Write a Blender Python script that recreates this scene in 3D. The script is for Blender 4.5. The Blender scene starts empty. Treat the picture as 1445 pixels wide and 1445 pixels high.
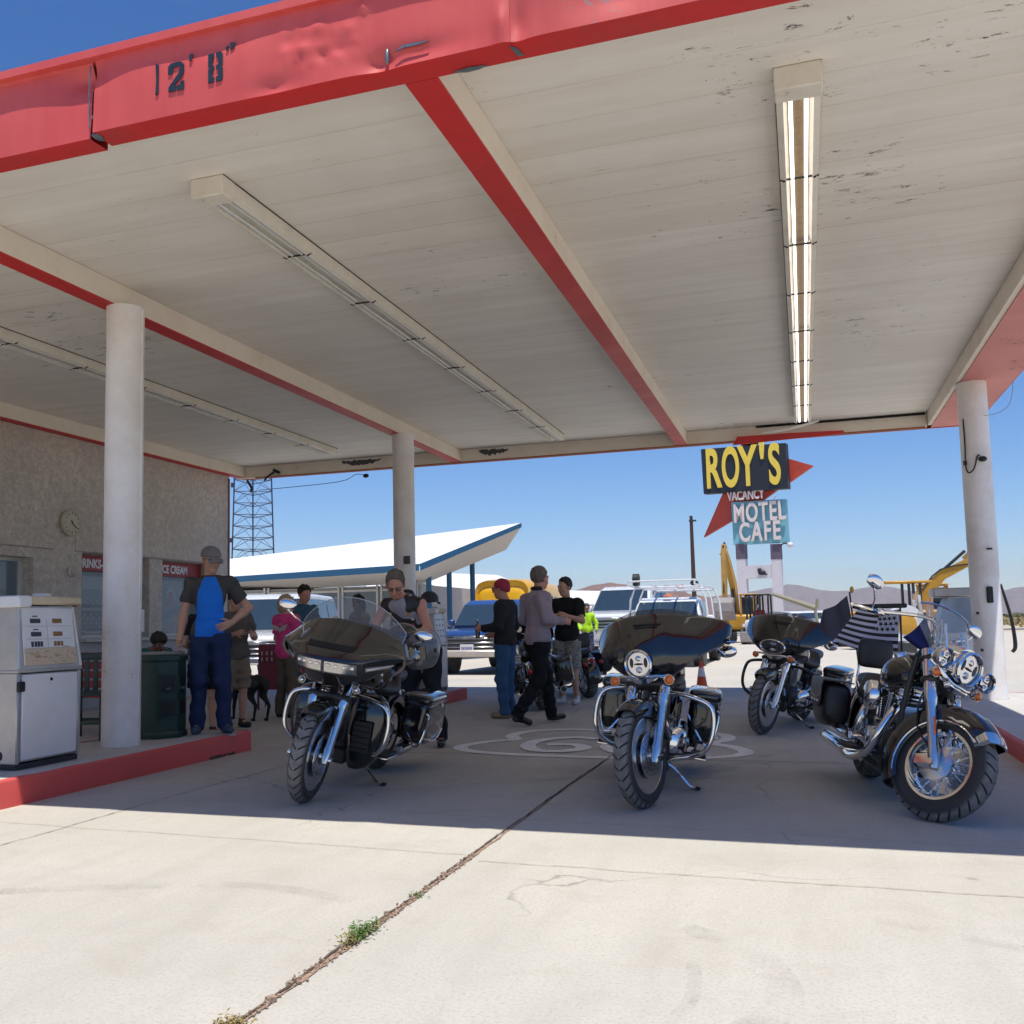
import bpy, bmesh, math, random
import numpy as np
from mathutils import Vector, Matrix, Euler
random.seed(66); RNG = np.random.RandomState(66)
R = math.radians
sc = bpy.context.scene
COL = sc.collection
# ------------------------------------------------------------------ camera
EYE = Vector((0, 0, 1.18))
cd = bpy.data.cameras.new('camera'); cam = bpy.data.objects.new('camera', cd); COL.objects.link(cam)
sc.camera = cam
def cam_matrix(yaw, pitch, roll):
    ya, pi, ro = R(yaw), R(pitch), R(roll)
    fw = Vector((-math.sin(ya)*math.cos(pi), math.cos(ya)*math.cos(pi), math.sin(pi)))
    rt = Vector((math.cos(ya), math.sin(ya), 0)); up = rt.cross(fw)
    r2 = rt*math.cos(ro)+up*math.sin(ro); u2 = -rt*math.sin(ro)+up*math.cos(ro)
    m = Matrix((r2, u2, -fw)).transposed().to_4x4(); m.translation = EYE
    return m
cam.matrix_world = cam_matrix(19.131, 5.283, -1.112)
cd.sensor_width = 36; cd.lens = 36*1399.96/1445
cd.shift_x = 0.5-645.88/1445; cd.shift_y = 752.2/1445-0.5
cd.clip_start = 0.05; cd.clip_end = 60000
# ------------------------------------------------------------------ light
SUNV = Vector((0.14, -0.25, 1.0)).normalized()
w = bpy.data.worlds.new('World'); sc.world = w; w.use_nodes = True
nt = w.node_tree; bg = nt.nodes['Background']
sky = nt.nodes.new('ShaderNodeTexSky'); sky.sky_type = 'NISHITA'; sky.sun_disc = False
sky.sun_elevation = math.asin(SUNV.z); sky.sun_rotation = math.atan2(SUNV.x, SUNV.y)
sky.altitude = 200; sky.air_density = 1.0; sky.dust_density = 0.0; sky.ozone_density = 4.0
hs = nt.nodes.new('ShaderNodeHueSaturation'); hs.inputs['Saturation'].default_value = 1.22; nt.links.new(sky.outputs[0], hs.inputs['Color'])
gm = nt.nodes.new('ShaderNodeMix'); gm.data_type = 'RGBA'; gm.blend_type = 'MULTIPLY'; gm.inputs[0].default_value = 1; gm.inputs[7].default_value = (.86, .90, 1.06, 1); nt.links.new(hs.outputs[0], gm.inputs[6]); nt.links.new(gm.outputs[2], bg.inputs[0]); bg.inputs[1].default_value = 0.051
sd = bpy.data.lights.new('sun', 'SUN'); sun = bpy.data.objects.new('sun', sd); COL.objects.link(sun)
sd.energy = 2.05; sd.angle = R(0.53); sd.color = (1.0, 0.955, 0.87)
sun.rotation_euler = (-SUNV).to_track_quat('-Z', 'Y').to_euler()
sc.view_settings.view_transform = 'Standard'; sc.view_settings.look = 'None'
sc.view_settings.exposure = 1.33; sc.view_settings.gamma = 1.0
sc.cycles.max_bounces = 8; sc.cycles.diffuse_bounces = 7; sc.cycles.glossy_bounces = 4
sc.cycles.transparent_max_bounces = 12; sc.cycles.caustics_reflective = False; sc.cycles.caustics_refractive = False
# ------------------------------------------------------------------ materials
MATS = {}
class NT:
    def __init__(s, name):
        s.m = bpy.data.materials.new(name); s.m.use_nodes = True; s.t = s.m.node_tree
        s.b = s.t.nodes['Principled BSDF']; s.tc = None
    def n(s, ty, **kw):
        x = s.t.nodes.new(ty)
        for k, v in kw.items():
            if k in x.inputs: x.inputs[k].default_value = v
            else: setattr(x, k, v)
        return x
    def l(s, a, b): s.t.links.new(a, b)
    def coord(s, kind='Object', scale=(1, 1, 1)):
        if not s.tc: s.tc = s.n('ShaderNodeTexCoord')
        mp = s.n('ShaderNodeMapping'); mp.inputs['Scale'].default_value = scale
        s.l(s.tc.outputs[kind], mp.inputs[0]); return mp.outputs[0]
    def noise(s, scale, detail=4, rough=.6, vec=None, dist=0):
        x = s.n('ShaderNodeTexNoise'); x.inputs['Scale'].default_value = scale; x.inputs['Detail'].default_value = detail
        x.inputs['Roughness'].default_value = rough; x.inputs['Distortion'].default_value = dist
        s.l(vec if vec else s.coord(), x.inputs['Vector']); return x.outputs[0]
    def ramp(s, f, stops):
        x = s.n('ShaderNodeValToRGB'); e = x.color_ramp.elements
        while len(e) < len(stops): e.new(.5)
        for i, (p, c) in enumerate(stops):
            e[i].position = p; e[i].color = (c, c, c, 1) if isinstance(c, (int, float)) else (*c, 1)
        s.l(f, x.inputs[0]); return x.outputs[0]
    def mix(s, f, a, b, mode='MIX'):
        x = s.n('ShaderNodeMix'); x.data_type = 'RGBA'; x.blend_type = mode
        for i, v in ((0, f), (6, a), (7, b)):
            if isinstance(v, (int, float)): x.inputs[i].default_value = v
            elif isinstance(v, tuple): x.inputs[i].default_value = (*v, 1)
            else: s.l(v, x.inputs[i])
        return x.outputs[2]
    def math(s, op, a, b=0, c=0):
        x = s.n('ShaderNodeMath'); x.operation = op
        for i, v in enumerate((a, b, c)):
            if isinstance(v, (int, float)): x.inputs[i].default_value = v
            else: s.l(v, x.inputs[i])
        return x.outputs[0]
    def bump(s, h, strength=.3, dist=.01):
        x = s.n('ShaderNodeBump'); x.inputs['Strength'].default_value = strength; x.inputs['Distance'].default_value = dist
        s.l(h, x.inputs['Height']); s.l(x.outputs[0], s.b.inputs['Normal'])
    def base(s, c):
        if isinstance(c, tuple): s.b.inputs['Base Color'].default_value = (*c, 1)
        else: s.l(c, s.b.inputs['Base Color'])
    def rough(s, r):
        if isinstance(r, (int, float)): s.b.inputs['Roughness'].default_value = r
        else: s.l(r, s.b.inputs['Roughness'])
def dk(c, f): return tuple(min(1, x*f) for x in c)
def paint(name, c, rough=.5, metal=0, var=.12, scale=6, coat=0, bump=0, spec=None, bscale=60):
    """paint / cloth / metal with mild procedural unevenness"""
    if name in MATS: return MATS[name]
    t = NT(name); n = t.noise(scale, 5, .65)
    t.base(t.mix(n, dk(c, 1-var*1.6), dk(c, 1+var*1.3)))
    t.rough(t.ramp(n, [(.3, max(0, rough-.05)), (.75, min(1, rough+.08))]))
    t.b.inputs['Metallic'].default_value = metal
    if coat: t.b.inputs['Coat Weight'].default_value = coat; t.b.inputs['Coat Roughness'].default_value = .03
    if spec is not None: t.b.inputs['Specular IOR Level'].default_value = spec
    if bump: t.bump(t.noise(bscale, 3, .6), bump, .004)
    MATS[name] = t.m; return t.m
def glass(name, c=(.8, .85, .88), alpha=.25, rough=.02):
    if name in MATS: return MATS[name]
    m = bpy.data.materials.new(name); m.use_nodes = True; t = m.node_tree; b = t.nodes['Principled BSDF']
    b.inputs['Base Color'].default_value = (*c, 1); b.inputs['Roughness'].default_value = rough; b.inputs['Alpha'].default_value = alpha
    b.inputs['Specular IOR Level'].default_value = .9
    MATS[name] = m; return m
def emit(name, c, st, base=(.8, .8, .8)):
    m = bpy.data.materials.new(name); m.use_nodes = True; b = m.node_tree.nodes['Principled BSDF']
    b.inputs['Base Color'].default_value = (*base, 1); b.inputs['Emission Color'].default_value = (*c, 1); b.inputs['Emission Strength'].default_value = st
    MATS[name] = m; return m
def worn(name, c, under=(.25, .22, .2), amt=.5, rough=.5, dirt=(.3, .25, .2), dirt_amt=.3, scale=3, coat=0, metal=0):
    """paint with chips showing the under layer and soft dirt of its own shape"""
    if name in MATS: return MATS[name]
    t = NT(name); big = t.noise(scale, 6, .7); sm = t.noise(scale*14, 6, .75, dist=.4)
    c1 = t.mix(t.ramp(big, [(.4, 0.0), (.8, dirt_amt)]), c, dirt)
    msk = t.math('MULTIPLY', sm, big)
    chip = t.ramp(msk, [(.42-.1*amt, 0.0), (.44-.1*amt, 1.0)])
    t.base(t.mix(chip, c1, under)); t.rough(t.ramp(big, [(.3, rough-.06), (.7, rough+.12)]))
    t.b.inputs['Metallic'].default_value = metal
    if coat: t.b.inputs['Coat Weight'].default_value = coat
    t.bump(t.mix(.5, big, chip), .12, .01)
    MATS[name] = t.m; return t.m
# ------------------------------------------------------------------ mesh builder
def V(*a): return Vector(a)
def frame(ax):
    ax = Vector(ax).normalized(); h = Vector((0, 0, 1)) if abs(ax.z) < .9 else Vector((1, 0, 0))
    u = h.cross(ax).normalized(); return u, ax.cross(u), ax
class M:
    def __init__(s): s.v = []; s.f = []; s.mi = []; s.uv = {}; s.cur = 0; s.mats = []
    def mat(s, m):
        if m not in s.mats: s.mats.append(m)
        s.cur = s.mats.index(m); return s
    def add(s, vs, fs):
        o = len(s.v); s.v += [tuple(x) for x in vs]
        for f in fs: s.f.append([i+o for i in f]); s.mi.append(s.cur)
        return o
    def box(s, c, d, rot=None, bev=0.0, taper=None):
        hx, hy, hz = d[0]/2, d[1]/2, d[2]/2; bev = min(bev, hx*.95, hy*.95, hz*.95)
        vs = []; idx = {}
        for sx in (-1, 1):
            for sy in (-1, 1):
                for sz in (-1, 1):
                    for ax in range(3):
                        p = [sx*(hx-bev), sy*(hy-bev), sz*(hz-bev)]; p[ax] += (sx, sy, sz)[ax]*bev
                        if taper and sz > 0: p[0] *= taper; p[1] *= taper
                        idx[(sx, sy, sz, ax)] = len(vs); vs.append(Vector(p))
        fs = []
        if bev <= 0:
            vs = []; k = {}
            for sx in (-1, 1):
                for sy in (-1, 1):
                    for sz in (-1, 1):
                        t_ = taper if (taper and sz > 0) else 1
                        k[(sx, sy, sz)] = len(vs); vs.append(Vector((sx*hx*t_, sy*hy*t_, sz*hz)))
            q = lambda *a: fs.append([k[x] for x in a])
            q((-1, -1, -1), (-1, 1, -1), (1, 1, -1), (1, -1, -1)); q((-1, -1, 1), (1, -1, 1), (1, 1, 1), (-1, 1, 1))
            q((-1, -1, -1), (1, -1, -1), (1, -1, 1), (-1, -1, 1)); q((-1, 1, -1), (-1, 1, 1), (1, 1, 1), (1, 1, -1))
            q((-1, -1, -1), (-1, -1, 1), (-1, 1, 1), (-1, 1, -1)); q((1, -1, -1), (1, 1, -1), (1, 1, 1), (1, -1, 1))
        else:
            for ax in range(3):
                o = [i for i in range(3) if i != ax]
                for sg in (-1, 1):
                    lp = []
                    for a, b in ((-1, -1), (1, -1), (1, 1), (-1, 1)):
                        k = [0, 0, 0]; k[ax] = sg; k[o[0]] = a; k[o[1]] = b; lp.append(idx[(*k, ax)])
                    fs.append(lp)
            for ax in range(3):
                o = [i for i in range(3) if i != ax]
                for a in (-1, 1):
                    for b in (-1, 1):
                        k0 = [0]*3; k1 = [0]*3; k0[ax] = -1; k1[ax] = 1
                        for k in (k0, k1): k[o[0]] = a; k[o[1]] = b
                        fs.append([idx[(*k0, o[0])], idx[(*k1, o[0])], idx[(*k1, o[1])], idx[(*k0, o[1])]])
            for sx in (-1, 1):
                for sy in (-1, 1):
                    for sz in (-1, 1): fs.append([idx[(sx, sy, sz, a)] for a in range(3)])
        if rot is not None:
            rm = rot if isinstance(rot, Matrix) else Euler(rot).to_matrix()
            vs = [rm @ x for x in vs]
        s.add([x+Vector(c) for x in vs], fs); return s
    def loft(s, rings, closed=True, cap=True):
        n = len(rings[0]); vs = [p for r in rings for p in r]; fs = []
        for i in range(len(rings)-1):
            for j in range(n if closed else n-1):
                a = i*n+j; b = i*n+(j+1) % n; fs.append([a, b, b+n, a+n])
        if cap and closed:
            fs.append(list(range(n))[::-1]); fs.append([(len(rings)-1)*n+j for j in range(n)])
        s.add(vs, fs); return s
    def tube(s, pts, r, n=8, closed=False, smooth=0, flat=1.0):
        pts = [Vector(p) for p in pts]
        if smooth: pts, r = cr(pts, smooth, closed, r)
        rs = r if isinstance(r, (list, tuple)) else [r]*len(pts)
        rings = []; u = None; N = len(pts)
        for i, p in enumerate(pts):
            if closed: t = pts[(i+1) % N]-pts[i-1]
            else: t = pts[min(i+1, N-1)]-pts[max(i-1, 0)]
            if t.length < 1e-9: t = Vector((0, 0, 1))
            t.normalize()
            if u is None: u, _, _ = frame(t)
            u = u-t*u.dot(t)
            if u.length < 1e-6: u, _, _ = frame(t)
            u.normalize(); vv = t.cross(u)
            rings.append([p+(u*math.cos(2*math.pi*k/n)+vv*math.sin(2*math.pi*k/n)*flat)*rs[i] for k in range(n)])
        if closed: rings.append(rings[0])
        s.loft(rings, True, not closed); return s
    def cyl(s, a, b, r1, r2=None, n=16):
        return s.tube([a, b], [r1, r1 if r2 is None else r2], n)
    def lathe(s, prof, o, ax, n=24, uv=False, a0=0, a1=360):
        """prof: (radius, height along ax)"""
        u, v, w_ = frame(ax); o = Vector(o); full = abs(a1-a0) >= 359.9
        m = n if full else n+1; rings = []
        for r, h in prof:
            rings.append([o+w_*h+(u*math.cos(R(a0+(a1-a0)*k/n))+v*math.sin(R(a0+(a1-a0)*k/n)))*r for k in range(m)])
        s.loft(rings, full, full and prof[0][0] > 1e-6 and prof[-1] != prof[0]); return s
    def sph(s, c, r, n=12, m=8, rot=None):
        if isinstance(r, (int, float)): r = (r, r, r)
        rings = []
        for i in range(m+1):
            th = math.pi*i/m; th = min(max(th, .02), math.pi-.02)
            ring = []
            for k in range(n):
                p = Vector((r[0]*math.sin(th)*math.cos(2*math.pi*k/n), r[1]*math.sin(th)*math.sin(2*math.pi*k/n), r[2]*math.cos(th)))
                if rot is not None: p = Euler(rot).to_matrix() @ p
                ring.append(p+Vector(c))
            rings.append(ring)
        s.loft(rings, True, True); return s
    def prism(s, poly, o, u, v, th):
        """flat polygon in plane (o,u,v), thickness th along u x v"""
        o, u, v = Vector(o), Vector(u), Vector(v); w_ = u.cross(v).normalized()
        a = [o+u*x+v*y for x, y in poly]; b = [p+w_*th for p in a]; n = len(a)
        s.add(a+b, [list(range(n))[::-1], [n+i for i in range(n)]]+[[i, (i+1) % n, n+(i+1) % n, n+i] for i in range(n)]); return s
    def shell(s, fn, nu, nv, off, closed_u=False):
        """double-skinned surface: fn(u,v)->point for u,v in 0..1; off = thickness vector or function"""
        A = [[Vector(fn(i/nu, j/nv)) for j in range(nv+1)] for i in range(nu+1)]
        B = [[p+(Vector(off(i/nu, j/nv)) if callable(off) else Vector(off)) for j, p in enumerate(row)] for i, row in enumerate(A)]
        W = nv+1; vs = [p for r in A for p in r]+[p for r in B for p in r]; o = (nu+1)*W; fs = []
        for i in range(nu):
            for j in range(nv):
                a = i*W+j; fs.append([a, a+1, a+W+1, a+W]); fs.append([o+a, o+a+W, o+a+W+1, o+a+1])
        for i in range(nu):
            for j in (0, nv):
                a = i*W+j; q = [a, a+W, o+a+W, o+a]; fs.append(q if j == 0 else q[::-1])
        if not closed_u:
            for j in range(nv):
                for i in (0, nu):
                    a = i*W+j; q = [a, o+a, o+a+1, a+1]; fs.append(q if i == 0 else q[::-1])
        s.add(vs, fs); return s
    def xf(s, mtx, start=0):
        for i in range(start, len(s.v)): s.v[i] = tuple(mtx @ Vector(s.v[i]))
        return s
    def mirror_y(s, start=0, fstart=0):
        n = len(s.v); s.v += [(x, -y, z) for x, y, z in s.v[start:n]]
        fn = len(s.f)
        for k in range(fstart, fn): s.f.append([i-start+n for i in s.f[k]][::-1]); s.mi.append(s.mi[k])
        return s
    def build(s, name, parent=None, mat=None, ang=38, loc=None, sub=0, normals=True):
        me = bpy.data.meshes.new(name)
        me.from_pydata(s.v, [], s.f)
        for m in (s.mats if s.mats else [mat]): me.materials.append(m)
        if s.mats: me.polygons.foreach_set('material_index', s.mi)
        me.polygons.foreach_set('use_smooth', [True]*len(me.polygons))
        if normals:
            bm = bmesh.new(); bm.from_mesh(me); bmesh.ops.recalc_face_normals(bm, faces=bm.faces); bm.to_mesh(me); bm.free()
        if ang < 179: me.set_sharp_from_angle(angle=R(ang))
        me.update()
        o = bpy.data.objects.new(name, me); COL.objects.link(o)
        if loc is not None: o.location = loc
        if parent: o.parent = parent
        return o
def cr(pts, k, closed=False, r=None):
    """Catmull-Rom through pts, k steps per span"""
    N = len(pts); out = []; ro = []
    g = (lambda i: pts[i % N]) if closed else (lambda i: pts[min(max(i, 0), N-1)])
    rl = isinstance(r, (list, tuple)); gr = (lambda i: r[i % N] if closed else r[min(max(i, 0), N-1)]) if rl else None
    for i in range(N if closed else N-1):
        for j in range(k):
            t = j/k; a, b, c, d = g(i-1), g(i), g(i+1), g(i+2)
            out.append(.5*((2*b)+(c-a)*t+(2*a-5*b+4*c-d)*t*t+(3*b-a-3*c+d)*t**3))
            if rl: ro.append(gr(i)*(1-t)+gr(i+1)*t)
    if not closed:
        out.append(pts[-1])
        if rl: ro.append(r[-1])
    return out, (ro if rl else r)
def crv(rows, k):
    """smooth numeric rows (lists of equal length) with Catmull-Rom"""
    P = [np.array(x, float) for x in rows]; N = len(P); out = []
    for i in range(N-1):
        a, b, c, d = P[max(i-1, 0)], P[i], P[i+1], P[min(i+2, N-1)]
        for j in range(k):
            t = j/k; out.append(.5*((2*b)+(c-a)*t+(2*a-5*b+4*c-d)*t*t+(3*b-a-3*c+d)*t**3))
    out.append(P[-1]); return out
def sellipse(c, w_, h, e, n=20, plane='yz', tw=0.0):
    """super-ellipse ring, half sizes w_,h, exponent e"""
    out = []
    for k in range(n):
        a = 2*math.pi*k/n; ca, sa = math.cos(a), math.sin(a)
        p = w_*math.copysign(abs(ca)**(2/e), ca); q = h*math.copysign(abs(sa)**(2/e), sa)
        p *= 1+tw*(q/h if h else 0)
        out.append(Vector(c)+(Vector((0, p, q)) if plane == 'yz' else Vector((p, q, 0)) if plane == 'xy' else Vector((p, 0, q))))
    return out
def tag(o, label=None, cat=None, group=None, kind=None):
    if label: o['label'] = label
    if cat: o['category'] = cat
    if group: o['group'] = group
    if kind: o['kind'] = kind
    return o
def thing(name, label, cat, loc=(0, 0, 0), rot=(0, 0, 0), group=None):
    o = bpy.data.objects.new(name, None); o.empty_display_size = .2; COL.objects.link(o)
    o.location = loc; o.rotation_euler = rot; return tag(o, label, cat, group)
def copy_tree(o, parent=None):
    c = o.copy(); COL.objects.link(c); c.parent = parent
    for ch in list(o.children): copy_tree(ch, c)
    return c
FONT = None
def text(body, name, size, mat, parent=None, loc=(0, 0, 0), rot=None, depth=.004, align='CENTER', sx=1.0, bold=0.0, spacing=1.0, extra=None):
    """lettering as a mesh; rot = Matrix whose columns are right, up, out"""
    cu = bpy.data.curves.new(name, 'FONT'); cu.body = body; cu.size = size; cu.extrude = depth; cu.offset = bold
    cu.align_x = align; cu.align_y = 'CENTER'; cu.space_character = spacing
    ob = bpy.data.objects.new(name, cu); COL.objects.link(ob)
    dg = bpy.context.evaluated_depsgraph_get(); me = bpy.data.meshes.new_from_object(ob.evaluated_get(dg))
    bpy.data.objects.remove(ob); me.name = name
    rm = (rot if rot is not None else Matrix.Identity(3)).to_4x4()
    me.transform(Matrix.Translation(loc) @ rm @ Matrix.Diagonal((sx, 1, 1, 1)))
    me.materials.clear(); me.materials.append(mat)
    o = bpy.data.objects.new(name, me); COL.objects.link(o)
    if parent: o.parent = parent
    return o
def axes(right, up): 
    r_, u_ = Vector(right).normalized(), Vector(up).normalized(); return Matrix((r_, u_, r_.cross(u_))).transposed()
def at(px, py, z=None, y=None, x=None):
    """the point of the world seen at a photograph pixel, on one known plane"""
    m = cam.matrix_world.to_3x3()
    v = -m.col[2]+m.col[0]*((px-645.88)/1399.96)-m.col[1]*((py-752.2)/1399.96)
    t = (z-EYE.z)/v.z if z is not None else (y/v.y if y is not None else x/v.x)
    return EYE+v*t
# ================================================================== ground, sky line
def m_concrete(name, c, stains=.35, scale=1.0, joints=True, bright=1.0):
    t = NT(name); v = t.coord()
    big = t.noise(.45*scale, 6, .6, v, .6); mid = t.noise(2.6*scale, 6, .65, v, .8); fine = t.noise(70*scale, 3, .7, v); sp = t.noise(190*scale, 2, .5, v)
    col = t.mix(t.ramp(big, [(.3, 0.0), (.72, 1.0)]), dk(c, .86), dk(c, 1.08))
    col = t.mix(t.ramp(mid, [(.5, 0.0), (.8, stains)]), col, (c[0]*.66, c[1]*.6, c[2]*.52))
    # drifts of pale dust and darker worn streaks along the lanes
    sv = t.coord('Object', (3.2, .35, 1)); st = t.noise(1.3, 5, .6, sv, .3)
    col = t.mix(t.ramp(st, [(.5, 0.0), (.78, .42)]), col, dk(c, .72))
    col = t.mix(t.ramp(st, [(.22, .35), (.42, 0.0)]), col, dk(c, 1.18))
    col = t.mix(t.ramp(fine, [(.36, .55), (.5, 0.0)]), col, dk(c, .66)); col = t.mix(t.ramp(sp, [(.30, .6), (.40, 0.0)]), col, dk(c, .6)); m2 = t.noise(9*scale, 6, .7, v, .5); col = t.mix(t.ramp(m2, [(.5, 0.0), (.72, .35)]), col, dk(c, .8))
    # small dark spots (oil, gum)
    vo = t.n('ShaderNodeTexVoronoi', Scale=1.15); vo.feature = 'F1'; t.l(v, vo.inputs['Vector'])
    col = t.mix(t.ramp(t.math('ADD', vo.outputs['Distance'], t.math('MULTIPLY', t.noise(16, 3, .6, v), .05)), [(.052, .5), (.075, 0.0)]), col, dk(c, .3))
    vo2 = t.n('ShaderNodeTexVoronoi', Scale=.42); t.l(v, vo2.inputs['Vector'])
    col = t.mix(t.ramp(t.math('ADD', vo2.outputs['Distance'], t.math('MULTIPLY', t.noise(5, 4, .7, v), .3)), [(.2, .33), (.3, 0.0)]), col, dk(c, .5))
    # hairline cracks
    ve = t.n('ShaderNodeTexVoronoi', Scale=.33); ve.feature = 'DISTANCE_TO_EDGE'
    wv = t.n('ShaderNodeVectorMath'); wv.operation = 'ADD'; nz = t.n('ShaderNodeTexNoise', Scale=1.5, Detail=6.0); t.l(v, nz.inputs['Vector']); t.l(v, wv.inputs[0]); t.l(nz.outputs[1], wv.inputs[1]); t.l(wv.outputs[0], ve.inputs['Vector'])
    crk = t.math('MULTIPLY', t.ramp(ve.outputs['Distance'], [(.0016, 1.0), (.0045, 0.0)]), t.ramp(big, [(.5, 0.0), (.6, .7)]))
    col = t.mix(crk, col, dk(c, .33))
    t.base(col); t.rough(t.ramp(mid, [(.3, .78), (.7, .92)]))
    t.bump(t.mix(.4, fine, t.mix(.5, mid, sp)), .16, .006)
    return t.m
CONC = m_concrete('concrete', (.535, .505, .44))
CONC2 = m_concrete('island_concrete', (.58, .56, .53), .3, 1.4)
t = NT('desert'); v = t.coord('Object'); a = t.noise(.05, 8, .7, v, .5); b = t.noise(1.2, 6, .7, v); c3 = t.noise(9, 3, .7, v)
col = t.mix(t.ramp(a, [(.35, 0.0), (.7, 1.0)]), (.50, .42, .32), (.57, .50, .39))
col = t.mix(t.ramp(b, [(.5, 0.0), (.7, .5)]), col, (.30, .24, .17)); col = t.mix(t.ramp(c3, [(.55, 0.0), (.7, .5)]), col, (.24, .2, .15))
fa = t.noise(.012, 5, .7, t.coord('Object', (.3, 1, 1)), 1); col = t.mix(t.ramp(fa, [(.5, 0.0), (.6, .55)]), col, (.2, .19, .11))
t.base(col); t.rough(.95); t.bump(b, .3, .05); DESERT = t.m
def sheet(name, x0, x1, y0, y1, z, mat, nx=1, ny=1, fn=None):
    m = M(); vs = []
    for i in range(nx+1):
        for j in range(ny+1):
            x = x0+(x1-x0)*i/nx; y = y0+(y1-y0)*j/ny; vs.append((x, y, z+(fn(x, y) if fn else 0)))
    m.add(vs, [[i*(ny+1)+j, (i+1)*(ny+1)+j, (i+1)*(ny+1)+j+1, i*(ny+1)+j+1] for i in range(nx) for j in range(ny)])
    return tag(m.build(name, mat=mat, normals=False), kind='structure')
sheet('ground', -9000, 9000, -3000, 15000, -.012, DESERT)
sheet('forecourt', -16, 14, -8, 20.6, 0.0, CONC)
# a packed gravel lot behind and the two lane highway beyond it
t = NT('gravel'); v = t.coord(); a = t.noise(.35, 5, .6, v); b = t.noise(22, 4, .75, v); col = t.mix(t.ramp(a, [(.3, 0.0), (.7, 1.0)]), (.55, .50, .42), (.62, .57, .49))
col = t.mix(t.ramp(b, [(.45, 0.0), (.62, .6)]), col, (.26, .22, .18)); t.base(col); t.rough(.95); t.bump(b, .5, .03); GRAVEL = t.m
sheet('gravel_lot', -60, 60, 20.6, 74, -.004, GRAVEL)
ASPH = m_concrete('asphalt', (.16, .155, .15), .2, 1.5)
sheet('highway', -400, 400, 84, 93, -.004, ASPH)
# joints of the slabs: worn, dirt-filled grooves of uneven width
CR_D = paint('joint_dirt', (.10, .07, .05), .95, var=.5, scale=30); CR_R = paint('joint_rubble', (.38, .25, .17), .95, var=.6, scale=40)
def joint(name, a, b, wfn, mat, step=.04, wob=.004, z=.004, seed=1):
    rg = random.Random(seed); a, b = Vector(a), Vector(b); d = (b-a); L = d.length; d.normalize(); n = Vector((-d.y, d.x, 0)); k = int(L/step); vs = []; off = 0
    for i in range(k+1):
        s_ = L*i/k; off = off*.92+rg.uniform(-wob, wob); w_ = wfn(s_)*rg.uniform(.65, 1.35)/2
        p = a+d*s_+n*off; vs += [p+n*w_+V(0, 0, z), p-n*w_*rg.uniform(.7, 1.3)+V(0, 0, z)]
    m = M(); m.add(vs, [[2*i, 2*i+1, 2*i+3, 2*i+2] for i in range(k)]); return tag(m.build(name, mat=mat, normals=False), kind='structure')
joint('slab_joint', (-1.655, 1.2, 0), (-1.675, 8.6, 0), lambda s_: .026 if s_ < 3 else .016 if s_ < 4.2 else .009, CR_R, seed=3)
joint('slab_joint', (-1.668, 1.2, 0), (-1.685, 18.5, 0), lambda s_: .010 if s_ < 3 else .010, CR_D, z=.008, seed=4)
joint('slab_joint', (-1.6, 4.83, 0), (4.5, 4.72, 0), lambda s_: .0045, CR_R, wob=.006, seed=5)
joint('slab_joint', (-1.7, 4.95, 0), (-6, 5.12, 0), lambda s_: .004, CR_R, wob=.006, seed=15)
joint('slab_joint', (-5.1, 8.75, 0), (1.5, 8.72, 0), lambda s_: .010, CR_D, wob=.006, seed=6)
joint('slab_joint', (-4.32, 3.0, 0), (-4.25, 14, 0), lambda s_: .006, CR_D, wob=.006, seed=7)
joint('slab_joint', (-5, 12.6, 0), (1.5, 12.6, 0), lambda s_: .010, CR_D, wob=.006, seed=8)
joint('slab_joint', (-3.4, 6.0, 0), (1.6, 5.72, 0), lambda s_: .003, CR_D, wob=.012, seed=9)
joint('slab_joint', (-9, 16.2, 0), (4, 16.2, 0), lambda s_: .012, CR_D, wob=.006, seed=10)
# rubble and dry crumbs lying in the joint
m = M(); rg = random.Random(5)
for i in range(420):
    y = rg.uniform(1.6, 5.0); x = -1.66+rg.gauss(0, .012); s_ = rg.uniform(.002, .007)*(1 if rg.random() < .93 else 2.2)
    m.box((x, y, s_*.5+.004), (s_*2, s_*1.5, s_), rot=(rg.uniform(-.4, .4), rg.uniform(-.4, .4), rg.uniform(0, 3)))
tag(m.build('joint_crumbs', mat=paint('crumb', (.36, .26, .19), .95, var=.6, scale=50)), kind='stuff', label='loose crumbs of rust coloured rubble in the open slab joint', cat='rubble')
# painted highway shield on the slab, worn thin
t = NT('road_paint'); n1 = t.noise(5, 6, .75); n2 = t.noise(40, 4, .7)
t.base((.90, .87, .82)); t.rough(.8); t.l(t.math('MULTIPLY', t.ramp(n1, [(.2, .85), (.5, 1.0)]), t.ramp(n2, [(.3, .65), (.55, 1.0)])), t.b.inputs['Alpha']); RPAINT = t.m
def ribbon(m, pts, w_, z=.005, k=6, closed=False):
    P, _ = cr([Vector((*p, 0)) for p in pts], k, closed); vs = []
    for i, p in enumerate(P):
        d = (P[(i+1) % len(P)]-P[i-1]) if closed else (P[min(i+1, len(P)-1)]-P[max(i-1, 0)]); d.normalize(); n = Vector((-d.y, d.x, 0))
        vs += [p+n*w_/2+V(0, 0, z), p-n*w_/2+V(0, 0, z)]
    c = len(P); m.add(vs, [[2*i, 2*i+1, (2*i+3) % (2*c), (2*i+2) % (2*c)] for i in range(c if closed else c-1)])
m = M(); half = [(1.34, 0), (1.30, .5), (1.02, .86), (1.22, 1.28), (1.18, 1.55), (.98, 1.9), (.5, 1.98), (0, 1.86)]
CX, CY = -1.88, 8.92
bot = [(0, -.2), (.55, -.17), (1.1, -.02)]
L_ = [(-x, y) for x, y in reversed(bot)]+[(x, y) for x, y in bot[1:]]
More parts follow.
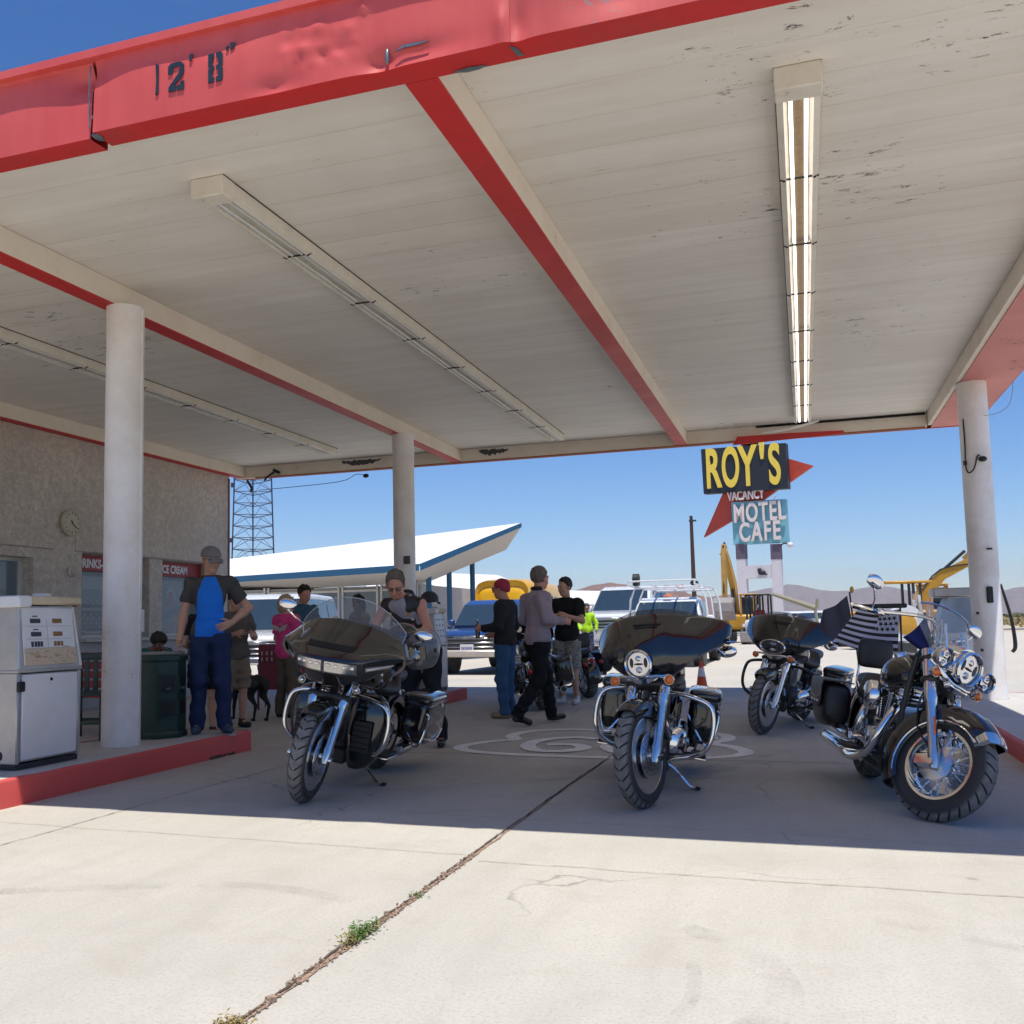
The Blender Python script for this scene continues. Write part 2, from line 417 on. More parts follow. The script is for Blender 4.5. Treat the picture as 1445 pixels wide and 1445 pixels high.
full = bot+[(1.33, .3), (1.2, .72), (.98, .98), (1.1, 1.3), (1.02, 1.75), (.6, 2.0), (0, 1.88)]
pts = [(CX+x, CY+y) for x, y in full]+[(CX-x, CY+y) for x, y in reversed(full[1:-1])]
ribbon(m, pts, .14, closed=True)
for cx in (CX-.42, CX+.36):   # the two sixes
    ribbon(m, [(cx+.26, CY+1.12), (cx+.02, CY+1.22), (cx-.24, CY+.98), (cx-.30, CY+.55), (cx-.12, CY+.14), (cx+.16, CY+.14), (cx+.28, CY+.38), (cx+.14, CY+.62), (cx-.12, CY+.58)], .15, z=.009)
    m.add([], [])
tag(m.build('road_marking', mat=RPAINT, normals=False), kind='structure')
# faint rubber arcs and scuffs left by turning wheels
t = NT('rubber_scuff'); n1 = t.noise(3, 6, .75); n2 = t.noise(60, 3, .7); t.base((.16, .14, .12)); t.rough(.8); t.l(t.math('MULTIPLY', t.ramp(n1, [(.42, 0.0), (.7, .20)]), t.ramp(n2, [(.35, .2), (.6, 1.0)])), t.b.inputs['Alpha']); SCUFF = t.m
m = M()
for pts, w_ in (([(-.75, 2.6), (-.35, 2.9), (-.12, 3.3), (-.22, 3.75), (-.5, 4.0)], .12), ([(-.95, 2.5), (-.6, 2.75), (-.4, 3.2), (-.42, 3.6)], .05), ([(-3.8, 3.6), (-2.6, 4.1), (-1.9, 4.0)], .10), ([(.2, 4.3), (.9, 4.0), (1.6, 4.1)], .08), ([(-3, 6.6), (-1.5, 7.6), (.5, 7.8)], .13), ([(-2.6, 5.8), (-1.2, 6.9), (-.2, 9.5)], .12)): ribbon(m, pts, w_, z=.005)
tag(m.build('tyre_marks', mat=SCUFF, normals=False), kind='structure')
# green weed growing in the joint
LEAF = [paint('weed_leaf', (.09, .19, .03), .6, var=.4, scale=30), paint('weed_dry', (.30, .22, .07), .8, var=.4, scale=30)]
def weed(y0, y1, n, mat, label, h=.03, seed=0):
    rg = random.Random(seed); m = M()
    for i in range(n):
        y = rg.triangular(y0, y1, (y0+y1)/2); x = -1.66+rg.gauss(0, .022); z = rg.uniform(.004, h); a = rg.uniform(0, 6.28); l = rg.uniform(.010, .024); w_ = l*.42; t_ = rg.uniform(-.5, .6)
        d = V(math.cos(a), math.sin(a), t_).normalized(); s_ = V(-d.y, d.x, rg.uniform(-.3, .3)).normalized(); p = V(x, y, z)
        m.add([p, p+d*l*.5+s_*w_*.5+V(0, 0, .002), p+d*l, p+d*l*.5-s_*w_*.5+V(0, 0, .002)], [[0, 1, 2, 3]])
        if i % 6 == 0: m.tube([V(x, y, .003), V(x+rg.uniform(-.01, .01), y, z*.6), p+d*l*.5], .0009, 3)
    return tag(m.build('weed', mat=mat, normals=False), label, 'weed')
weed(3.44, 3.72, 300, LEAF[0], 'clump of green leafy weed growing out of the slab joint', .04, 1)
weed(3.38, 3.50, 60, LEAF[1], 'dry brown tuft of stalks beside the green weed', .05, 2)
weed(2.58, 2.72, 240, LEAF[1], 'dry orange tuft in the joint at the bottom of the photo', .03, 3)
weed(4.12, 4.18, 30, LEAF[0], 'tiny green sprout farther along the slab joint', .015, 4)
# hills: folded desert ranges
def m_rock(name, c1, c2):
    t = NT(name); v = t.coord('Generated', (30, 6, 6)); a = t.noise(1.2, 8, .72, v, .4); b = t.noise(6, 8, .8, v, .6); t.base(t.mix(t.ramp(b, [(.4, 0.0), (.6, .6)]), t.mix(t.ramp(a, [(.35, 0.0), (.65, 1.0)]), c1, c2), dk(c1, .85))); t.rough(.95); t.bump(b, .5, 12); return t.m
def rng_noise(seed, n, oct=5, base=3):
    rg = np.random.RandomState(seed); x = np.linspace(0, 1, n); out = np.zeros(n)
    for o in range(oct):
        k = base*2**o+2; out += np.interp(x, np.linspace(0, 1, k), rg.rand(k))*(.55**o)
    return out/out.max()
def hills(name, prof, D, depth, mat, seed, label):
    """prof: list of (px, crest y px) seen from the forecourt; a ridge with spurs falling to the plain"""
    px = np.array([p[0] for p in prof], float); py = np.array([p[1] for p in prof], float)
    n = 260; xs = np.linspace(px[0], px[-1], n); ys = np.interp(xs, px, py); nz = rng_noise(seed, n, 5, int(max(3, (px[-1]-px[0])/50)))
    rows = 16; rg = np.random.RandomState(seed+1); sp = np.array([rng_noise(seed+9+j//3, n, 5, int(max(4, (px[-1]-px[0])/28))) for j in range(rows)])
    vs = []; m = M()
    for i in range(n):
        top = at(xs[i], ys[i]+ (nz[i]-.5)*-4.5, y=D); hgt = max(top.z, 1)
        for j in range(rows+1):
            f = j/rows; s_ = sp[min(j, rows-1)][i]; z = hgt*(1-f)**1.2*(1 if j == 0 else 1-.30*min(1, f*3)*(1-s_))
            yy = D-depth*f*(.9+.2*s_); k = yy/D
            vs.append((top.x*k+(s_-.5)*depth*.03*f, yy, z if j < rows else -3))
        b = vs[-(rows+1)]; vs.append((b[0]*1.1, D*1.1, -3))
    W = rows+2
    m.add(vs, [[i*W+j, i*W+j+1, (i+1)*W+j+1, (i+1)*W+j] for i in range(n-1) for j in range(rows)]+[[i*W, (i+1)*W, (i+1)*W+W-1, i*W+W-1] for i in range(n-1)])
    return tag(m.build(name, mat=mat, ang=180), kind='structure')
ROCK1 = m_rock('rock_near', (.20, .115, .09), (.34, .22, .17)); ROCK2 = m_rock('rock_far', (.19, .15, .14), (.27, .215, .20))
hills('hills', [(560, 862), (590, 850), (612, 836), (640, 832), (668, 842), (700, 856), (735, 850), (775, 838), (812, 834), (835, 828), (862, 822), (885, 824), (905, 836), (925, 834), (938, 826), (955, 828), (972, 838), (1000, 843), (1022, 842), (1045, 848), (1070, 858)], 2600, 900, ROCK1, 4, '')
hills('hills', [(980, 850), (1040, 838), (1090, 829), (1110, 824), (1130, 826), (1160, 832), (1200, 834), (1240, 828), (1280, 834), (1340, 838), (1400, 838), (1430, 830), (1470, 826), (1540, 832), (1700, 838)], 9500, 2500, ROCK2, 12, '')
hills('hills', [(-400, 840), (0, 830), (300, 838), (600, 846)], 6000, 2000, ROCK2, 21, '')
# desert scrub beyond the lot
def scrub(mat, n, x0, x1, y0, y1, seed, lab, hmax=1.0):
    rg = random.Random(seed); m = M()
    for i in range(n):
        x = rg.uniform(x0, x1); y = rg.uniform(y0, y1); s_ = rg.uniform(.4, 1)*hmax
        for k in range(9):
            a = rg.uniform(0, 6.28); r_ = rg.uniform(0, s_*.8); z = rg.uniform(.1, s_*.7); p = V(x+math.cos(a)*r_, y+math.sin(a)*r_, z); q = s_*.35
            d = V(rg.uniform(-1, 1), rg.uniform(-1, 1), rg.uniform(-.2, 1)).normalized(); e = d.cross(V(rg.uniform(-1, 1), rg.uniform(-1, 1), .3)).normalized()
            m.add([p-d*q, p+e*q*.6, p+d*q, p-e*q*.6], [[0, 1, 2, 3]])
    return tag(m.build('scrub', mat=mat, normals=False), lab, 'scrub', kind='stuff')
scrub(paint('scrub_dry', (.34, .26, .12), .9, var=.4, scale=.3), 900, -22, 45, 95, 190, 3, 'dry yellow desert scrub beyond the highway', 1.1)
scrub(paint('scrub_green', (.11, .12, .06), .9, var=.4, scale=.3), 700, -30, 130, 190, 480, 4, 'dark desert brush on the plain below the hills', 1.8)
scrub(paint('scrub_tan', (.28, .22, .13), .9, var=.4, scale=.3), 700, -70, 20, 98, 260, 7, 'pale dry brush left of the tall roadside sign', 1.3)
# ================================================================== the pump islands
CURB = worn('curb_red', (.66, .085, .08), (.30, .24, .2), .25, .55, (.40, .13, .10), .5, 2.2)
def island(name, label, x0, x1, y0, y1, h, chips=(), seed=1):
    o = thing(name, label, 'kerb island', (0, 0, 0))
    tw = .10
    m = M(); m.box(((x0+x1)/2, (y0+y1)/2, h/2-.1), (x1-x0-.04, y1-y0-.04, h+.2-.006), bev=.01); m.build('concrete_top', o, CONC2)
    m = M(); B = .018
    prof = [(0, -.1), (0, h-B), (-B*.4, h-B*.3), (-B, h), (-.05, h)]
    ring = []
    pts = [(x0, y0), (x1, y0), (x1, y1), (x0, y1)]; rc = .05
    path = []
    for i, (x, y) in enumerate(pts):
        sx = -1 if x == x0 else 1; sy = -1 if y == y0 else 1
        cx, cy = x-sx*rc, y-sy*rc; a0 = {(-1, -1): 180, (1, -1): 270, (1, 1): 0, (-1, 1): 90}[(sx, sy)]
        for k in range(5):
            a = R(a0+90*k/4); path.append((cx+rc*math.cos(a), cy+rc*math.sin(a), math.cos(a), math.sin(a)))
    # subdivide long sides for a slightly uneven edge
    P = []
    for i in range(len(path)):
        a = path[i]; b = path[(i+1) % len(path)]; d = math.hypot(b[0]-a[0], b[1]-a[1]); k = max(1, int(d/.12))
        for j in range(k):
            f = j/k; P.append(tuple(a[q]*(1-f)+b[q]*f for q in range(4)))
    rg = random.Random(seed); rings = []
    for (x, y, nx, ny) in P:
        e = rg.uniform(-.003, .003); l = math.hypot(nx, ny); nx /= l; ny /= l
        rings.append([V(x+nx*(p+e), y+ny*(p+e), z+(e if z > 0 else 0)) for p, z in prof])
    rings.append(rings[0]); m.loft(rings, False, False); m.build('kerb_edge', o, CURB, normals=False)
    return o
island('pump_island', 'red kerbed concrete island under the near left pump and column', -6.25, -5.17, 5.35, 8.66, .19)
island('pump_island', 'red kerbed concrete island under the far pump with the helmet', -6.2, -5.15, 12.0, 15.2, .17, seed=2)
island('pump_island', 'red kerbed concrete island under the right canopy column', 1.58, 3.4, 5.2, 14.9, .15, seed=3)
# chipped concrete at the foot of the near kerb
m = M(); rg = random.Random(3)
for i in range(26):
    m.box((-5.172+rg.uniform(-.004, .004), 7.9+rg.uniform(0, .42), rg.uniform(0, .02)), (.012, rg.uniform(.02, .07), rg.uniform(.008, .02)), rot=(rg.uniform(-.3, .3), 0, 0))
tag(m.build('kerb_chips', mat=CR_D), 'dark chipped patch at the foot of the near red kerb', 'chips', kind='stuff')
# ================================================================== canopy
t = NT('ceiling_boards'); v = t.coord(); sx = t.n('ShaderNodeSeparateXYZ'); t.l(v, sx.inputs[0])
fr = t.math('FRACT', t.math('DIVIDE', t.math('ADD', sx.outputs[1], t.math('MULTIPLY', t.noise(.6, 2, .5, v), .012)), .405))
line = t.ramp(t.math('ABSOLUTE', t.math('SUBTRACT', fr, .5)), [(.006, 1.0), (.018, 0.0)])
idn = t.n('ShaderNodeTexWhiteNoise'); idn.noise_dimensions = '1D'; t.l(t.math('FLOOR', t.math('DIVIDE', t.math('ADD', sx.outputs[1], .2025), .405)), idn.inputs['W'])
c0 = (.87, .84, .77)
col = t.mix(t.math('MULTIPLY', idn.outputs[0], .5), c0, dk(c0, .88))
gr = t.noise(1.0, 7, .7, t.coord('Object', (.45, 5, 1)), .4); col = t.mix(t.ramp(gr, [(.38, 0.0), (.75, .65)]), col, (.68, .62, .54))
bl = t.noise(.5, 5, .65, v, .5); col = t.mix(t.ramp(bl, [(.45, 0.0), (.75, .45)]), col, (.66, .61, .54))
col = t.mix(t.math('MULTIPLY', line, t.ramp(bl, [(.35, .05), (.7, .5)])), col, (.34, .26, .19))
# peeled flecks, thickest towards the back and right
pk = t.noise(9, 8, .85, t.coord('Object', (.55, 1.6, 1)), .5); rr = t.noise(.42, 4, .6, v, .3)
chip = t.ramp(t.math('MULTIPLY', pk, t.ramp(rr, [(.38, .80), (.72, 1.12)])), [(.60, 0.0), (.615, 1.0)])
col = t.mix(chip, col, (.10, .085, .08)); t.base(col); t.rough(.7)
t.bump(t.mix(.5, t.math('MULTIPLY', line, -1), gr), .35, .004); CEIL = t.m
CREAM = worn('beam_cream', (.80, .73, .63), (.2, .14, .1), .35, .6, (.60, .48, .36), .5, 1.6)
REDP = worn('beam_red', (.58, .024, .024), (.16, .10, .09), .4, .5, (.26, .05, .045), .6, 1.3)
t = NT('fascia_red'); n1 = t.noise(.9, 6, .6, None, .5); n2 = t.noise(18, 6, .75); n3 = t.noise(1.5, 5, .6, t.coord('Object', (6, 6, .6)))
col = t.mix(t.ramp(n1, [(.3, 0.0), (.7, 1.0)]), (.66, .082, .074), (.73, .125, .112)); col = t.mix(t.ramp(n3, [(.45, 0.0), (.8, .45)]), col, (.56, .06, .055))
chip = t.ramp(t.math('MULTIPLY', n1, n2), [(.385, 0.0), (.395, 1.0)]); col = t.mix(chip, col, (.36, .25, .24)); t.base(col); t.rough(t.ramp(n1, [(.3, .40), (.7, .58)])); FASC = t.m
PINK = worn('soffit_pink', (.62, .20, .18), (.10, .035, .035), .62, .55, (.42, .22, .19), .5, 1.4)
WHITEP = worn('column_white', (.82, .80, .79), (.26, .18, .13), .32, .42, (.55, .46, .38), .7, 1.6)
canopy = thing('station_canopy', 'large flat forecourt canopy with dented red fascia and cream board ceiling', 'canopy', (0, 0, 0))
X0, X1, Y0, Y1, ZB, ZC, ZT = -10.3, 2.62, 4.57, 16.86, 4.09, 4.31, 4.55
m = M(); m.box(((X0+1.98)/2, (4.74+16.66)/2, (ZC+ZT-.02)/2), (1.98-X0, 16.66-4.74, ZT-.02-ZC)); m.build('ceiling', canopy, CEIL)
m = M(); m.box(((X0+X1)/2, (Y0+Y1)/2, ZT+.012), (X1-X0+.06, Y1-Y0+.06, .05)); m.build('roof_deck', canopy, FASC)
# front fascia: bent sheet metal in three lengths, battered
def dent(x, y, cx, cz, rx, rz, d): 
    q = ((x-cx)/rx)**2+((y-cz)/rz)**2; return d*math.exp(-q**.72)
DENTS = [(-3.88, 4.47, .12, .07, .05), (-2.42, 4.30, .05, .03, -.018), (-2.33, 4.40, .04, .03, -.014), (-2.30, 4.24, .03, .03, .016), (-2.15, 4.36, .05, .04, -.014), (-2.06, 4.46, .04, .03, -.016), (-2.5, 4.36, .03, .03, .012), (-2.2, 4.26, .04, .02, .012),
         (-1.97, 4.13, .09, .06, .035), (-1.30, 4.20, .035, .10, -.030), (-1.22, 4.18, .05, .12, .03), (-1.75, 4.15, .20, .05, .022), (-2.6, 4.13, .12, .04, .02), (-3.0, 4.44, .3, .05, .012), (-.7, 4.2, .2, .08, .02), (.3, 4.3, .25, .1, -.02), (1.4, 4.2, .2, .1, .02), (-1.05, 4.42, .16, .12, -.02), (-5.2, 4.25, .2, .1, .02)]
rgd = random.Random(9); BUMPS = [(rgd.uniform(-2.55, -1.98), rgd.uniform(4.18, 4.48), rgd.uniform(.012, .025), rgd.uniform(.012, .022), -rgd.uniform(.002, .007)) for _ in range(34)]
def fascia_piece(name, xa, xb, dz=0., dy=0.):
    nx = max(4, int((xb-xa)/.02)); zs = [ZT, ZT-.01, ZT-.02]+[ZT-.02-(ZT-.03-ZB)*k/20 for k in range(1, 20)]+[ZB+.012, ZB+.003, ZB]; m = M(); vs = []
    rows = [(4.70, ZT+.03), (Y0, ZT+.03)]
    for i in range(nx+1):
        x = xa+(xb-xa)*i/nx; col_ = [V(x, Y0+.12, ZT+.03+dz), V(x, Y0-.002, ZT+.04+dz)]
        wav = .005*math.sin(x*3.1+1)+.003*math.sin(x*7.7)
        for z in zs:
            d = sum(dent(x, z, *q) for q in DENTS)+sum(dent(x, z, *q) for q in BUMPS)+wav*math.sin((z-ZB)/(ZT-ZB)*3.14)
            edge = .02 if z > ZB+.02 else .01; col_.append(V(x, Y0+d+dy, z+dz))
        dd = sum(dent(x, ZB, *q) for q in DENTS); bz = -.25*dd+.004*math.sin(x*4+2)
        for k in range(1, 7): 
            f = k/6; col_.append(V(x, Y0+dd*(1-f)+dy+(4.745-Y0-dy)*f, ZB-.001+dz+bz*(1-f)))
        col_.append(V(x, 4.748, ZB+.2)); vs += col_
    W = len(col_); m.add(vs, [[i*W+j, i*W+j+1, (i+1)*W+j+1, (i+1)*W+j] for i in range(nx) for j in range(W-1)])
    m.mat(FASC); m.mats = [FASC, REDP]; m.mi = []
    for i in range(nx):
        for j in range(W-1): m.mi.append(1 if j >= W-8 else 0)
    return m.build(name, canopy, normals=False, ang=50)
fascia_piece('fascia', X0, -3.83, -.022, .02)
fascia_piece('fascia', -3.80, -1.2575)
fascia_piece('fascia', -1.2565, X1, .0, .001)
# torn sheet edge and scratches at the worst dents
SCRAPE = paint('bare_metal_scrape', (.22, .27, .30), .4, metal=.6, var=.4, scale=30)
m = M(); m.tube([V(-3.815, Y0-.006, 4.5), V(-3.822, Y0-.008, 4.3), V(-3.815, Y0-.006, 4.12)], .005, 5); m.build('metal_tear', canopy, SCRAPE); m = M(); m.sph((-3.80, Y0+.05, ZB-.006), (.03, .05, .008), 8, 5); m.build('metal_tear', canopy, SCRAPE)
m = M(); m.sph((-1.93, Y0+.012, 4.16), (.012, .012, .045), 8, 6); m.prism([(-.0, 0), (.05, .012), (.12, .01), (.19, .016), (.13, .022), (.05, .025)], (-1.88, Y0-.004, 4.17), (1, 0, 0), (0, 0, 1), -.01); m.build('metal_tear', canopy, SCRAPE)
m = M(); m.prism([(0, 0), (.03, .02), (.05, .10), (.02, .1)], (-1.27, 4.6, ZB-.006), (1, 0, 0), (0, 1, 0), -.004); m.build('metal_tear', canopy, SCRAPE); m = M(); m.prism([(0, 0), (.08, .025), (.15, .02), (.2, .0), (.1, -.015)], (-1.62, 4.72, ZB-.006), (1, 0, 0), (0, 1, 0), -.004)
m.build('metal_tear', canopy, SCRAPE)
# stencilled clearance
INK = paint('stencil_ink', (.008, .03, .05), .55, var=.4, scale=20)
def stencil(polys, x, z, h): 
    m = M()
    for p in polys:
        o = V(x, Y0-.0085, z); m.prism([(a*h, b*h) for a, b in p], o, (1, 0, 0), (0, .0, 1), -.004)
    return m
S1 = [[(0, 0), (.11, .03), (.11, .97), (.0, 1.03), (.03, .5)]]
S2 = [[(0, .62), (.17, .62), (.17, .84), (.32, .84), (.4, .86), (.4, 1), (.12, 1), (0, .9)], [(.4, 1), (.4, .86), (.46, .8), (.43, .62), (.12, .28), (.02, .16), (.02, .0), (.3, .0), (.3, .17), (.24, .17), (.25, .22), (.5, .42), (.62, .6), (.62, .86), (.52, .98)], [(.34, 0), (.62, 0), (.62, .3), (.5, .3), (.47, .17), (.34, .17)]]
S8 = [[(0, .0), (.22, 0), (.22, .17), (.16, .19), (.16, .40), (.22, .43), (.22, .56), (.16, .6), (.16, .82), (.22, .85), (.22, 1), (0, 1), (0, .56), (.05, .5), (0, .44)], [(.30, 0), (.52, .0), (.55, .1), (.55, .42), (.5, .5), (.55, .56), (.55, .9), (.5, 1), (.30, 1), (.30, .85), (.38, .82), (.38, .6), (.30, .56), (.30, .43), (.38, .4), (.38, .19), (.30, .17)]]
SQ = [[(0, 0), (.1, .06), (.13, .22), (.06, .24), (0, .18)]]; SD = [[(0, .02), (.07, .0), (.1, .12), (.06, .16), (0, .13)], [(.14, .0), (.3, .1), (.3, .2), (.18, .24), (.13, .2), (.17, .12)]]
for polys, x, z, h in ((S1, -3.36, 4.225, .185), (S2, -3.275, 4.225, .17), (SQ, -3.135, 4.38, .19), (S8, -3.01, 4.225, .17), (SD, -2.895, 4.39, .19)):
    stencil(polys, x, z, h).build('stencil_character', canopy, INK)
# other edges
m = M(); m.box((X1-.006, (Y0+.02+Y1)/2, (ZB+ZT)/2+.02), (.012, Y1-Y0-.04, ZT-ZB+.04)); m.box(((1.98+X1)/2, (4.76+Y1-.03)/2, ZB+.007), (X1-1.98-.016, Y1-.03-4.76, .014)); m.build('side_fascia', canopy, PINK)
m = M(); m.box(((X0+X1)/2, Y1-.006, (ZB+ZT)/2+.02), (X1-X0, .012, ZT-ZB+.04)); m.box(((X0+X1)/2, (16.80+Y1-.014)/2, ZB-.004), (X1-X0-.02, Y1-.014-16.80, .008))
m.build('back_fascia', canopy, REDP)
def beam(name, x0, x1, y0, y1, zt=ZC-.003, red=True):
    b = M(); 
    b.box(((x0+x1)/2, (y0+y1)/2, (ZB+.012+zt)/2), (x1-x0, y1-y0, zt-ZB-.012), bev=.004); o = b.build(name, canopy, CREAM)
    if red:
        r = M(); r.box(((x0+x1)/2, (y0+y1)/2, ZB+.006), (x1-x0-.004, y1-y0, .012)); r.build('flange', o, REDP)
    return o
beam('beam', -1.90, -1.71, 4.752, 16.655); beam('beam', -5.87, -5.69, 4.752, 16.655)
beam('beam', -10.29, -10.12, 4.752, 16.655, red=True)
beam('beam', 1.93, 2.0, 4.752, 16.655, red=False)
b = M(); b.box(((X0-.0+1.925)/2, 16.73, (ZB+ZC)/2), (1.925-X0, .14, ZC-ZB-.004), bev=.003); o = b.build('back_beam', canopy, CREAM)
b = M(); b.box((-4, 16.73, ZB-.004), (11.8, .15, .012)); b.build('flange', o, paint('rusty_flange', (.30, .085, .03), .8, var=.4))
b = M(); b.box((.65, 16.64, ZC-.02), (2.5, .02, .035)); b.build('gap', canopy, paint('black_gap', (.01, .01, .01), .9))
b = M(); b.prism([(0, 0), (1.7, .02), (1.7, .07), (.9, .11), (.08, .13)], (-.98, 16.60, ZB-.08), (1, 0, .02), (0, 0, 1), .02); b.build('bent_flange', canopy, REDP)
b = M(); b.tube([V(-.5, 16.3, ZB+.03), V(-.1, 16.28, ZB+.06), V(.35, 16.26, ZB+.15)], [.012, .018, .018], 8, smooth=4); b.build('loose_tube', canopy, paint('tube_white', (.8, .8, .8), .3))
# peeled plaster on the back beam
PEEL = paint('bare_steel', (.09, .085, .09), .8, var=.5, scale=20)
for (x, w_) in ((-8.05, .8), (-5.35, .55)):
    b = M(); rg = random.Random(int(w_*10)); n = 18; up = [(w_*i/n, .10+.035*rg.random()) for i in range(n+1)]; lo = [(w_*i/n, .10-.10*math.sin(3.14*i/n)**.6*rg.uniform(.5, 1)) for i in range(n, -1, -1)]
    b.prism(up+lo, (x, 16.655, ZB+.06), (1, 0, 0), (0, 0, 1), .004); b.build('peeled_patch', canopy, PEEL)
def column(x, y, z0, r=.165, extra=()):
    m = M(); m.lathe([(r+.004, z0), (r+.004, z0+.03), (r, z0+.045), (r, ZB-.02), (r+.003, ZB-.008), (r+.003, ZB-.001)], (x, y, 0), (0, 0, 1), 40); return m.build('column', canopy, WHITEP)
c1 = column(-5.68, 7.31, .188); c2 = column(-5.68, 13.9, .168); c3 = column(2.12, 13.75, .148, .17)
m = M(); m.box((-5.52, 7.36, 1.27), (.035, .06, .20), bev=.006); m.build('conduit_box', c1, paint('box_grey', (.62, .6, .58), .5)); m = M(); m.cyl((-5.515, 7.33, .22), (-5.515, 7.33, ZB-.03), .010); m.build('conduit', c1, WHITEP)
m = M(); m.box((-5.57, 13.72, 2.16), (.10, .04, .12), bev=.01); m.build('conduit_box', c2, paint('box_dark', (.06, .06, .06), .5))
BLK = paint('black_rubber', (.012, .012, .013), .55, var=.3)
m = M(); m.tube([V(1.985, 13.64, 3.62), V(1.985, 13.62, 3.3), V(1.975, 13.6, 3.02), V(2.0, 13.56, 2.93), V(2.06, 13.55, 2.98), V(2.1, 13.55, 3.12), V(2.13, 13.55, 3.14)], .009, 6, smooth=5); m.sph((2.16, 13.55, 3.09), (.05, .05, .035)); m.box((1.97, 13.6, 3.06), (.04, .04, .05)); m.build('cable', c3, BLK)
m = M(); m.tube([V(2.0, 13.63, 3.66), V(2.3, 13.6, 3.64), V(2.5, 13.6, 3.75), V(2.6, 13.8, 4.08)], .003, 4, smooth=6); m.build('thin_wire', c3, paint('wire_grey', (.2, .2, .2), .5))
m = M(); m.box((2.17, 13.57, 1.98), (.06, .03, .02)); m.box((2.14, 13.565, 1.42), (.07, .04, .20), bev=.01); m.box((2.0, 13.62, 1.2), (.03, .03, .03)); m.box((2.02, 13.61, .75), (.03, .03, .03)); m.build('switch_box', c3, BLK)
m = M(); m.tube([V(2.29, 13.72, 1.55), V(2.33, 13.7, 1.35), V(2.38, 13.7, 1.1), V(2.40, 13.7, .8), V(2.36, 13.7, .72)], [.012, .018, .02, .024, .02], 8, smooth=5); m.build('hanging_cable', c3, BLK)
# small fittings hanging at the back left corner
m = M(); m.box((-9.4, 16.6, 4.17), (.14, .05, .05), rot=(0, .5, 0)); m.tube([V(-9.45, 16.6, 4.16), V(-9.62, 16.6, 4.06), V(-9.66, 16.6, 4.0)], .02, 6); m.tube([V(-10.1, 16.7, 4.05), V(-10.0, 16.7, 3.9), V(-10.02, 16.7, 3.82)], .025, 6); m.sph((-7.6, 16.75, 3.98), (.06, .04, .04)); m.tube([V(-7.6, 16.75, 3.98), V(-7.8, 16.75, 4.02), V(-8.2, 16.75, 3.9), V(-9.9, 16.8, 3.86)], .006, 4, smooth=4); m.build('old_fittings', canopy, BLK)
# fluorescent strips
HOUS = worn('fixture_enamel', (.78, .74, .65), (.25, .17, .1), .3, .45, (.45, .37, .27), .4, 3)
TUBE_OFF = paint('tube_off', (.72, .74, .74), .2, var=.05); TUBE_ON = emit('tube_on', (1, .98, .95), 1.3)
def strip(x, y0, y1, lit, label, wide=.25):
    o = thing('strip_light', label, 'strip light', (x, y0, ZC)); n = 4; L = (y1-y0)/n; h = .115
    m = M(); hw = wide/2
    # trough: sloping sides, recessed channel
    m.loft([[V(-hw, y, 0), V(-hw, y, -.10), V(-.086, y, -.118), V(-.076, y, -.06), V(.076, y, -.06), V(.086, y, -.118), V(hw, y, -.10), V(hw, y, 0)] for y in (0, y1-y0)])
    m.box((0, .06, -.072), (wide+.012, .16, .14), bev=.008)
    m.build('housing', o, HOUS)
    m = M(); m.box((0, (y1-y0)/2, -.004), (wide+.012, y1-y0+.02, .007)); m.build('shadow_line', o, BLK)  # black strip stands in for the shadow line between ceiling and housing
    m = M(); m.box((0, (y1-y0)/2+.07, -.0305), (.125, y1-y0-.16, .004)); m.xf(Matrix.Translation((0, 0, -.0325))); m.build('channel', o, paint('channel_brown', (.17, .11, .05), .6, var=.4, scale=20) if lit else HOUS)  # brown in the lit fixture only, housing enamel in the others
    for k in range(1, 2*n): 
        m = M()
        for s_ in (-1, 1): m.sph((s_*.10, L/2*k, -.112), (.012, .012, .010), 8, 5)
        m.box((0, L/2*k, -.104), (wide+.006, .006, .014)); m.build('strap', o, BLK)
    for k in range(n):
        for s_ in (-1, 1):
            m = M(); m.cyl((s_*.044, .15+L*k if k == 0 else L*k+.05, -.098), (s_*.044, L*(k+1)-.04, -.098), .0115, n=12); m.build('fluorescent_tube', o, TUBE_ON if lit else TUBE_OFF)
    return o
strip(.11, 5.72, 16.1, True, 'lit twin tube strip light on the right bay ceiling'); strip(-3.77, 5.72, 16.0, False, 'unlit cream strip light in the middle bay left of the red beam'); strip(-7.75, 7.0, 15.6, False, 'unlit strip light in the left bay beside the building')
# ================================================================== station building
t = NT('stucco'); v = t.coord(); a = t.noise(.8, 5, .6, v); b = t.noise(11, 6, .8, v, .6); f = t.noise(55, 4, .75, v)
c0 = (.64, .585, .53); col = t.mix(t.ramp(a, [(.3, 0.0), (.7, 1.0)]), dk(c0, .88), dk(c0, 1.12)); col = t.mix(t.ramp(b, [(.40, 0.0), (.58, .8)]), col, dk(c0, .66)); col = t.mix(t.ramp(f, [(.5, 0.0), (.72, .65)]), col, dk(c0, 1.35))
t.base(col); t.rough(.9); t.bump(t.mix(.5, b, f), .8, .03); STUC = t.m
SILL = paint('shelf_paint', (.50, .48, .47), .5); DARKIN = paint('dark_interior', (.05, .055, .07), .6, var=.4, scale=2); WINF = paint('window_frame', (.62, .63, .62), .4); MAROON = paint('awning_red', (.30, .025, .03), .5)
st = thing('service_station', 'grey stucco service station building with serving windows', 'building', (0, 0, 0))
XW = -10.3; H_ = 4.32
ops = [(8.9, 11.3, 1.0, 2.25), (12.30, 13.95, 1.08, 2.38), (14.3, 15.72, 1.08, 2.38)]
m = M()
for a, b in ((-4, 8.9), (11.3, 12.30), (13.95, 14.3), (15.72, 16.38)): m.box((XW-.15, (a+b)/2, H_/2), (.3, b-a, H_))
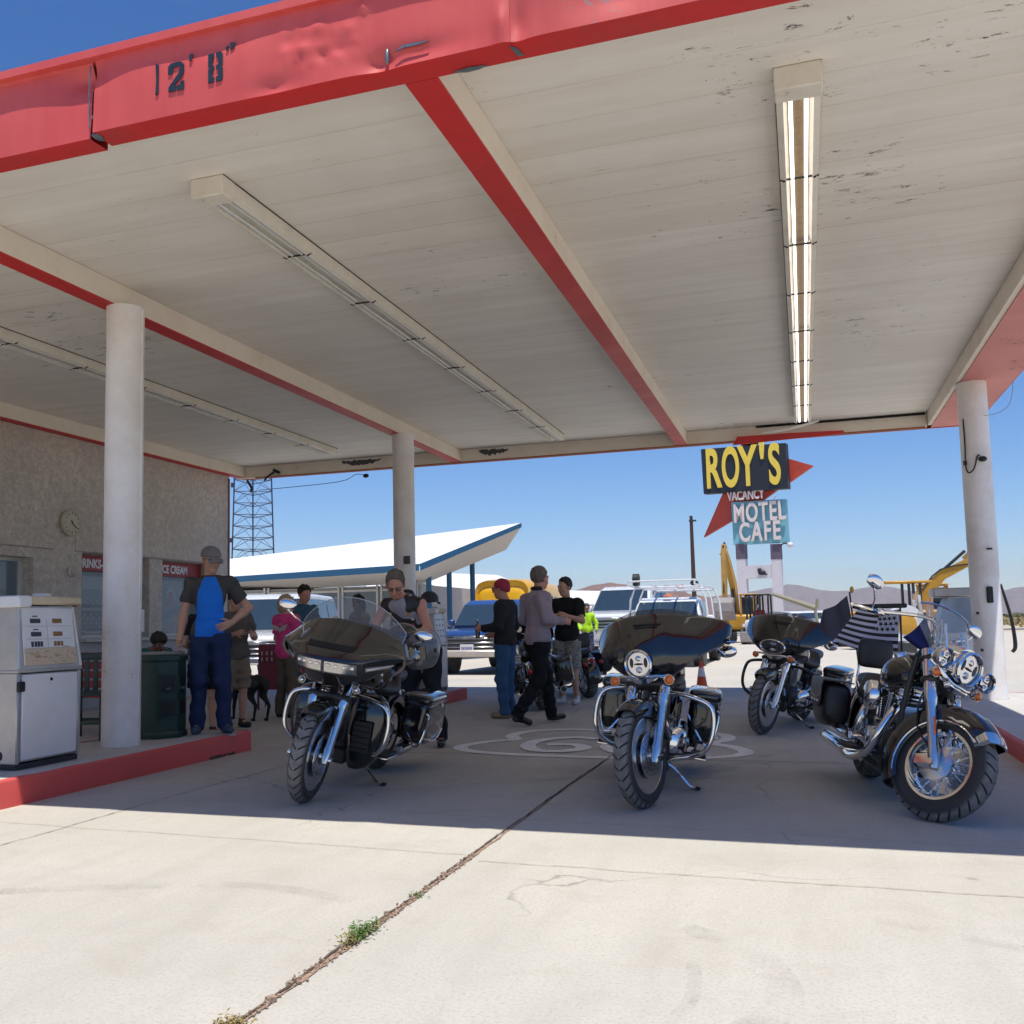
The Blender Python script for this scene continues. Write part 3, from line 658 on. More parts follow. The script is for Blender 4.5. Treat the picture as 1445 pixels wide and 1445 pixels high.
for y0, y1, z0, z1 in ops: m.box((XW-.15, (y0+y1)/2, (z1+H_)/2), (.3, y1-y0, H_-z1)); m.box((XW-.15, (y0+y1)/2, z0/2), (.3, y1-y0, z0))
m.box((XW-3.2, 16.23, H_/2), (5.8, .3, H_)); m.box((XW-6.2, 6, H_/2), (.3, 20.2, H_)); m.box((XW-3.2, -3.85, H_/2), (5.8, .3, H_))
m.build('wall', st, STUC)
# the wall swells out above the windows with a rounded lip
m = M(); prof = [(0, 3.3), (.02, 2.9), (.05, 2.6), (.07, 2.45), (.06, 2.40), (.02, 2.385), (0, 2.385)]
for (a, b) in ((-4, 11.7), (12.15, 16.0)):
    n = 14; rings = []
    for i in range(n+1):
        y = a+(b-a)*i/n; e = min(1, (y-a)/.3, (b-y)/.3); e = max(e, .02)**.5; rings.append([V(XW+.002+p*e, y, z) for p, z in prof])
    m.loft(rings, True, True)
m.build('stucco_lip', st, STUC)
m = M(); m.box((XW-3.2, 6.2, H_+.06), (6.3, 20.5, .12)); m.build('roof', st, CREAM)
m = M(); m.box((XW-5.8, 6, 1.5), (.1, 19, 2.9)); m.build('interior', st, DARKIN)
# corner trim
m = M(); m.box((XW+.004, 16.36, 2.03), (.02, .05, 4.04)); m.build('corner_trim', st, paint('trim_rust', (.22, .09, .06), .7))
PGL = glass('window_glass', (.35, .45, .55), .35, .03)
GREYB = paint('panel_pale_blue', (.34, .38, .42), .4); GREYW = paint('panel_white', (.6, .62, .62), .5); NAVY = paint('panel_navy', (.02, .05, .16), .4); POST = paint('poster_pink', (.5, .2, .2), .5); CYAN = paint('panel_cyan', (.05, .25, .4), .4)
for i, (y0, y1, z0, z1) in enumerate(ops):
    w_ = M(); x = XW-.24; e = .05
    w_.box((x, (y0+y1)/2, z1-e/2), (.05, y1-y0, e)); w_.box((x, (y0+y1)/2, z0+e/2), (.05, y1-y0, e)); w_.box((x, y0+e/2, (z0+z1)/2), (.05, e, z1-z0-2*e)); w_.box((x, y1-e/2, (z0+z1)/2), (.05, e, z1-z0-2*e))
    wo = w_.build('window', st, WINF)
    g = M(); g.box((x, (y0+y1)/2, (z0+z1)/2), (.006, y1-y0-2*e, z1-z0-2*e)); g.build('pane', wo, PGL)
    xi = x-.05
    k = M()
    if i == 0:
        for c_, d_, mt in (((10.3, 2.0), (1.6, .38), GREYB), ((10.9, 1.95), (.12, .35), POST), ((10.95, 1.85), (.14, .3), GREYW), ((10.75, 1.6), (.2, .3), CYAN), ((9.8, 1.5), (.5, .5), GREYW)):
            k.mat(mt).box((xi-.02*len(k.mats), c_[0], c_[1]), (.01, d_[0], d_[1]))
        k.build('window_poster', wo)
    elif i == 1:
        for c_, d_, mt in (((13.0, 1.95), (1.35, .2), GREYW), ((13.0, 1.75), (1.35, .28), GREYB), ((13.0, 1.3), (1.35, .3), NAVY)):
            k.mat(mt).box((xi-.02*len(k.mats), c_[0], c_[1]), (.01, d_[0], d_[1]))
        k.mat(GREYW)
        k.tube([V(xi+.01, 12.4, 1.5), V(xi+.01, 12.5, 1.28), V(xi+.01, 12.8, 1.17), V(xi+.01, 13.5, 1.2)], .02, 6, smooth=4); k.tube([V(xi+.01, 12.35, 1.52), V(xi+.01, 13.5, 1.56)], .02, 6)
        for a in range(9):
            for b_ in range(5): k.box((xi+.012, 12.5+a*.14+(b_ % 2)*.07, 1.25+b_*.07), (.004, .03, .03), rot=(R(45), 0, 0)); k.box((xi+.002, 12.5+a*.14+(b_ % 2)*.07, 1.62+b_*.045), (.004, .03, .03), rot=(R(45), 0, 0))
        k.build('window_display', wo)
    else:
        for c_, d_, mt in (((14.7, 1.6), (1.2, .9), GREYB), ((14.45, 1.35), (.5, .35), NAVY), ((15.2, 1.25), (.3, .3), CYAN), ((14.35, 1.5), (.12, .16), GREYW)):
            k.mat(mt).box((xi-.02*len(k.mats), c_[0], c_[1]), (.01, d_[0], d_[1]))
        k.mat(GREYW).sph((xi+.01, 14.95, 1.80), (.01, .14, .16)); k.mat(POST).sph((xi+.016, 14.93, 1.74), (.01, .09, .13)); k.mat(CYAN).prism([(0, 0), (.9, .3), (.9, .42), (0, .1)], (xi+.02, 14.3, 1.2), (0, 1, 0), (0, 0, 1), .01)
        k.build('window_display', wo)
    s_ = M(); s_.box((XW-.08, (y0+y1)/2, z0-.03), (.42, y1-y0+.04, .05), bev=.008); s_.build('serving_shelf', wo, SILL)
# lettered boards in the two window heads
LETW = paint('letter_white', (.75, .75, .78), .4)
for (y0, y1, tx, ty, wd) in ((12.31, 13.94, 'DRINKS-', 12.40, .80), (14.31, 15.71, 'ICE CREAM', 14.50, .92)):
    b = M(); b.box((XW-.19, (y0+y1)/2, 2.245), (.03, y1-y0, .25), bev=.004); bo = b.build('name_board', st, MAROON)
    tt = text(tx, 'lettering', .19, LETW, bo, (XW-.172, ty, 2.235), axes((0, 1, 0), (0, 0, 1)), .002, 'LEFT', .82, .006)
# panels under the shelves: paler painted wall
m = M(); m.box((XW+.006, 13.85, .52), (.02, 4.1, 1.0)); m.build('wainscot', st, paint('wainscot', (.40, .38, .38), .6))
# clock
ck = thing('wall_clock', 'round cream wall clock on the grey stucco wall', 'clock', (XW+.02, 12.0, 2.80))
m = M(); m.lathe([(.0, 0), (.20, 0), (.20, .035), (.185, .05), (.175, .04), (0, .038)], (0, 0, 0), (1, 0, 0), 36); m.build('case', ck, paint('clock_cream', (.50, .46, .34), .5))
m = M()
for k in range(12): a = R(30*k); m.box((.045, math.sin(a)*.145, math.cos(a)*.145), (.004, .010, .026), rot=(-a, 0, 0))
m.build('hour_marks', ck, BLK)
m = M(); m.box((.05, .045, -.035), (.004, .11, .012), rot=(R(-35), 0, 0)); m.build('hand', ck, BLK); m = M(); m.box((.055, -.01, .02), (.004, .05, .016), rot=(R(-50), 0, 0)); m.build('hand', ck, BLK)
m = M(); m.box((XW+.03, 12.05, 2.08), (.05, .17, .15), bev=.02); m.cyl((XW+.05, 12.05, 2.08), (XW+.075, 12.05, 2.08), .045); tag(m.build('wall_vent', mat=STUC), 'small painted junction fitting on the wall under the clock', 'fitting')
# ================================================================== motorcycles (x forward, y left, origin at front tyre contact)
GBLK = paint('gloss_black', (.012, .012, .013), .12, coat=1, var=.1); CHR = paint('chrome', (.82, .82, .84), .07, metal=1, var=.04, scale=3)
SATIN = paint('satin_alloy', (.72, .73, .74), .22, metal=1, var=.1); ENGB = paint('engine_black', (.03, .03, .032), .45, var=.3, scale=20); LEATH = paint('leather_black', (.022, .021, .022), .42, var=.3, scale=12, bump=.4, bscale=120)
AMBER = paint('amber_lens', (.85, .17, .01), .2, coat=.6); REDL = paint('red_lens', (.5, .01, .01), .2, coat=.6); SMOKE = glass('smoked_screen', (.03, .03, .034), .45, .03); CLEARG = glass('clear_screen', (.30, .34, .38), .17, .02); LENS = glass('lamp_lens', (.05, .055, .06), .10, .02)
GREYH = paint('helmet_grey', (.13, .135, .14), .3, coat=.5); DKGREY = paint('dark_grey_paint', (.05, .052, .056), .2, coat=1)
t = NT('tyre_rubber'); uv = t.coord('UV', (1, 1, 1)); sx = t.n('ShaderNodeSeparateXYZ'); t.l(uv, sx.inputs[0])
ab = t.math('ABSOLUTE', t.math('SUBTRACT', sx.outputs[1], .5))
fr = t.math('FRACT', t.math('ADD', t.math('MULTIPLY', sx.outputs[0], 30), t.math('MULTIPLY', ab, 3.2)))
gro = t.math('MULTIPLY', t.ramp(t.math('ABSOLUTE', t.math('SUBTRACT', fr, .5)), [(.07, 1.0), (.11, 0.0)]), t.ramp(ab, [(.20, 1.0), (.24, 0.0)]))
gro = t.math('MULTIPLY', gro, t.ramp(ab, [(.012, 0.0), (.03, 1.0)]))
trd = t.ramp(ab, [(.17, 1.0), (.25, 0.0)]); dn = t.noise(14, 5, .7)
col = t.mix(t.math('MULTIPLY', trd, t.ramp(dn, [(.3, .35), (.7, 1.0)])), (.045, .042, .041), (.24, .23, .22)); col = t.mix(gro, col, (.008, .008, .008))
t.base(col); t.rough(.72); t.bump(t.math('MULTIPLY', gro, -1), .9, .006); TYRE = t.m
WALL_R = paint('tyre_side', (.025, .024, .024), .6)
def P3(*a): return [Vector(x) for x in a]
def tyre(name, parent, c, Ro, hw, Ri, S=None, n=72):
    prof = [(Ri, -hw*.72), (Ri+.012, -hw*.86), ((Ro+Ri)/2-.005, -hw*1.0), (Ro-.052, -hw*.97), (Ro-.03, -hw*.84), (Ro-.013, -hw*.62), (Ro-.004, -hw*.33), (Ro, 0)]
    prof = prof+[(r, -h) for r, h in reversed(prof[:-1])]; prof = [tuple(x) for x in crv(prof, 2)]
    m = M(); c = Vector(c); mm = len(prof); rings = []
    for r, h in prof: rings.append([c+V(math.sin(2*math.pi*k/n)*r, h, math.cos(2*math.pi*k/n)*r) for k in range(n)])
    m.loft(rings, True, False)
    if S: m.xf(S)
    o = m.build(name, parent, TYRE, ang=180); me = o.data; uvl = me.uv_layers.new(name='UVMap').data
    fi = 0
    for p in me.polygons:
        ks = [me.loops[l].vertex_index for l in p.loop_indices]; kk = [v_ % n for v_ in ks]; wrap = max(kk)-min(kk) > 1
        for l, v_ in zip(p.loop_indices, ks):
            k = v_ % n; k = n if (wrap and k == 0) else k; uvl[l].uv = (k/n, (v_//n)/(mm-1))
    return o
def disc(m, c, r0, r1, y, th, n=40, holes=0):
    c = Vector(c); m.mat(SATIN).lathe([(r0, -th/2), (r1, -th/2), (r1, th/2), (r0, th/2), (r0, -th/2)], c+V(0, y, 0), (0, 1, 0), n)
    m.mat(ENGB)
    for k in range(holes):
        a = 2*math.pi*k/holes
        for q in (.35, .72): 
            rr = r0+(r1-r0)*q; b = a+q; m.cyl(c+V(math.sin(b)*rr, y-th*.6, math.cos(b)*rr), c+V(math.sin(b)*rr, y+th*.6, math.cos(b)*rr), .006, n=6)
def wheel(parent, c, Ro, hw, Ri, style, S=None, discs=2, mat=None):
    c = Vector(c); wt = tyre('tyre', parent, c, Ro, hw, Ri, S)
    m = M(); m.mat(mat or ENGB)
    rw = hw*.74
    m.lathe([(Ri+.004, -rw), (Ri+.004, -rw-.004), (Ri-.012, -rw-.003), (Ri-.020, -rw+.012), (Ri-.03, -.02), (Ri-.03, .02), (Ri-.020, rw-.012), (Ri-.012, rw+.003), (Ri+.004, rw+.004), (Ri+.004, rw), (Ri+.0, 0), (Ri+.004, -rw)], c, (0, 1, 0), 60)
    if style == 'cast':
        for k in range(10):
            a = 2*math.pi*k/10; d = V(math.sin(a), 0, math.cos(a)); s_ = V(math.cos(a), 0, -math.sin(a))
            def sec(r, w_, h): return [c+d*r+s_*w_+V(0, h, 0), c+d*r-s_*w_+V(0, h, 0), c+d*r-s_*w_+V(0, -h, 0), c+d*r+s_*w_+V(0, -h, 0)]
            m.loft([sec(.04, .016, .024), sec(.14, .010, .018), sec(Ri-.024, .015, .024)])
        m.mat(SATIN)
        for sg in (-1, 1): m.lathe([(Ri-.001, sg*(rw+.005)), (Ri-.009, sg*(rw+.0065)), (Ri-.016, sg*(rw-.003)), (Ri-.014, sg*(rw-.006))], c, (0, 1, 0), 60)
    else:
        m.mat(CHR)
        for k in range(40):
            a = 2*math.pi*k/40; sg = 1 if k % 2 else -1; b = a+(.55 if (k//2) % 2 else -.55)
            m.tube([c+V(math.sin(a)*(Ri-.028), sg*.008, math.cos(a)*(Ri-.028)), c+V(math.sin(b)*.045, sg*.045, math.cos(b)*.045)], .0024, 4)
    m.mat(CHR if style != 'cast' else SATIN); m.lathe([(0, -hw-.02), (.022, -hw-.02), (.028, -hw+.005), (.05, -.045), (.04, -.02), (.04, .02), (.05, .045), (.028, hw-.005), (.022, hw+.02), (0, hw+.02)], c, (0, 1, 0), 24)
    if S: m.xf(S)
    m.build('rim', wt, ang=30)
    if discs:
        m = M()
        for sg in ((-1, 1) if discs == 2 else (1,)): disc(m, c, .062, .148, sg*(hw+.010), .006, holes=18)
        if S: m.xf(S)
        m.build('brake_disc', wt)
    return wt
def arcsec(c, Ro, a, hw, drop, th=.0, k=10):
    """arched fender section at angle a (0 = up, + = forward)"""
    c = Vector(c); d = V(math.sin(a), 0, math.cos(a)); out = []
    for i in range(k+1):
        q = -1+2*i/k; y = hw*math.copysign(min(1, abs(q)*1.25)**.9, q) if abs(q) < .8 else hw*math.copysign(1, q)
        r = Ro-(.30*hw*(abs(q)/.8)**2.4 if abs(q) < .8 else .30*hw+drop*(abs(q)-.8)/.2)
        out.append(c+d*(r+th)+V(0, y, 0))
    return out
def fender(m, c, Ro, a0, a1, hw, drops, n=22, th=.005):
    rin = []; rout = []
    for i in range(n+1):
        a = R(a0+(a1-a0)*i/n); dr = drops(i/n) if callable(drops) else drops; w_ = hw*(1-.18*max(0, (i/n-.85)/.15)**2)
        o = arcsec(c, Ro, a, w_, dr); q = arcsec(c, Ro-th*2, a, w_-th, dr-.002); rout.append(o+q[::-1])
    m.loft(rout, True, True)
U_F = V(-.455, 0, .890)
def steer(deg, ax=-.045, z=.33):
    p = V(ax-.07, 0, z); q = Matrix.Rotation(R(deg), 4, U_F); return Matrix.Translation(p) @ q @ Matrix.Translation(-p)
def headlamp(parent, c, r, S, oval=1.0, name='headlight', d=V(1, 0, -.05), body=True):
    c = Vector(c); m = M(); d = d.normalized(); s0 = len(m.v)
    if body: m.mat(CHR).lathe([(0, -r*1.45), (r*.55, -r*1.2), (r*.88, -r*.75), (r*1.0, -r*.2), (r*1.03, 0)], c, d, 32)
    m.mat(CHR).lathe([(r*1.03, -.01), (r*1.10, .0), (r*1.10, .014), (r*1.0, .024), (r*.93, .016), (r*.92, -.005), (r*1.03, -.01)], c, d, 40)
    m.mat(CHR).lathe([(r*.93, .0), (r*.85, -.02), (r*.62, -.05), (r*.3, -.065), (0, -.065)], c, d, 9); m.mat(DKGREY).lathe([(r*.93, .004), (r*.86, .002), (r*.86, -.004), (r*.93, -.004), (r*.93, .004)], c, d, 32)
    u, v_, w_ = frame(d)
    m.mat(ENGB).box(c+d*-.012, (.02, r*1.5, .010)); m.box(c+d*-.014+v_*0, (.018, .012, r*1.4))
    [m.sph(c+d*-.004+V(0, q*r*.56, w*r*.12), (.012, r*.17, r*.40), 14, 8) for q in (-1, 1) for w in (1,)]; m.sph(c+d*-.004, (.012, r*.42, r*.09), 14, 6); m.mat(CHR).sph(c+d*-.01+V(0, 0, r*.42), (.02, r*.30, r*.26), 14, 8).sph(c+d*-.01-V(0, 0, r*.42), (.02, r*.30, r*.26), 14, 8)
    m.mat(paint('lamp_pearl', (.8, .84, .9), .1, coat=1)).sph(c+d*.0-V(0, 0, r*.38), (.014, r*.2, r*.18), 12, 8)
    if oval != 1.0: m.xf(Matrix.Translation(c) @ Matrix.Diagonal((1, oval, .8, 1)) @ Matrix.Translation(-c))
    if S: m.xf(S)
    o = m.build(name, parent, ang=22)
    g = M(); g.lathe([(0, .020), (r*.45, .017), (r*.8, .008), (r*.93, .0)], c+d*.008, d, 28)
    if oval != 1.0: g.xf(Matrix.Translation(c) @ Matrix.Diagonal((1, oval, .8, 1)) @ Matrix.Translation(-c))
    if S: g.xf(S)
    g.build('lens', o, LENS); return o
def forks(parent, c, S, y=.112, cover=CHR, lower=SATIN, L=.70, reflector=False, calipers=2):
    for sg in (-1, 1):
        m = M(); a = Vector(c)+V(.03, sg*y, -.01)
        m.mat(lower).tube([a-U_F*.035, a, a+U_F*.06, a+U_F*.10, a+U_F*.36, a+U_F*.38], [.020, .030, .034, .029, .030, .034], 16)
        m.mat(cover).tube([a+U_F*.38, a+U_F*.40, a+U_F*.46, a+U_F*L], [.034, .037, .036, .038], 18)
        m.mat(CHR).cyl(a-V(0, sg*.01, 0), a+V(0, sg*.045, 0), .018, n=12)
        if S: m.xf(S)
        f = m.build('fork_leg', parent)
        if calipers == 2 or sg == calipers:
            k = M(); k.mat(ENGB if lower is SATIN else CHR); k.box(a+V(-.105, -sg*.016, .065), (.055, .05, .12), rot=(0, .5, 0), bev=.016); k.mat(SATIN)
            for q in (-.028, .028): k.cyl(a+V(-.105+q*.5, sg*.0, .065+q), a+V(-.105+q*.5, sg*.014, .065+q), .014, n=12)
            if S: k.xf(S)
            k.build('brake_caliper', f)
        if reflector:
            k = M(); k.box(a+U_F*.22+V(.024, sg*.018, .012), (.012, .014, .11), rot=(0, -R(27), 0), bev=.004)
            if S: k.xf(S)
            k.build('reflector', f, AMBER)
    m = M()
    b = Vector(c)+V(.03, 0, -.01)
    m.mat(ENGB).box(b+U_F*(L-.06), (.09, y*2+.09, .035), rot=(0, -R(27), 0), bev=.012); m.box(b+U_F*(L-.2), (.09, y*2+.09, .045), rot=(0, -R(27), 0), bev=.014)
    m.cyl(b+U_F*(L-.24)-V(.05, 0, 0), b+U_F*(L-.02)-V(.05, 0, 0), .03, n=14)
    m.tube([b+U_F*.5+V(-.02, .06, 0), b+U_F*.4+V(-.09, .09, 0), b+U_F*.2+V(-.12, .10, 0), b+V(-.1, .09, .09)], .006, 6, smooth=4); m.tube([b+U_F*.5+V(-.02, -.06, 0), b+U_F*.4+V(-.09, -.09, 0), b+U_F*.2+V(-.12, -.10, 0), b+V(-.1, -.09, .09)], .006, 6, smooth=4)
    if S: m.xf(S)
    m.build('triple_clamp', parent)
def signals(parent, pts, S, r=.031, d=V(1, 0, 0), name='turn_signal', lens=None):
    for p in pts:
        p = Vector(p); m = M(); m.mat(CHR).lathe([(0, -.045), (r*.55, -.04), (r*.95, -.018), (r*1.06, 0), (r*1.06, .006), (r, .006)], p, d, 20); m.mat(lens or AMBER).lathe([(0, .024), (r*.5, .021), (r*.85, .012), (r*.99, 0)], p, d, 20)
        if S: m.xf(S)
        m.build(name, parent)
def engine(parent, cx=-.86, z0=.30, chrome=True, black_cyl=False, shield=True):
    m = M(); C_ = CHR if chrome else ENGB
    m.mat(ENGB).box((cx, 0, z0+.06), (.42, .26, .22), bev=.05); m.mat(SATIN).cyl((cx, -.16, z0+.10), (cx, .12, z0+.10), .13, n=28)
    m.build('crankcase', parent)
    for k, (dx, tilt) in enumerate(((.105, 22), (-.105, -22))):
        a = R(tilt); ax = V(math.sin(a), 0, math.cos(a)); b = V(cx+dx*.55, 0, z0+.18); m = M(); m.mat(ENGB if black_cyl else SATIN)
        prof = []
        for i in range(13): h = .012+.017*i; prof += [(.060, h), (.088, h+.002), (.088, h+.007), (.060, h+.009)]
        m.lathe(prof, b, ax, 24)
        m.mat(C_).box(b+ax*.275, (.19, .15, .07), rot=(0, a, 0), bev=.025); m.box(b+ax*.24, (.17, .16, .04), rot=(0, a, 0), bev=.012)
        m.mat(CHR)
        for q in (-.02, .03): m.cyl(b+V(q-.0, -.125, -.06), b+ax*.25+V(q, -.10, 0), .010, n=8)
        for q in (-.05, .05): m.mat(CHR).sph(b+ax*.312+V(q, .05, 0), .010, 8, 6)
        m.build('cylinder', parent)
    m = M(); m.mat(C_)      # primary cover on the left
    rings = []
    for (x, hh, zc, y) in crv([(cx+.17, .03, z0+.04, .13), (cx+.15, .085, z0+.04, .15), (cx+.05, .105, z0+.05, .19), (cx-.10, .10, z0+.06, .195), (cx-.28, .115, z0+.07, .195), (cx-.40, .09, z0+.07, .16), (cx-.43, .03, z0+.07, .13)], 4):
        rings.append(sellipse((x, y/2+.04, zc), y/2-.0, hh, 3.2, 20))
    m.loft(rings); m.mat(C_).lathe([(0, .012), (.07, .010), (.085, 0), (.085, -.02)], (cx-.27, .215, z0+.07), (0, 1, 0), 28); m.lathe([(0, .012), (.045, .010), (.055, 0), (.055, -.02)], (cx+.05, .215, z0+.06), (0, 1, 0), 24)
    m.build('primary_cover', parent)
    m = M(); m.mat(C_).sph((cx+.02, -.165, z0+.07), (.115, .045, .10), 20, 12); m.box((cx-.17, -.15, z0+.08), (.16, .08, .15), bev=.035); m.build('cam_cover', parent)
    m = M(); m.mat(C_).lathe([(0, .05), (.05, .048), (.085, .035), (.10, .012), (.10, -.03), (.06, -.05), (0, -.05)], (cx, -.19, z0+.37), (0, -1, 0), 30); m.build('air_cleaner', parent)
    # exhaust on the right
    m = M(); m.mat(CHR)
    m.tube([V(cx+.22, -.06, z0+.34), V(cx+.30, -.12, z0+.28), V(cx+.30, -.20, z0+.12), V(cx+.18, -.235, z0+.0), V(cx-.2, -.245, z0-.07), V(cx-.45, -.25, z0-.07)], [.026, .028, .028, .028, .028, .028], 12, smooth=6)
    m.tube([V(cx-.20, -.06, z0+.36), V(cx-.16, -.16, z0+.32), V(cx-.12, -.22, z0+.20), V(cx-.2, -.24, z0+.03), V(cx-.4, -.25, z0+.01)], .026, 12, smooth=6)
    m.build('exhaust_header', parent)
def muffler(parent, x0, x1, y, z, r=.047):
    m = M(); m.mat(CHR).tube([V(x0, y, z), V(x0-.06, y, z), V(x1+.04, y, z+.01), V(x1, y, z+.01)], [r*.6, r, r*1.05, r*.98], 20); m.mat(ENGB).cyl((x1+.001, y, z+.01), (x1-.003, y, z+.01), r*.8, n=18); m.build('muffler', parent)
def tank(parent, mat, x0=-.52, z=.86, cap=True):
    m = M(); m.mat(mat); rings = []
    for (x, w_, h, zc) in crv([(x0+.01, .02, .02, z-.01), (x0, .07, .05, z-.01), (x0-.07, .125, .095, z), (x0-.2, .165, .125, z), (x0-.34, .158, .12, z-.02), (x0-.46, .12, .09, z-.055), (x0-.55, .06, .05, z-.085), (x0-.56, .02, .02, z-.085)], 4):
        rings.append([p+V(0, 0, -.03*abs(p.y)/.16) for p in sellipse((x, 0, zc), w_, h, 2.5, 28)])
    m.loft(rings); o = m.build('fuel_tank', parent, ang=60)
    if cap: k = M(); k.mat(CHR).lathe([(0, .022), (.035, .020), (.04, .01), (.04, -.02)], (x0-.2, -.07, z+.105), (0, -.25, 1), 20); k.mat(CHR).box((x0-.24, 0, z+.118), (.30, .07, .024), bev=.01); k.build('tank_console', o)
    return o
def seat(parent, z=.70, x0=-.98, back=False):
    m = M(); rings = []
    for (x, w_, h, zc) in crv([(x0+.02, .04, .03, z+.06), (x0, .08, .045, z+.05), (x0-.15, .14, .05, z+.01), (x0-.33, .18, .055, z), (x0-.42, .17, .07, z+.04), (x0-.48, .14, .06, z+.085), (x0-.65, .14, .05, z+.09), (x0-.80, .11, .045, z+.10), (x0-.83, .06, .02, z+.10)], 4):
        rings.append(sellipse((x, 0, zc), w_, h, 2.8, 24))
    m.loft(rings); return m.build('seat', parent, LEATH, ang=60)
def hardbag(parent, sg, mat, x0=-1.36, x1=-2.02, yc=.335, z0=.30, z1=.66):
    m = M(); m.mat(mat); rings = []
    for (x, w_, a, b) in crv([(x0+.012, .05, z0+.10, z1-.1), (x0, .09, z0+.05, z1-.03), (x0-.06, .115, z0, z1), (x0-.3, .12, z0-.02, z1), (x1+.1, .115, z0+.03, z1-.01), (x1+.02, .10, z0+.08, z1-.02), (x1, .06, z0+.14, z1-.06)], 4):
        rings.append(sellipse((x, sg*yc, (a+b)/2), w_, (b-a)/2, 4.5, 28))
    m.loft(rings); b = m.build('saddlebag', parent, ang=50)
    k = M(); k.mat(mat); rings = []
    for (x, w_, h) in crv([(x0+.005, .08, .018), (x0-.04, .122, .045), (x0-.3, .128, .052), (x1+.06, .12, .045), (x1-.005, .08, .018)], 4): rings.append(sellipse((x, sg*yc, z1-.005), w_, h, 3.6, 24))
    k.loft(rings); k.mat(ENGB).box(((x0+x1)/2, sg*yc, z1-.052), (x0-x1-.06, .236, .008)); k.mat(CHR).box(((x0+x1)/2-.1, sg*(yc+.124), z1-.06), (.08, .012, .035), bev=.005); k.build('bag_lid', b)
    k = M(); k.mat(CHR).tube(P3((x0-.02, sg*.22, .50), (x0+.02, sg*.36, .30), (x0+.01, sg*.42, .33), (x0+.00, sg*.45, .52), (x0-.02, sg*.40, .56), (x0-.05, sg*.24, .52)), .011, 8, smooth=4); k.tube(P3((x0-.02, sg*.43, .36), (x0-.3, sg*.46, .32), (x1+.05, sg*.44, .38)), .009, 8, smooth=3); k.build('bag_guard', b)
    return b
def rear_end(parent, mat, c=V(-1.62, 0, .33), hw=.092, plate=False, style='cast'):
    wheel(parent, c, .33, .088, .215, style, None, 1, ENGB if style == 'cast' else CHR)
    m = M(); m.mat(mat); fender(m, c, .385, -105, 62, .118, lambda f: .06+.04*math.sin(3.14*f), 26); f = m.build('rear_fender', parent, ang=60)
    k = M(); k.mat(REDL).sph((-2.0, 0, .60), (.035, .05, .04), 16, 10); k.mat(CHR).box((-1.98, 0, .60), (.03, .12, .09), bev=.02); k.mat(REDL)
    for s_ in (-1, 1): k.sph((-2.03, s_*.13, .56), .032, 14, 8)
    k.build('tail_light', f)
    m = M(); m.mat(ENGB).tube(P3((-1.62, .13, .33), (-1.25, .12, .36), (-1.1, .1, .4)), .022, 8); m.tube(P3((-1.62, -.13, .33), (-1.25, -.12, .36), (-1.1, -.1, .4)), .022, 8); m.box((-1.3, 0, .50), (.35, .18, .16), bev=.03); m.build('swingarm', parent)
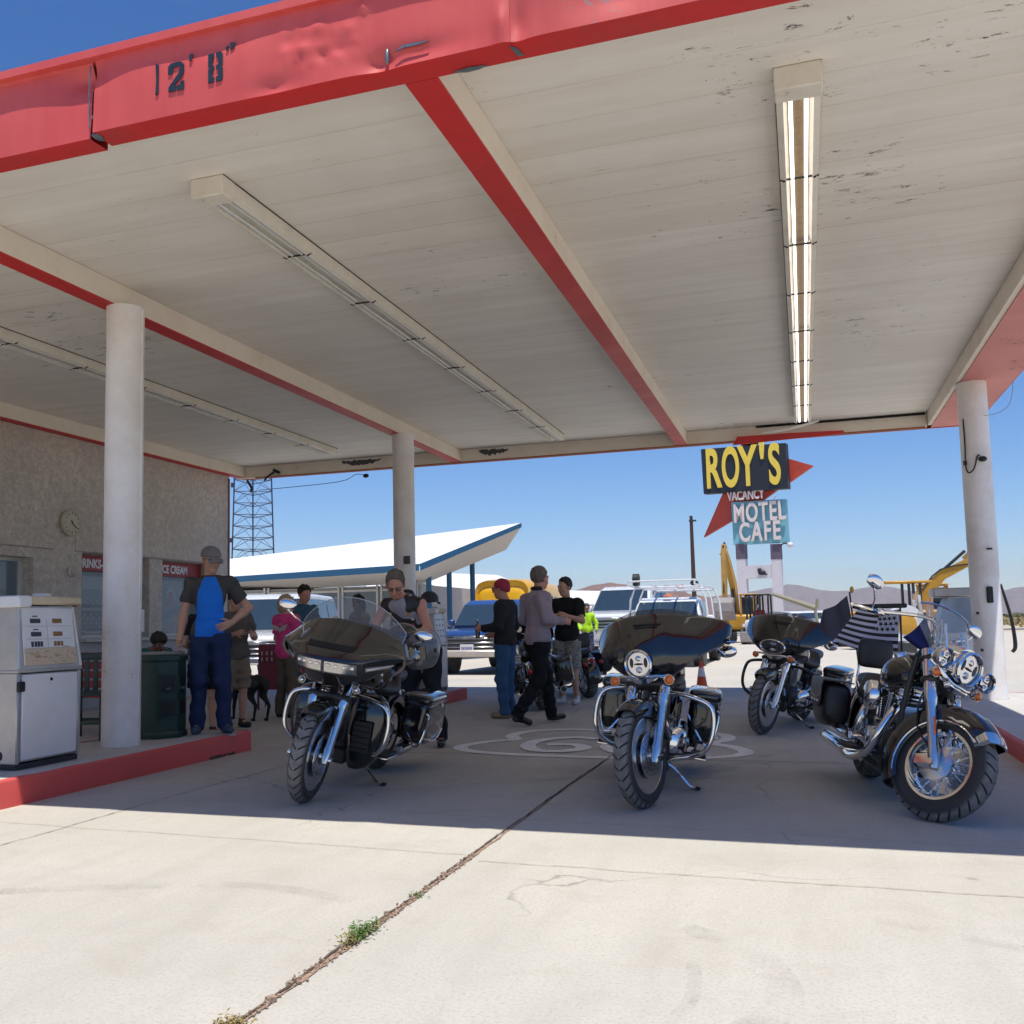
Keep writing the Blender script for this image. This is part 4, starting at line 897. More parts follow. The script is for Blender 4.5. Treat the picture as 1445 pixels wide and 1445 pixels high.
def chassis(parent, lean, guard=True, guard_mat=CHR, board=True, low=False, mat=GBLK):
    m = M(); m.mat(ENGB)
    for s_ in (-1, 1):
        m.tube(P3((-.40, s_*.03, .93), (-.44, s_*.06, .72), (-.50, s_*.09, .40), (-.56, s_*.11, .22), (-.75, s_*.12, .17), (-1.2, s_*.12, .18), (-1.4, s_*.11, .3)), .019, 8, smooth=4)
    m.tube(P3((-.38, 0, .96), (-.7, 0, .86), (-1.1, 0, .66), (-1.4, 0, .60)), .03, 8, smooth=4); m.box((-.47, 0, .48), (.05, .17, .30), rot=(0, -.12, 0), bev=.01); m.box((-.48, 0, .27), (.06, .2, .12), bev=.02)
    m.mat(SATIN).box((-.442, 0, .50), (.012, .13, .22), rot=(0, -.12, 0)); m.build('frame', parent)
    if guard:
        for s_ in (-1, 1):
            m = M(); m.tube(P3((-.46, s_*.03, .70), (-.44, s_*.14, .715), (-.42, s_*.27, .70), (-.41, s_*.36, .66), (-.405, s_*.39, .56), (-.40, s_*.385, .44), (-.42, s_*.35, .36), (-.46, s_*.27, .31), (-.52, s_*.16, .27), (-.54, s_*.10, .24)), .0165, 10, smooth=5); m.build('engine_guard', parent, guard_mat)
    if low:
        for s_ in (-1, 1):
            m = M(); m.mat(mat); rings = []
            for (z, y0_, y1_, xx) in crv([(.20, .12, .22, -.46), (.26, .09, .30, -.44), (.42, .07, .36, -.42), (.60, .07, .375, -.42), (.70, .09, .34, -.44), (.74, .12, .28, -.46)], 3):
                yc, w_ = s_*(y0_+y1_)/2, (y1_-y0_)/2; rings.append([V(xx-.05+.07*math.cos(a)*(1 if math.cos(a) > 0 else .8), yc+w_*math.copysign(abs(math.sin(a))**.6, math.sin(a)), z) for a in [2*math.pi*k/20 for k in range(20)]])
            m.loft(rings); lo = m.build('lower_fairing', parent, ang=60); k = M(); k.mat(BLK).box((-.355, s_*.22, .45), (.02, .14, .22), bev=.008)
            for q in range(5): k.mat(ENGB).box((-.345, s_*.22, .37+q*.04), (.02, .13, .008), rot=(0, .5, 0))
            k.build('vent_grille', lo)
    if board:
        for s_ in (-1, 1):
            m = M(); m.mat(BLK).box((-.74, s_*.32, .30), (.28, .10, .022), bev=.008); m.mat(CHR).box((-.74, s_*.32, .284), (.29, .11, .012), bev=.004); m.mat(ENGB).cyl((-.70, s_*.12, .27), (-.70, s_*.28, .285), .012, n=8); m.cyl((-.82, s_*.12, .27), (-.82, s_*.28, .285), .012, n=8)
            if s_ > 0: m.mat(CHR).tube(P3((-.60, .29, .34), (-.53, .30, .40), (-.50, .30, .41)), .007, 6); m.mat(BLK).cyl((-.50, .27, .41), (-.50, .34, .41), .012, n=8)
            else: m.mat(CHR).box((-.57, -.31, .37), (.05, .06, .02), rot=(0, -.6, 0), bev=.006)
            m.build('footboard', parent)
    tl = math.tan(R(lean)); m = M(); m.mat(CHR).tube(P3((-.78, .10, .20), (-.77, .18, .16), (-.745, .29, .30*tl+.018), (-.735, .33, .33*tl+.012)), [.014, .013, .011, .009], 8, smooth=3); m.mat(BLK).box((-.725, .345, .345*tl+.012), (.045, .035, .02), bev=.005); m.build('kickstand', parent)
def bars(parent, S, grips, mirrors, mid=(-.40, 0, 1.03), rise=.06):
    m = M(); gx, gy, gz = grips; m.mat(CHR)
    m.tube(P3((gx, -gy, gz), (gx+.13, -gy+.05, gz+.01), (mid[0]+.06, -.17, mid[2]+rise), (mid[0], 0, mid[2]), (mid[0]+.06, .17, mid[2]+rise), (gx+.13, gy-.05, gz+.01), (gx, gy, gz)), .0127, 8, smooth=4)
    if S: m.xf(S)
    h = m.build('handlebar', parent)
    for s_ in (-1, 1):
        m = M(); m.mat(BLK).tube(P3((gx-.005, s_*gy, gz), (gx+.125, s_*(gy-.045), gz+.008)), [.018, .017], 12); m.mat(CHR).cyl((gx-.012, s_*(gy+.003), gz), (gx-.002, s_*gy, gz), .02, n=12); m.box((gx+.15, s_*(gy-.06), gz+.01), (.06, .05, .045), rot=(0, 0, s_*.35), bev=.012)
        m.tube(P3((gx+.16, s_*(gy-.045), gz+.0), (gx+.15, s_*(gy+.0), gz-.0), (gx+.02, s_*(gy+.055), gz-.005)), [.006, .008, .008], 6)
        if S: m.xf(S)
        m.build('grip', h)
    for (p, base) in mirrors:
        p, base = Vector(p), Vector(base); m = M(); m.mat(CHR).tube([base, (base+p)/2+V(.02, 0, -.02), p+V(.015, 0, -.03)], .006, 6, smooth=3); m.sph(p+V(.012, 0, 0), (.022, .072, .042), 20, 10, rot=(0, .12, 0)); m.mat(SATIN).box(p+V(-.004, 0, 0), (.008, .11, .055), bev=.003)
        if S: m.xf(S)
        m.build('mirror', h)
def batwing(parent, S, mat, hl='round', mirror_pts=()):
    ky = [0, .10, .14, .19, .27, .37, .44, .47]; kz = [.82, .81, .815, .84, .90, .965, 1.005, 1.03]
    def fn(u, v_):
        s_ = 2*u-1; y = .47*s_; a = abs(s_); zt = 1.235-.075*a**2.1; zb = float(np.interp(abs(y), ky, kz)); e = max(0, (a-.90)/.10)
        zm = (zt+zb)/2; zt = zt+(zm-zt)*e**2*.5; zb = zb+(zm-zb)*e**2*.5
        z = zt+(zb-zt)*v_; w_ = (1.235-z)
        x = -.095-.30*a**2.0-.17*max(0, 1-w_/.30)**1.7-.05*max(0, (w_-.28)/.12)**2-.03*math.exp(-((a-.30)/.1)**2)*v_
        return V(x, y, z)
    m = M(); m.mat(mat); m.shell(fn, 56, 18, lambda u, v_: V(-.045-.02*abs(2*u-1), 0, 0))
    m.mat(BLK)
    for z, w_ in ((1.165, .20), (1.148, .165)): 
        m.shell(lambda u, v_: V(fn(.5+(u-.5)*w_/.94, (1.235-z-.005+v_*.009)/(1.235-.835)).x+.003, (u-.5)*w_, z+.004-v_*.009), 10, 1, V(-.01, 0, 0))
    if S: m.xf(S)
    f = m.build('fairing', parent, ang=55)
    def ws(u, v_):
        s_ = 2*u-1; a = abs(s_); b = fn(.5+s_*.36, 0); h = .055*(1-a**2.5*.75); return b+V(-.015-.62*h*v_, 0, -.01+h*v_*.8)
    k = M(); k.shell(ws, 24, 5, V(-.004, 0, 0))
    if S: k.xf(S)
    k.build('windscreen', f, SMOKE)
    k = M(); k.mat(BLK); k.shell(lambda u, v_: fn(.04+.92*u, .06+.90*v_)+V(-.06, 0, 0), 20, 6, V(-.05, 0, 0)); k.mat(CHR)
    for y_ in (-.09, .09): k.lathe([(0, .01), (.045, .01), (.05, 0)], (-.40, y_, 1.10), (-1, 0, .2), 20)
    if S: k.xf(S)
    k.build('dash', f)
    return f, fn
def touring(label, loc, heading, lean=10, st=8, paintm=GBLK, oval=1.0, guard_mat=CHR, low=False, name='motorcycle', group='motorcycles parked under and behind the canopy', fz=0):
    root = thing(name, label, 'motorcycle', loc, (R(-lean), 0, R(heading)), group); S = steer(st); c = V(0, 0, .33)
    wheel(root, c, .33, .057, .240, 'cast', S, 2)
    m = M(); m.mat(paintm); fender(m, c, .362, -78, 34, .076, lambda f: .05+.05*math.sin(3.1*f), 24); m.xf(S); m.build('front_fender', root, ang=60)
    forks(root, c, S)
    batwing(root, S, paintm)
    hc = V(-.050, 0, .905); headlamp(root, hc, .088, S, oval, body=False)
    m = M(); m.mat(CHR).tube(P3((-.10, -.18, .82), (-.06, -.10, .825), (-.05, 0, .815), (-.06, .10, .825), (-.10, .18, .82)), .010, 8, smooth=4); m.shell(lambda u, v_: V(-.055-.05*abs(2*u-1)**2-v_*.03, (2*u-1)*.115, .835-.012*v_-.05*v_*(1-abs(2*u-1)**2)), 14, 4, V(-.01, 0, 0)); m.xf(S); m.build('lamp_bar', root)
    signals(root, [(-.085, -.19, .80), (-.085, .19, .80)], S)
    bars(root, S, (-.62, .40, 1.03), [((-.60, .40, .965), (-.54, .34, 1.01)), ((-.60, -.40, .965), (-.54, -.34, 1.01))])
    chassis(root, lean, True, guard_mat, True, low, paintm); engine(root); tank(root, paintm); seat(root); rear_end(root, paintm)
    for sg in (-1, 1): hardbag(root, sg, paintm); muffler(root, -1.25, -2.02, sg*.27, .25)
    for sg in (-1, 1): m = M(); m.mat(paintm).shell(lambda u, v_: V(-1.05-.3*u, sg*(.14+.03*math.sin(3*u)), .60-.17*v_+.04*u), 8, 5, V(0, -sg*.02, 0)); m.build('side_cover', root, ang=60)
    return root
def roadster(label, loc, heading, lean=10, st=-8, group='motorcycles parked under and behind the canopy'):
    """frame-mounted shark-nose fairing with wide headlamp and tall clear screen"""
    root = thing('motorcycle', label, 'motorcycle', loc, (R(-lean), 0, R(heading)), group); S = steer(st); c = V(0, 0, .33); mt = GBLK
    wheel(root, c, .33, .057, .240, 'cast', S, 2)
    m = M(); m.mat(mt); fender(m, c, .362, -78, 34, .076, lambda f: .05+.05*math.sin(3.1*f), 24); m.xf(S); m.build('front_fender', root, ang=60)
    forks(root, c, S, L=.64)
    ky = [0, .12, .20, .26, .33, .40, .46, .485]; zbk = [.80, .812, .842, .872, .93, .975, 1.01, 1.035]; ztk = [1.25, 1.245, 1.232, 1.215, 1.188, 1.15, 1.11, 1.075]
    def fn(u, v_):
        s_ = 2*u-1; y = .485*s_; a = abs(s_); zt = float(np.interp(abs(y), ky, ztk)); zb = float(np.interp(abs(y), ky, zbk)); z = zt+(zb-zt)*v_
        q = np.interp(v_, [0, .2, .45, .62, .8, 1], [-.34, -.20, -.06, -.00, -.03, -.13])
        return V(.10+q*(1-.35*a)-.46*a**2.1, y, z)
    m = M(); m.mat(mt); m.shell(fn, 56, 22, lambda u, v_: V(-.04, 0, -.02*(v_ < .3))); f = m.build('fairing', root, ang=50)
    # side skirts sweeping back to the tank
    for sg in (-1, 1):
        m = M(); m.mat(mt)
        def sk(u, v_):
            x = -.30-.46*u; zt = 1.05-.13*u; zb = .93-.22*u+.06*u*u; y = sg*(.46-.20*u-.03*math.sin(3.14*v_)*-1); return V(x, y-sg*.05*v_, zt+(zb-zt)*v_)
        m.shell(sk, 14, 6, V(0, -sg*.02, 0)); m.build('side_skirt', f, ang=60)
    def band(u, v_, y0, y1, z0, z1, off):
        y = y0+(y1-y0)*u; s_ = y/.485; zz = z1+(z0-z1)*v_; zt = float(np.interp(abs(y), ky, ztk)); zb = float(np.interp(abs(y), ky, zbk)); p = fn((s_+1)/2, min(1, max(0, (zt-zz)/(zt-zb)))); return V(p.x+off, y, zz)
    m = M(); m.mat(ENGB); m.shell(lambda u, v_: band(u, v_, -.25, .25, .895-.0, .985, .002), 20, 5, V(-.02, 0, 0)); h = m.build('headlight', root)
    for y0, y1 in ((-.215, -.012), (.012, .215)):
        m = M(); m.mat(SATIN); m.shell(lambda u, v_: band(u, v_, y0, y1, .905, .975, .006), 10, 3, V(-.006, 0, 0)); m.mat(CHR)
        for q in range(4): m.box(band((q+.5)/4, .35, y0, y1, .905, .975, .011), (.006, .03, .022), bev=.004)
        m.build('reflector_bowl', h)
    m = M(); m.shell(lambda u, v_: band(u, v_, -.222, .222, .90, .98, .016), 20, 3, V(-.003, 0, 0)); m.build('lens', h, LENS)
    for sg in (-1, 1):
        m = M(); m.mat(CHR); m.shell(lambda u, v_: band(u, v_, sg*.26, sg*.42, .935+.05*u, .965+.045*u, .004), 8, 2, V(-.004, 0, 0)); m.mat(paint('lamp_white', (.8, .82, .85), .2)); m.shell(lambda u, v_: band(u, v_, sg*.27, sg*.40, .943+.05*u, .957+.045*u, .009), 6, 1, V(-.004, 0, 0)); m.build('running_light', f)
    m = M(); m.mat(BLK); m.shell(lambda u, v_: band(u, v_, -.17, .17, 1.055, 1.095, .004), 14, 3, V(-.02, 0, 0)); m.mat(ENGB)
    for q in range(3): m.shell(lambda u, v_: band(u, v_, -.16, .16, 1.062+q*.012, 1.066+q*.012, .009), 14, 1, V(-.006, 0, 0))
    m.build('vent', f)
    def ws(u, v_):
        s_ = 2*u-1; a = abs(s_); b = fn(.5+s_*.40, .10); hgt = .235*(1-.62*a**2.2); return b+V(-.02-.95*hgt*v_, 0, hgt*v_*.88)
    m = M(); m.mat(CLEARG).shell(ws, 30, 10, V(-.004, 0, 0)); m.mat(paint('screen_edge_highlight', (.45, .48, .5), .2)).tube([ws(0, v_/6) for v_ in range(6)]+[ws(u_/30, 1) for u_ in range(31)]+[ws(1, v_/6) for v_ in range(5, -1, -1)], .0035, 5); m.build('windscreen', f)  # pale rim tube is a painted highlight along the screen edge
    m = M(); m.mat(BLK); m.shell(lambda u, v_: fn(.08+.84*u, .0+.5*v_)+V(-.13, 0, .0), 20, 6, V(-.10, 0, 0)); m.box((-.36, 0, 1.12), (.12, .62, .12), bev=.04); m.mat(CHR)
    for y_ in (-.08, .08, -.2, .2): m.lathe([(0, .012), (.04, .012), (.046, 0)], (-.42, y_, 1.15), (-1, 0, .5), 20)
    m.build('dash', f)
    bars(root, S, (-.70, .40, 1.10), [((-.36, -.50, 1.28), (-.42, -.36, 1.15)), ((-.56, .50, 1.22), (-.6, .38, 1.12))], mid=(-.50, 0, 1.02), rise=.12)
    signals(root, [(-.10, -.20, .80), (-.10, .20, .80)], S, .024, lens=SATIN)
    chassis(root, lean, True, CHR, True, True, mt); engine(root); tank(root, mt, x0=-.58); seat(root); rear_end(root, mt)
    for sg in (-1, 1): hardbag(root, sg, mt); muffler(root, -1.25, -2.02, sg*.27, .25)
    return root
def cruiser(label, loc, heading, lean=8, st=34, screen=True, group='motorcycles parked under and behind the canopy', lamps=True):
    root = thing('motorcycle', label, 'motorcycle', loc, (R(-lean), 0, R(heading)), group); S = steer(st); c = V(0, 0, .325); mt = GBLK
    wheel(root, c, .325, .059, .207, 'laced', S, 0, CHR)
    # big chrome hub cover and brake on the near side
    m = M(); m.mat(SATIN).lathe([(0, -.02), (.10, -.02), (.105, 0), (.06, .01), (0, .012)], c+V(0, -.078, 0), (0, -1, 0), 32); m.mat(CHR).box(c+V(-.05, -.098, -.005), (.15, .05, .10), rot=(0, -.25, 0), bev=.03); m.mat(SATIN).lathe([(.06, -.003), (.145, -.003), (.145, .003), (.06, .003), (.06, -.003)], c+V(0, .072, 0), (0, 1, 0), 40); m.xf(S); m.build('hub_cover', root)
    m = M(); m.mat(mt); fender(m, c, .368, -128, 52, .092, lambda f: .085+.02*math.sin(3.1*f), 34); m.xf(S); ff = m.build('front_fender', root, ang=60)
    m = M(); m.mat(CHR)     # bright skirt trim and tip
    for sg in (-1, 1):
        pts = []
        for i in range(20):
            a = R(-118+166*i/19); rr = .368-.3*.092-.085-.02*math.sin(3.1*i/19)+.012; pts.append(c+V(math.sin(a)*rr, sg*.0945, math.cos(a)*rr))
        m.tube(pts, .0055, 6)
    pts = []
    for i in range(12):
        a = R(22+31*i/11); rr = .375; pts.append(c+V(math.sin(a)*rr, 0, math.cos(a)*rr))
    m.tube(pts, [.006]*10+[.010, .012], 8); fender(m, c, .372, 42, 53, .093, .085, 4); m.xf(S); m.build('fender_trim', ff)
    m = M(); m.mat(CHR).prism([(0, .006), (.03, .016), (.06, .008), (.10, .022), (.15, .012), (.16, .004), (.11, .006), (.07, -.002), (.03, .004)], c+V(-.02, -.0945, .270), (1, 0, -.12), (0, 0, 1), .003); m.xf(S); m.build('fender_emblem', ff)
    forks(root, c, S, y=.118, cover=CHR, lower=SATIN, L=.72, reflector=True, calipers=0)
    # chrome nacelle and lamps
    m = M(); m.mat(CHR); rings = []
    for (x, w_, h, z) in crv([(-.33, .06, .05, .98), (-.28, .12, .10, .96), (-.18, .125, .115, .94), (-.10, .118, .112, .93)], 4): rings.append(sellipse((x, 0, z), w_, h, 2.2, 24))
    m.loft(rings); m.xf(S); m.build('nacelle', root, ang=60)
    headlamp(root, (-.085, 0, .925), .098, S, body=True)
    if lamps:
        for sg in (-1, 1): headlamp(root, (-.10, sg*.205, .915), .058, S, name='passing_lamp')
        m = M(); m.mat(CHR).tube(P3((-.16, -.24, .88), (-.13, -.17, .85), (-.10, -.08, .805), (-.09, 0, .80), (-.10, .08, .805), (-.13, .17, .85), (-.16, .24, .88)), .012, 8, smooth=4); m.box((-.12, 0, .79), (.06, .20, .05), bev=.02); m.xf(S); m.build('lamp_bar', root)
    signals(root, [(-.12, -.205, .82), (-.12, .205, .82)], S, .029)
    bars(root, S, (-.70, .40, 1.06), [((-.50, -.54, 1.20), (-.56, -.40, 1.07)), ((-.50, .44, 1.28), (-.56, .36, 1.09))], mid=(-.38, 0, 1.04), rise=.10)
    if screen:
        def ws(u, v_):
            s_ = 2*u-1; a = abs(s_); w_ = np.interp(v_, [0, .25, .5, 1], [.14, .20, .28, .25]); top = 1.0-.14*a**3*v_; z = .93+.33*v_*top; return V(-.14-.10*a*a-(z-.93)*.50, s_*w_, z)
        m = M(); m.shell(ws, 24, 14, V(-.004, 0, 0)); m.xf(S); w_ = m.build('windshield', root, CLEARG)
        m = M(); m.mat(CHR)
        for sg in (-1, 1): m.tube(P3((-.24, sg*.12, .86), (-.255, sg*.115, 1.05), (-.31, sg*.10, 1.17)), .007, 6); m.box((-.215, sg*.11, 1.04), (.012, .022, .24), rot=(0, -R(26), 0), bev=.003)
        pts = []
        for i in range(25): pts.append(ws(i/24, 0.97)+V(.004, 0, 0))
        m.tube(pts, .006, 6); m.xf(S); m.build('screen_brace', w_)
    chassis(root, lean, False, CHR, True, False, mt); engine(root, cx=-.84, z0=.27); tank(root, mt, x0=-.45, z=.82); seat(root, z=.62, x0=-.93); rear_end(root, mt, style='laced')
    for sg in (-1, 1):
        m = M(); m.mat(LEATH); rings = []
        for (x, w_, a, b) in crv([(-1.33, .07, .42, .62), (-1.36, .095, .38, .65), (-1.45, .105, .35, .665), (-1.66, .105, .34, .665), (-1.80, .095, .38, .65), (-1.83, .07, .42, .62)], 3): rings.append(sellipse((x, sg*.31, (a+b)/2), w_, (b-a)/2, 3.6, 24))
        m.loft(rings); b = m.build('saddlebag', root, ang=60)
        k = M(); k.mat(LEATH).shell(lambda u, v_: V(-1.34-.48*u, sg*(.20+.225*min(1, v_*1.6)-.0*v_), .672+.008*math.sin(3.1*v_)-.20*max(0, v_-.62)/.38*(1-.3*abs(2*u-1)**3)), 12, 10, V(0, sg*.004, .008)); k.mat(CHR)
        for q in (-1.46, -1.58, -1.70): k.sph((q, sg*.428, .52), .010, 8, 6); 
        for q in range(9): k.sph((-1.36-.055*q, sg*.43, .575-.03*(1-((q-4)/4)**2)), .005, 6, 4)
        k.build('bag_flap', b)
    for dy, z in ((0, .25), (0, .36)): muffler(root, -1.05, -1.95 if z < .3 else -1.75, -.27+dy, z-.02, .043)
    m = M(); m.mat(CHR)
    for sg in (-1, 1): m.tube(P3((-1.45, sg*.13, .55), (-1.72, sg*.12, .68), (-1.76, sg*.10, .82), (-1.77, sg*.08, .95)), .009, 6, smooth=3)
    s_ = m.build('sissy_bar', root); m = M(); rings = []
    for (z, w_, h) in crv([(.80, .07, .02), (.82, .115, .035), (.92, .125, .04), (1.0, .115, .035), (1.02, .07, .02)], 3): rings.append(sellipse((-1.75, 0, z), h, w_, 3.4, 20, 'xy'))
    m.loft(rings); m.build('backrest', s_, LEATH, ang=60)
    return root
def heading_to(fx, fy): return math.degrees(math.atan2(fy, fx))
B1 = roadster('black touring motorcycle with shark nose fairing and clear windscreen, second from the left kerb', (-3.28, 6.14, 0), heading_to(.12, -1), 11, 1)
B1['label'] = 'black motorcycle with wide slit headlight, clear windscreen and grey helmet on its seat'
B2 = touring('black motorcycle with round headlight and two orange turn signals, standing over the painted shield', (-1.04, 6.45, 0), heading_to(.10, -1), 9, -24)
B3 = touring('black motorcycle with oval headlight parked farther back beyond the shield', (-.49, 10.79, 0), heading_to(-.22, -.975), 13, -9, oval=1.45, guard_mat=GBLK)
B4 = cruiser('black and chrome motorcycle with big spoked front wheel, clear windshield and flags', (.61, 6.45, 0), heading_to(.14, -.99), 8, 42)
# ================================================================== bodies: smooth distance fields turned into one skin
def _cap(P, a, b, ra, rb):
    a = np.array(a, float); b = np.array(b, float); ab = b-a; L = ab@ab; pa = P-a
    h = np.clip((pa@ab)/max(L, 1e-9), 0, 1); return np.linalg.norm(pa-h[..., None]*ab, axis=-1)-(ra+(rb-ra)*h)
def _ell(P, c, r, rm=None):
    q = P-np.array(c, float)
    if rm is not None: q = q@rm
    r = np.array(r, float); k0 = np.linalg.norm(q/r, axis=-1); k1 = np.linalg.norm(q/(r*r), axis=-1); return k0*(k0-1)/np.maximum(k1, 1e-6)
class SDF:
    def __init__(s): s.p = []
    def cap(s, a, b, ra, rb=None, k=.02, cut=None, neg=False): s.p.append(('c', tuple(a), tuple(b), ra, ra if rb is None else rb, k, cut, neg)); return s
    def ell(s, c, r, rm=None, k=.02, cut=None, neg=False):
        s.p.append(('e', tuple(c), r if isinstance(r, (tuple, list)) else (r,)*3, rm, None, k, cut, neg)); return s
    def chain(s, pts, rs, k=.02, cut=None):
        for i in range(len(pts)-1): s.cap(pts[i], pts[i+1], rs[i], rs[i+1], k, cut)
        return s
    def mesh(s, h=.009, clip=(), noise=None, infl=0.):
        lo = np.array([1e9]*3); hi = -lo; bb = []
        for q in s.p:
            if q[0] == 'c': a, b = np.array(q[1]), np.array(q[2]); r = max(q[3], q[4]); l, u = np.minimum(a, b)-r, np.maximum(a, b)+r
            else: c = np.array(q[1]); r = max(q[2]); l, u = c-r, c+r
            pad = q[5]+.03+infl; bb.append((l-pad, u+pad))
            if not q[7]: lo = np.minimum(lo, l); hi = np.maximum(hi, u)
        lo = lo-.03-infl; hi = hi+.03+infl; n = np.ceil((hi-lo)/h).astype(int)+1
        F = np.full(n, .5); ax = [lo[i]+h*np.arange(n[i]) for i in range(3)]
        for q, (l, u) in zip(s.p, bb):
            i0 = np.clip(np.floor((l-lo)/h).astype(int), 0, n-1); i1 = np.clip(np.ceil((u-lo)/h).astype(int)+1, 1, n)
            sl = tuple(slice(a, b) for a, b in zip(i0, i1)); G = np.stack(np.meshgrid(*[ax[i][sl[i]] for i in range(3)], indexing='ij'), -1)
            d = _cap(G, *q[1:5]) if q[0] == 'c' else _ell(G, q[1], q[2], q[3])
            if not q[7]: d = d-infl
            if q[6] is not None:
                for (cp, cn) in q[6]: d = np.maximum(d, (G-np.array(cp))@np.array(cn))
            f = F[sl]; k = q[5]
            if q[7]: d = -d; hh = np.clip(.5-.5*(d-f)/k*-1, 0, 1); F[sl] = f*(1-hh)+d*hh+k*hh*(1-hh)
            else: hh = np.clip(.5+.5*(f-d)/k, 0, 1); F[sl] = f*(1-hh)+d*hh-k*hh*(1-hh)
        G = None
        if noise or clip:
            G = np.stack(np.meshgrid(*ax, indexing='ij'), -1)
            if noise: F = F+noise(G)
            for (cp, cn) in clip: F = np.maximum(F, (G-np.array(cp))@np.array(cn))
        return nets(F, lo, h)
def nets(F, o, h):
    S = F < 0; a = S[:-1, :-1, :-1]; cnt = sum(S[i:S.shape[0]-1+i, j:S.shape[1]-1+j, k:S.shape[2]-1+k].astype(np.int8) for i in (0, 1) for j in (0, 1) for k in (0, 1))
    act = (cnt > 0) & (cnt < 8); idx = np.full(act.shape, -1, np.int64); C = np.argwhere(act); idx[act] = np.arange(len(C))
    acc = np.zeros((len(C), 3)); num = np.zeros(len(C))
    cs = [(i, j, k) for i in (0, 1) for j in (0, 1) for k in (0, 1)]
    for c0 in cs:
        for ax_ in range(3):
            if c0[ax_]: continue
            c1 = list(c0); c1[ax_] = 1; f0 = F[C[:, 0]+c0[0], C[:, 1]+c0[1], C[:, 2]+c0[2]]; f1 = F[C[:, 0]+c1[0], C[:, 1]+c1[1], C[:, 2]+c1[2]]
            m_ = (f0 < 0) != (f1 < 0); t_ = np.where(m_, f0/np.where(m_, f0-f1, 1), 0); p = np.tile(np.array(c0, float), (len(C), 1)); p[:, ax_] = t_
            acc += p*m_[:, None]; num += m_
    Vv = o+h*(C+acc/num[:, None]); Q = []
    for ax_ in range(3):
        b, c = (ax_+1) % 3, (ax_+2) % 3; sh = [slice(None)]*3; s0 = list(sh); s1 = list(sh)
        s0[ax_] = slice(0, F.shape[ax_]-1); s1[ax_] = slice(1, F.shape[ax_]); e = S[tuple(s0)] != S[tuple(s1)]; fl = S[tuple(s0)]
        E = np.argwhere(e); ok = (E[:, b] > 0) & (E[:, c] > 0) & (E[:, b] < idx.shape[b]) & (E[:, c] < idx.shape[c]); E = E[ok]
        def gi(db, dc): q = E.copy(); q[:, b] += db; q[:, c] += dc; return idx[q[:, 0], q[:, 1], q[:, 2]]
        q = np.stack([gi(-1, -1), gi(0, -1), gi(0, 0), gi(-1, 0)], 1); f_ = fl[E[:, 0], E[:, 1], E[:, 2]]; q[~f_] = q[~f_][:, ::-1]; Q.append(q)
    return Vv, np.concatenate(Q)
def skin(name, VQ, mats, parent, matfn=None, smooth=1):
    v_, q = VQ; me = bpy.data.meshes.new(name); me.vertices.add(len(v_))
    if smooth:      # light Laplacian pass removes grid ripple
        for _ in range(smooth):
            nb = np.zeros_like(v_); ct = np.zeros(len(v_))
            for a, b in ((0, 1), (1, 2), (2, 3), (3, 0)): np.add.at(nb, q[:, a], v_[q[:, b]]); np.add.at(ct, q[:, a], 1)
            v_ = v_*.5+.5*nb/np.maximum(ct, 1)[:, None]
    me.vertices.foreach_set('co', v_.ravel()); me.loops.add(len(q)*4); me.loops.foreach_set('vertex_index', q.ravel()); me.polygons.add(len(q)); me.polygons.foreach_set('loop_start', np.arange(len(q))*4)
    me.polygons.foreach_set('loop_total', np.full(len(q), 4)); me.polygons.foreach_set('use_smooth', [True]*len(q))
    for m in (mats if isinstance(mats, (list, tuple)) else [mats]): me.materials.append(m)
    if matfn: me.polygons.foreach_set('material_index', matfn(v_[q].mean(1)).astype(np.int32))
    me.update(calc_edges=True); me.validate(); o = bpy.data.objects.new(name, me); COL.objects.link(o); o.parent = parent; return o
def folds(seed, amp=.006, sc_=(15, 15, 12)):
    rg = np.random.RandomState(seed); K = rg.normal(size=(5, 3))*np.array(sc_)*1.6; ph = rg.rand(5)*6.28
    return lambda G: amp*sum(np.sin(G@K[i]+ph[i]+1.5*np.sin(G@K[(i+1) % 5]*.4)) for i in range(5))/2.2-amp*.9
SKIN = paint('skin_tan', (.56, .31, .21), .5, var=.12, scale=14); SKIN2 = paint('skin_red', (.60, .28, .19), .5, var=.15, scale=14); SKIN3 = paint('skin_brown', (.24, .12, .075), .5, var=.12, scale=14)
def cloth(name, c, var=.16): return paint(name, c, .85, var=var, scale=7, bump=.25, bscale=160, spec=.2)
JD = dict(pel=(0, 0, .94), chest=(.0, 0, 1.27), neck=(-.015, 0, 1.47), head=(.02, 0, 1.62))
for s_, y in (('L', 1), ('R', -1)):
    JD['sh'+s_] = (-.01, y*.168, 1.392); JD['el'+s_] = (-.03, y*.232, 1.13); JD['wr'+s_] = (.03, y*.24, .89); JD['hp'+s_] = (0, y*.088, .90); JD['kn'+s_] = (.02, y*.10, .49); JD['an'+s_] = (-.03, y*.11, .085); JD['to'+s_] = (.13, y*.14, .03)
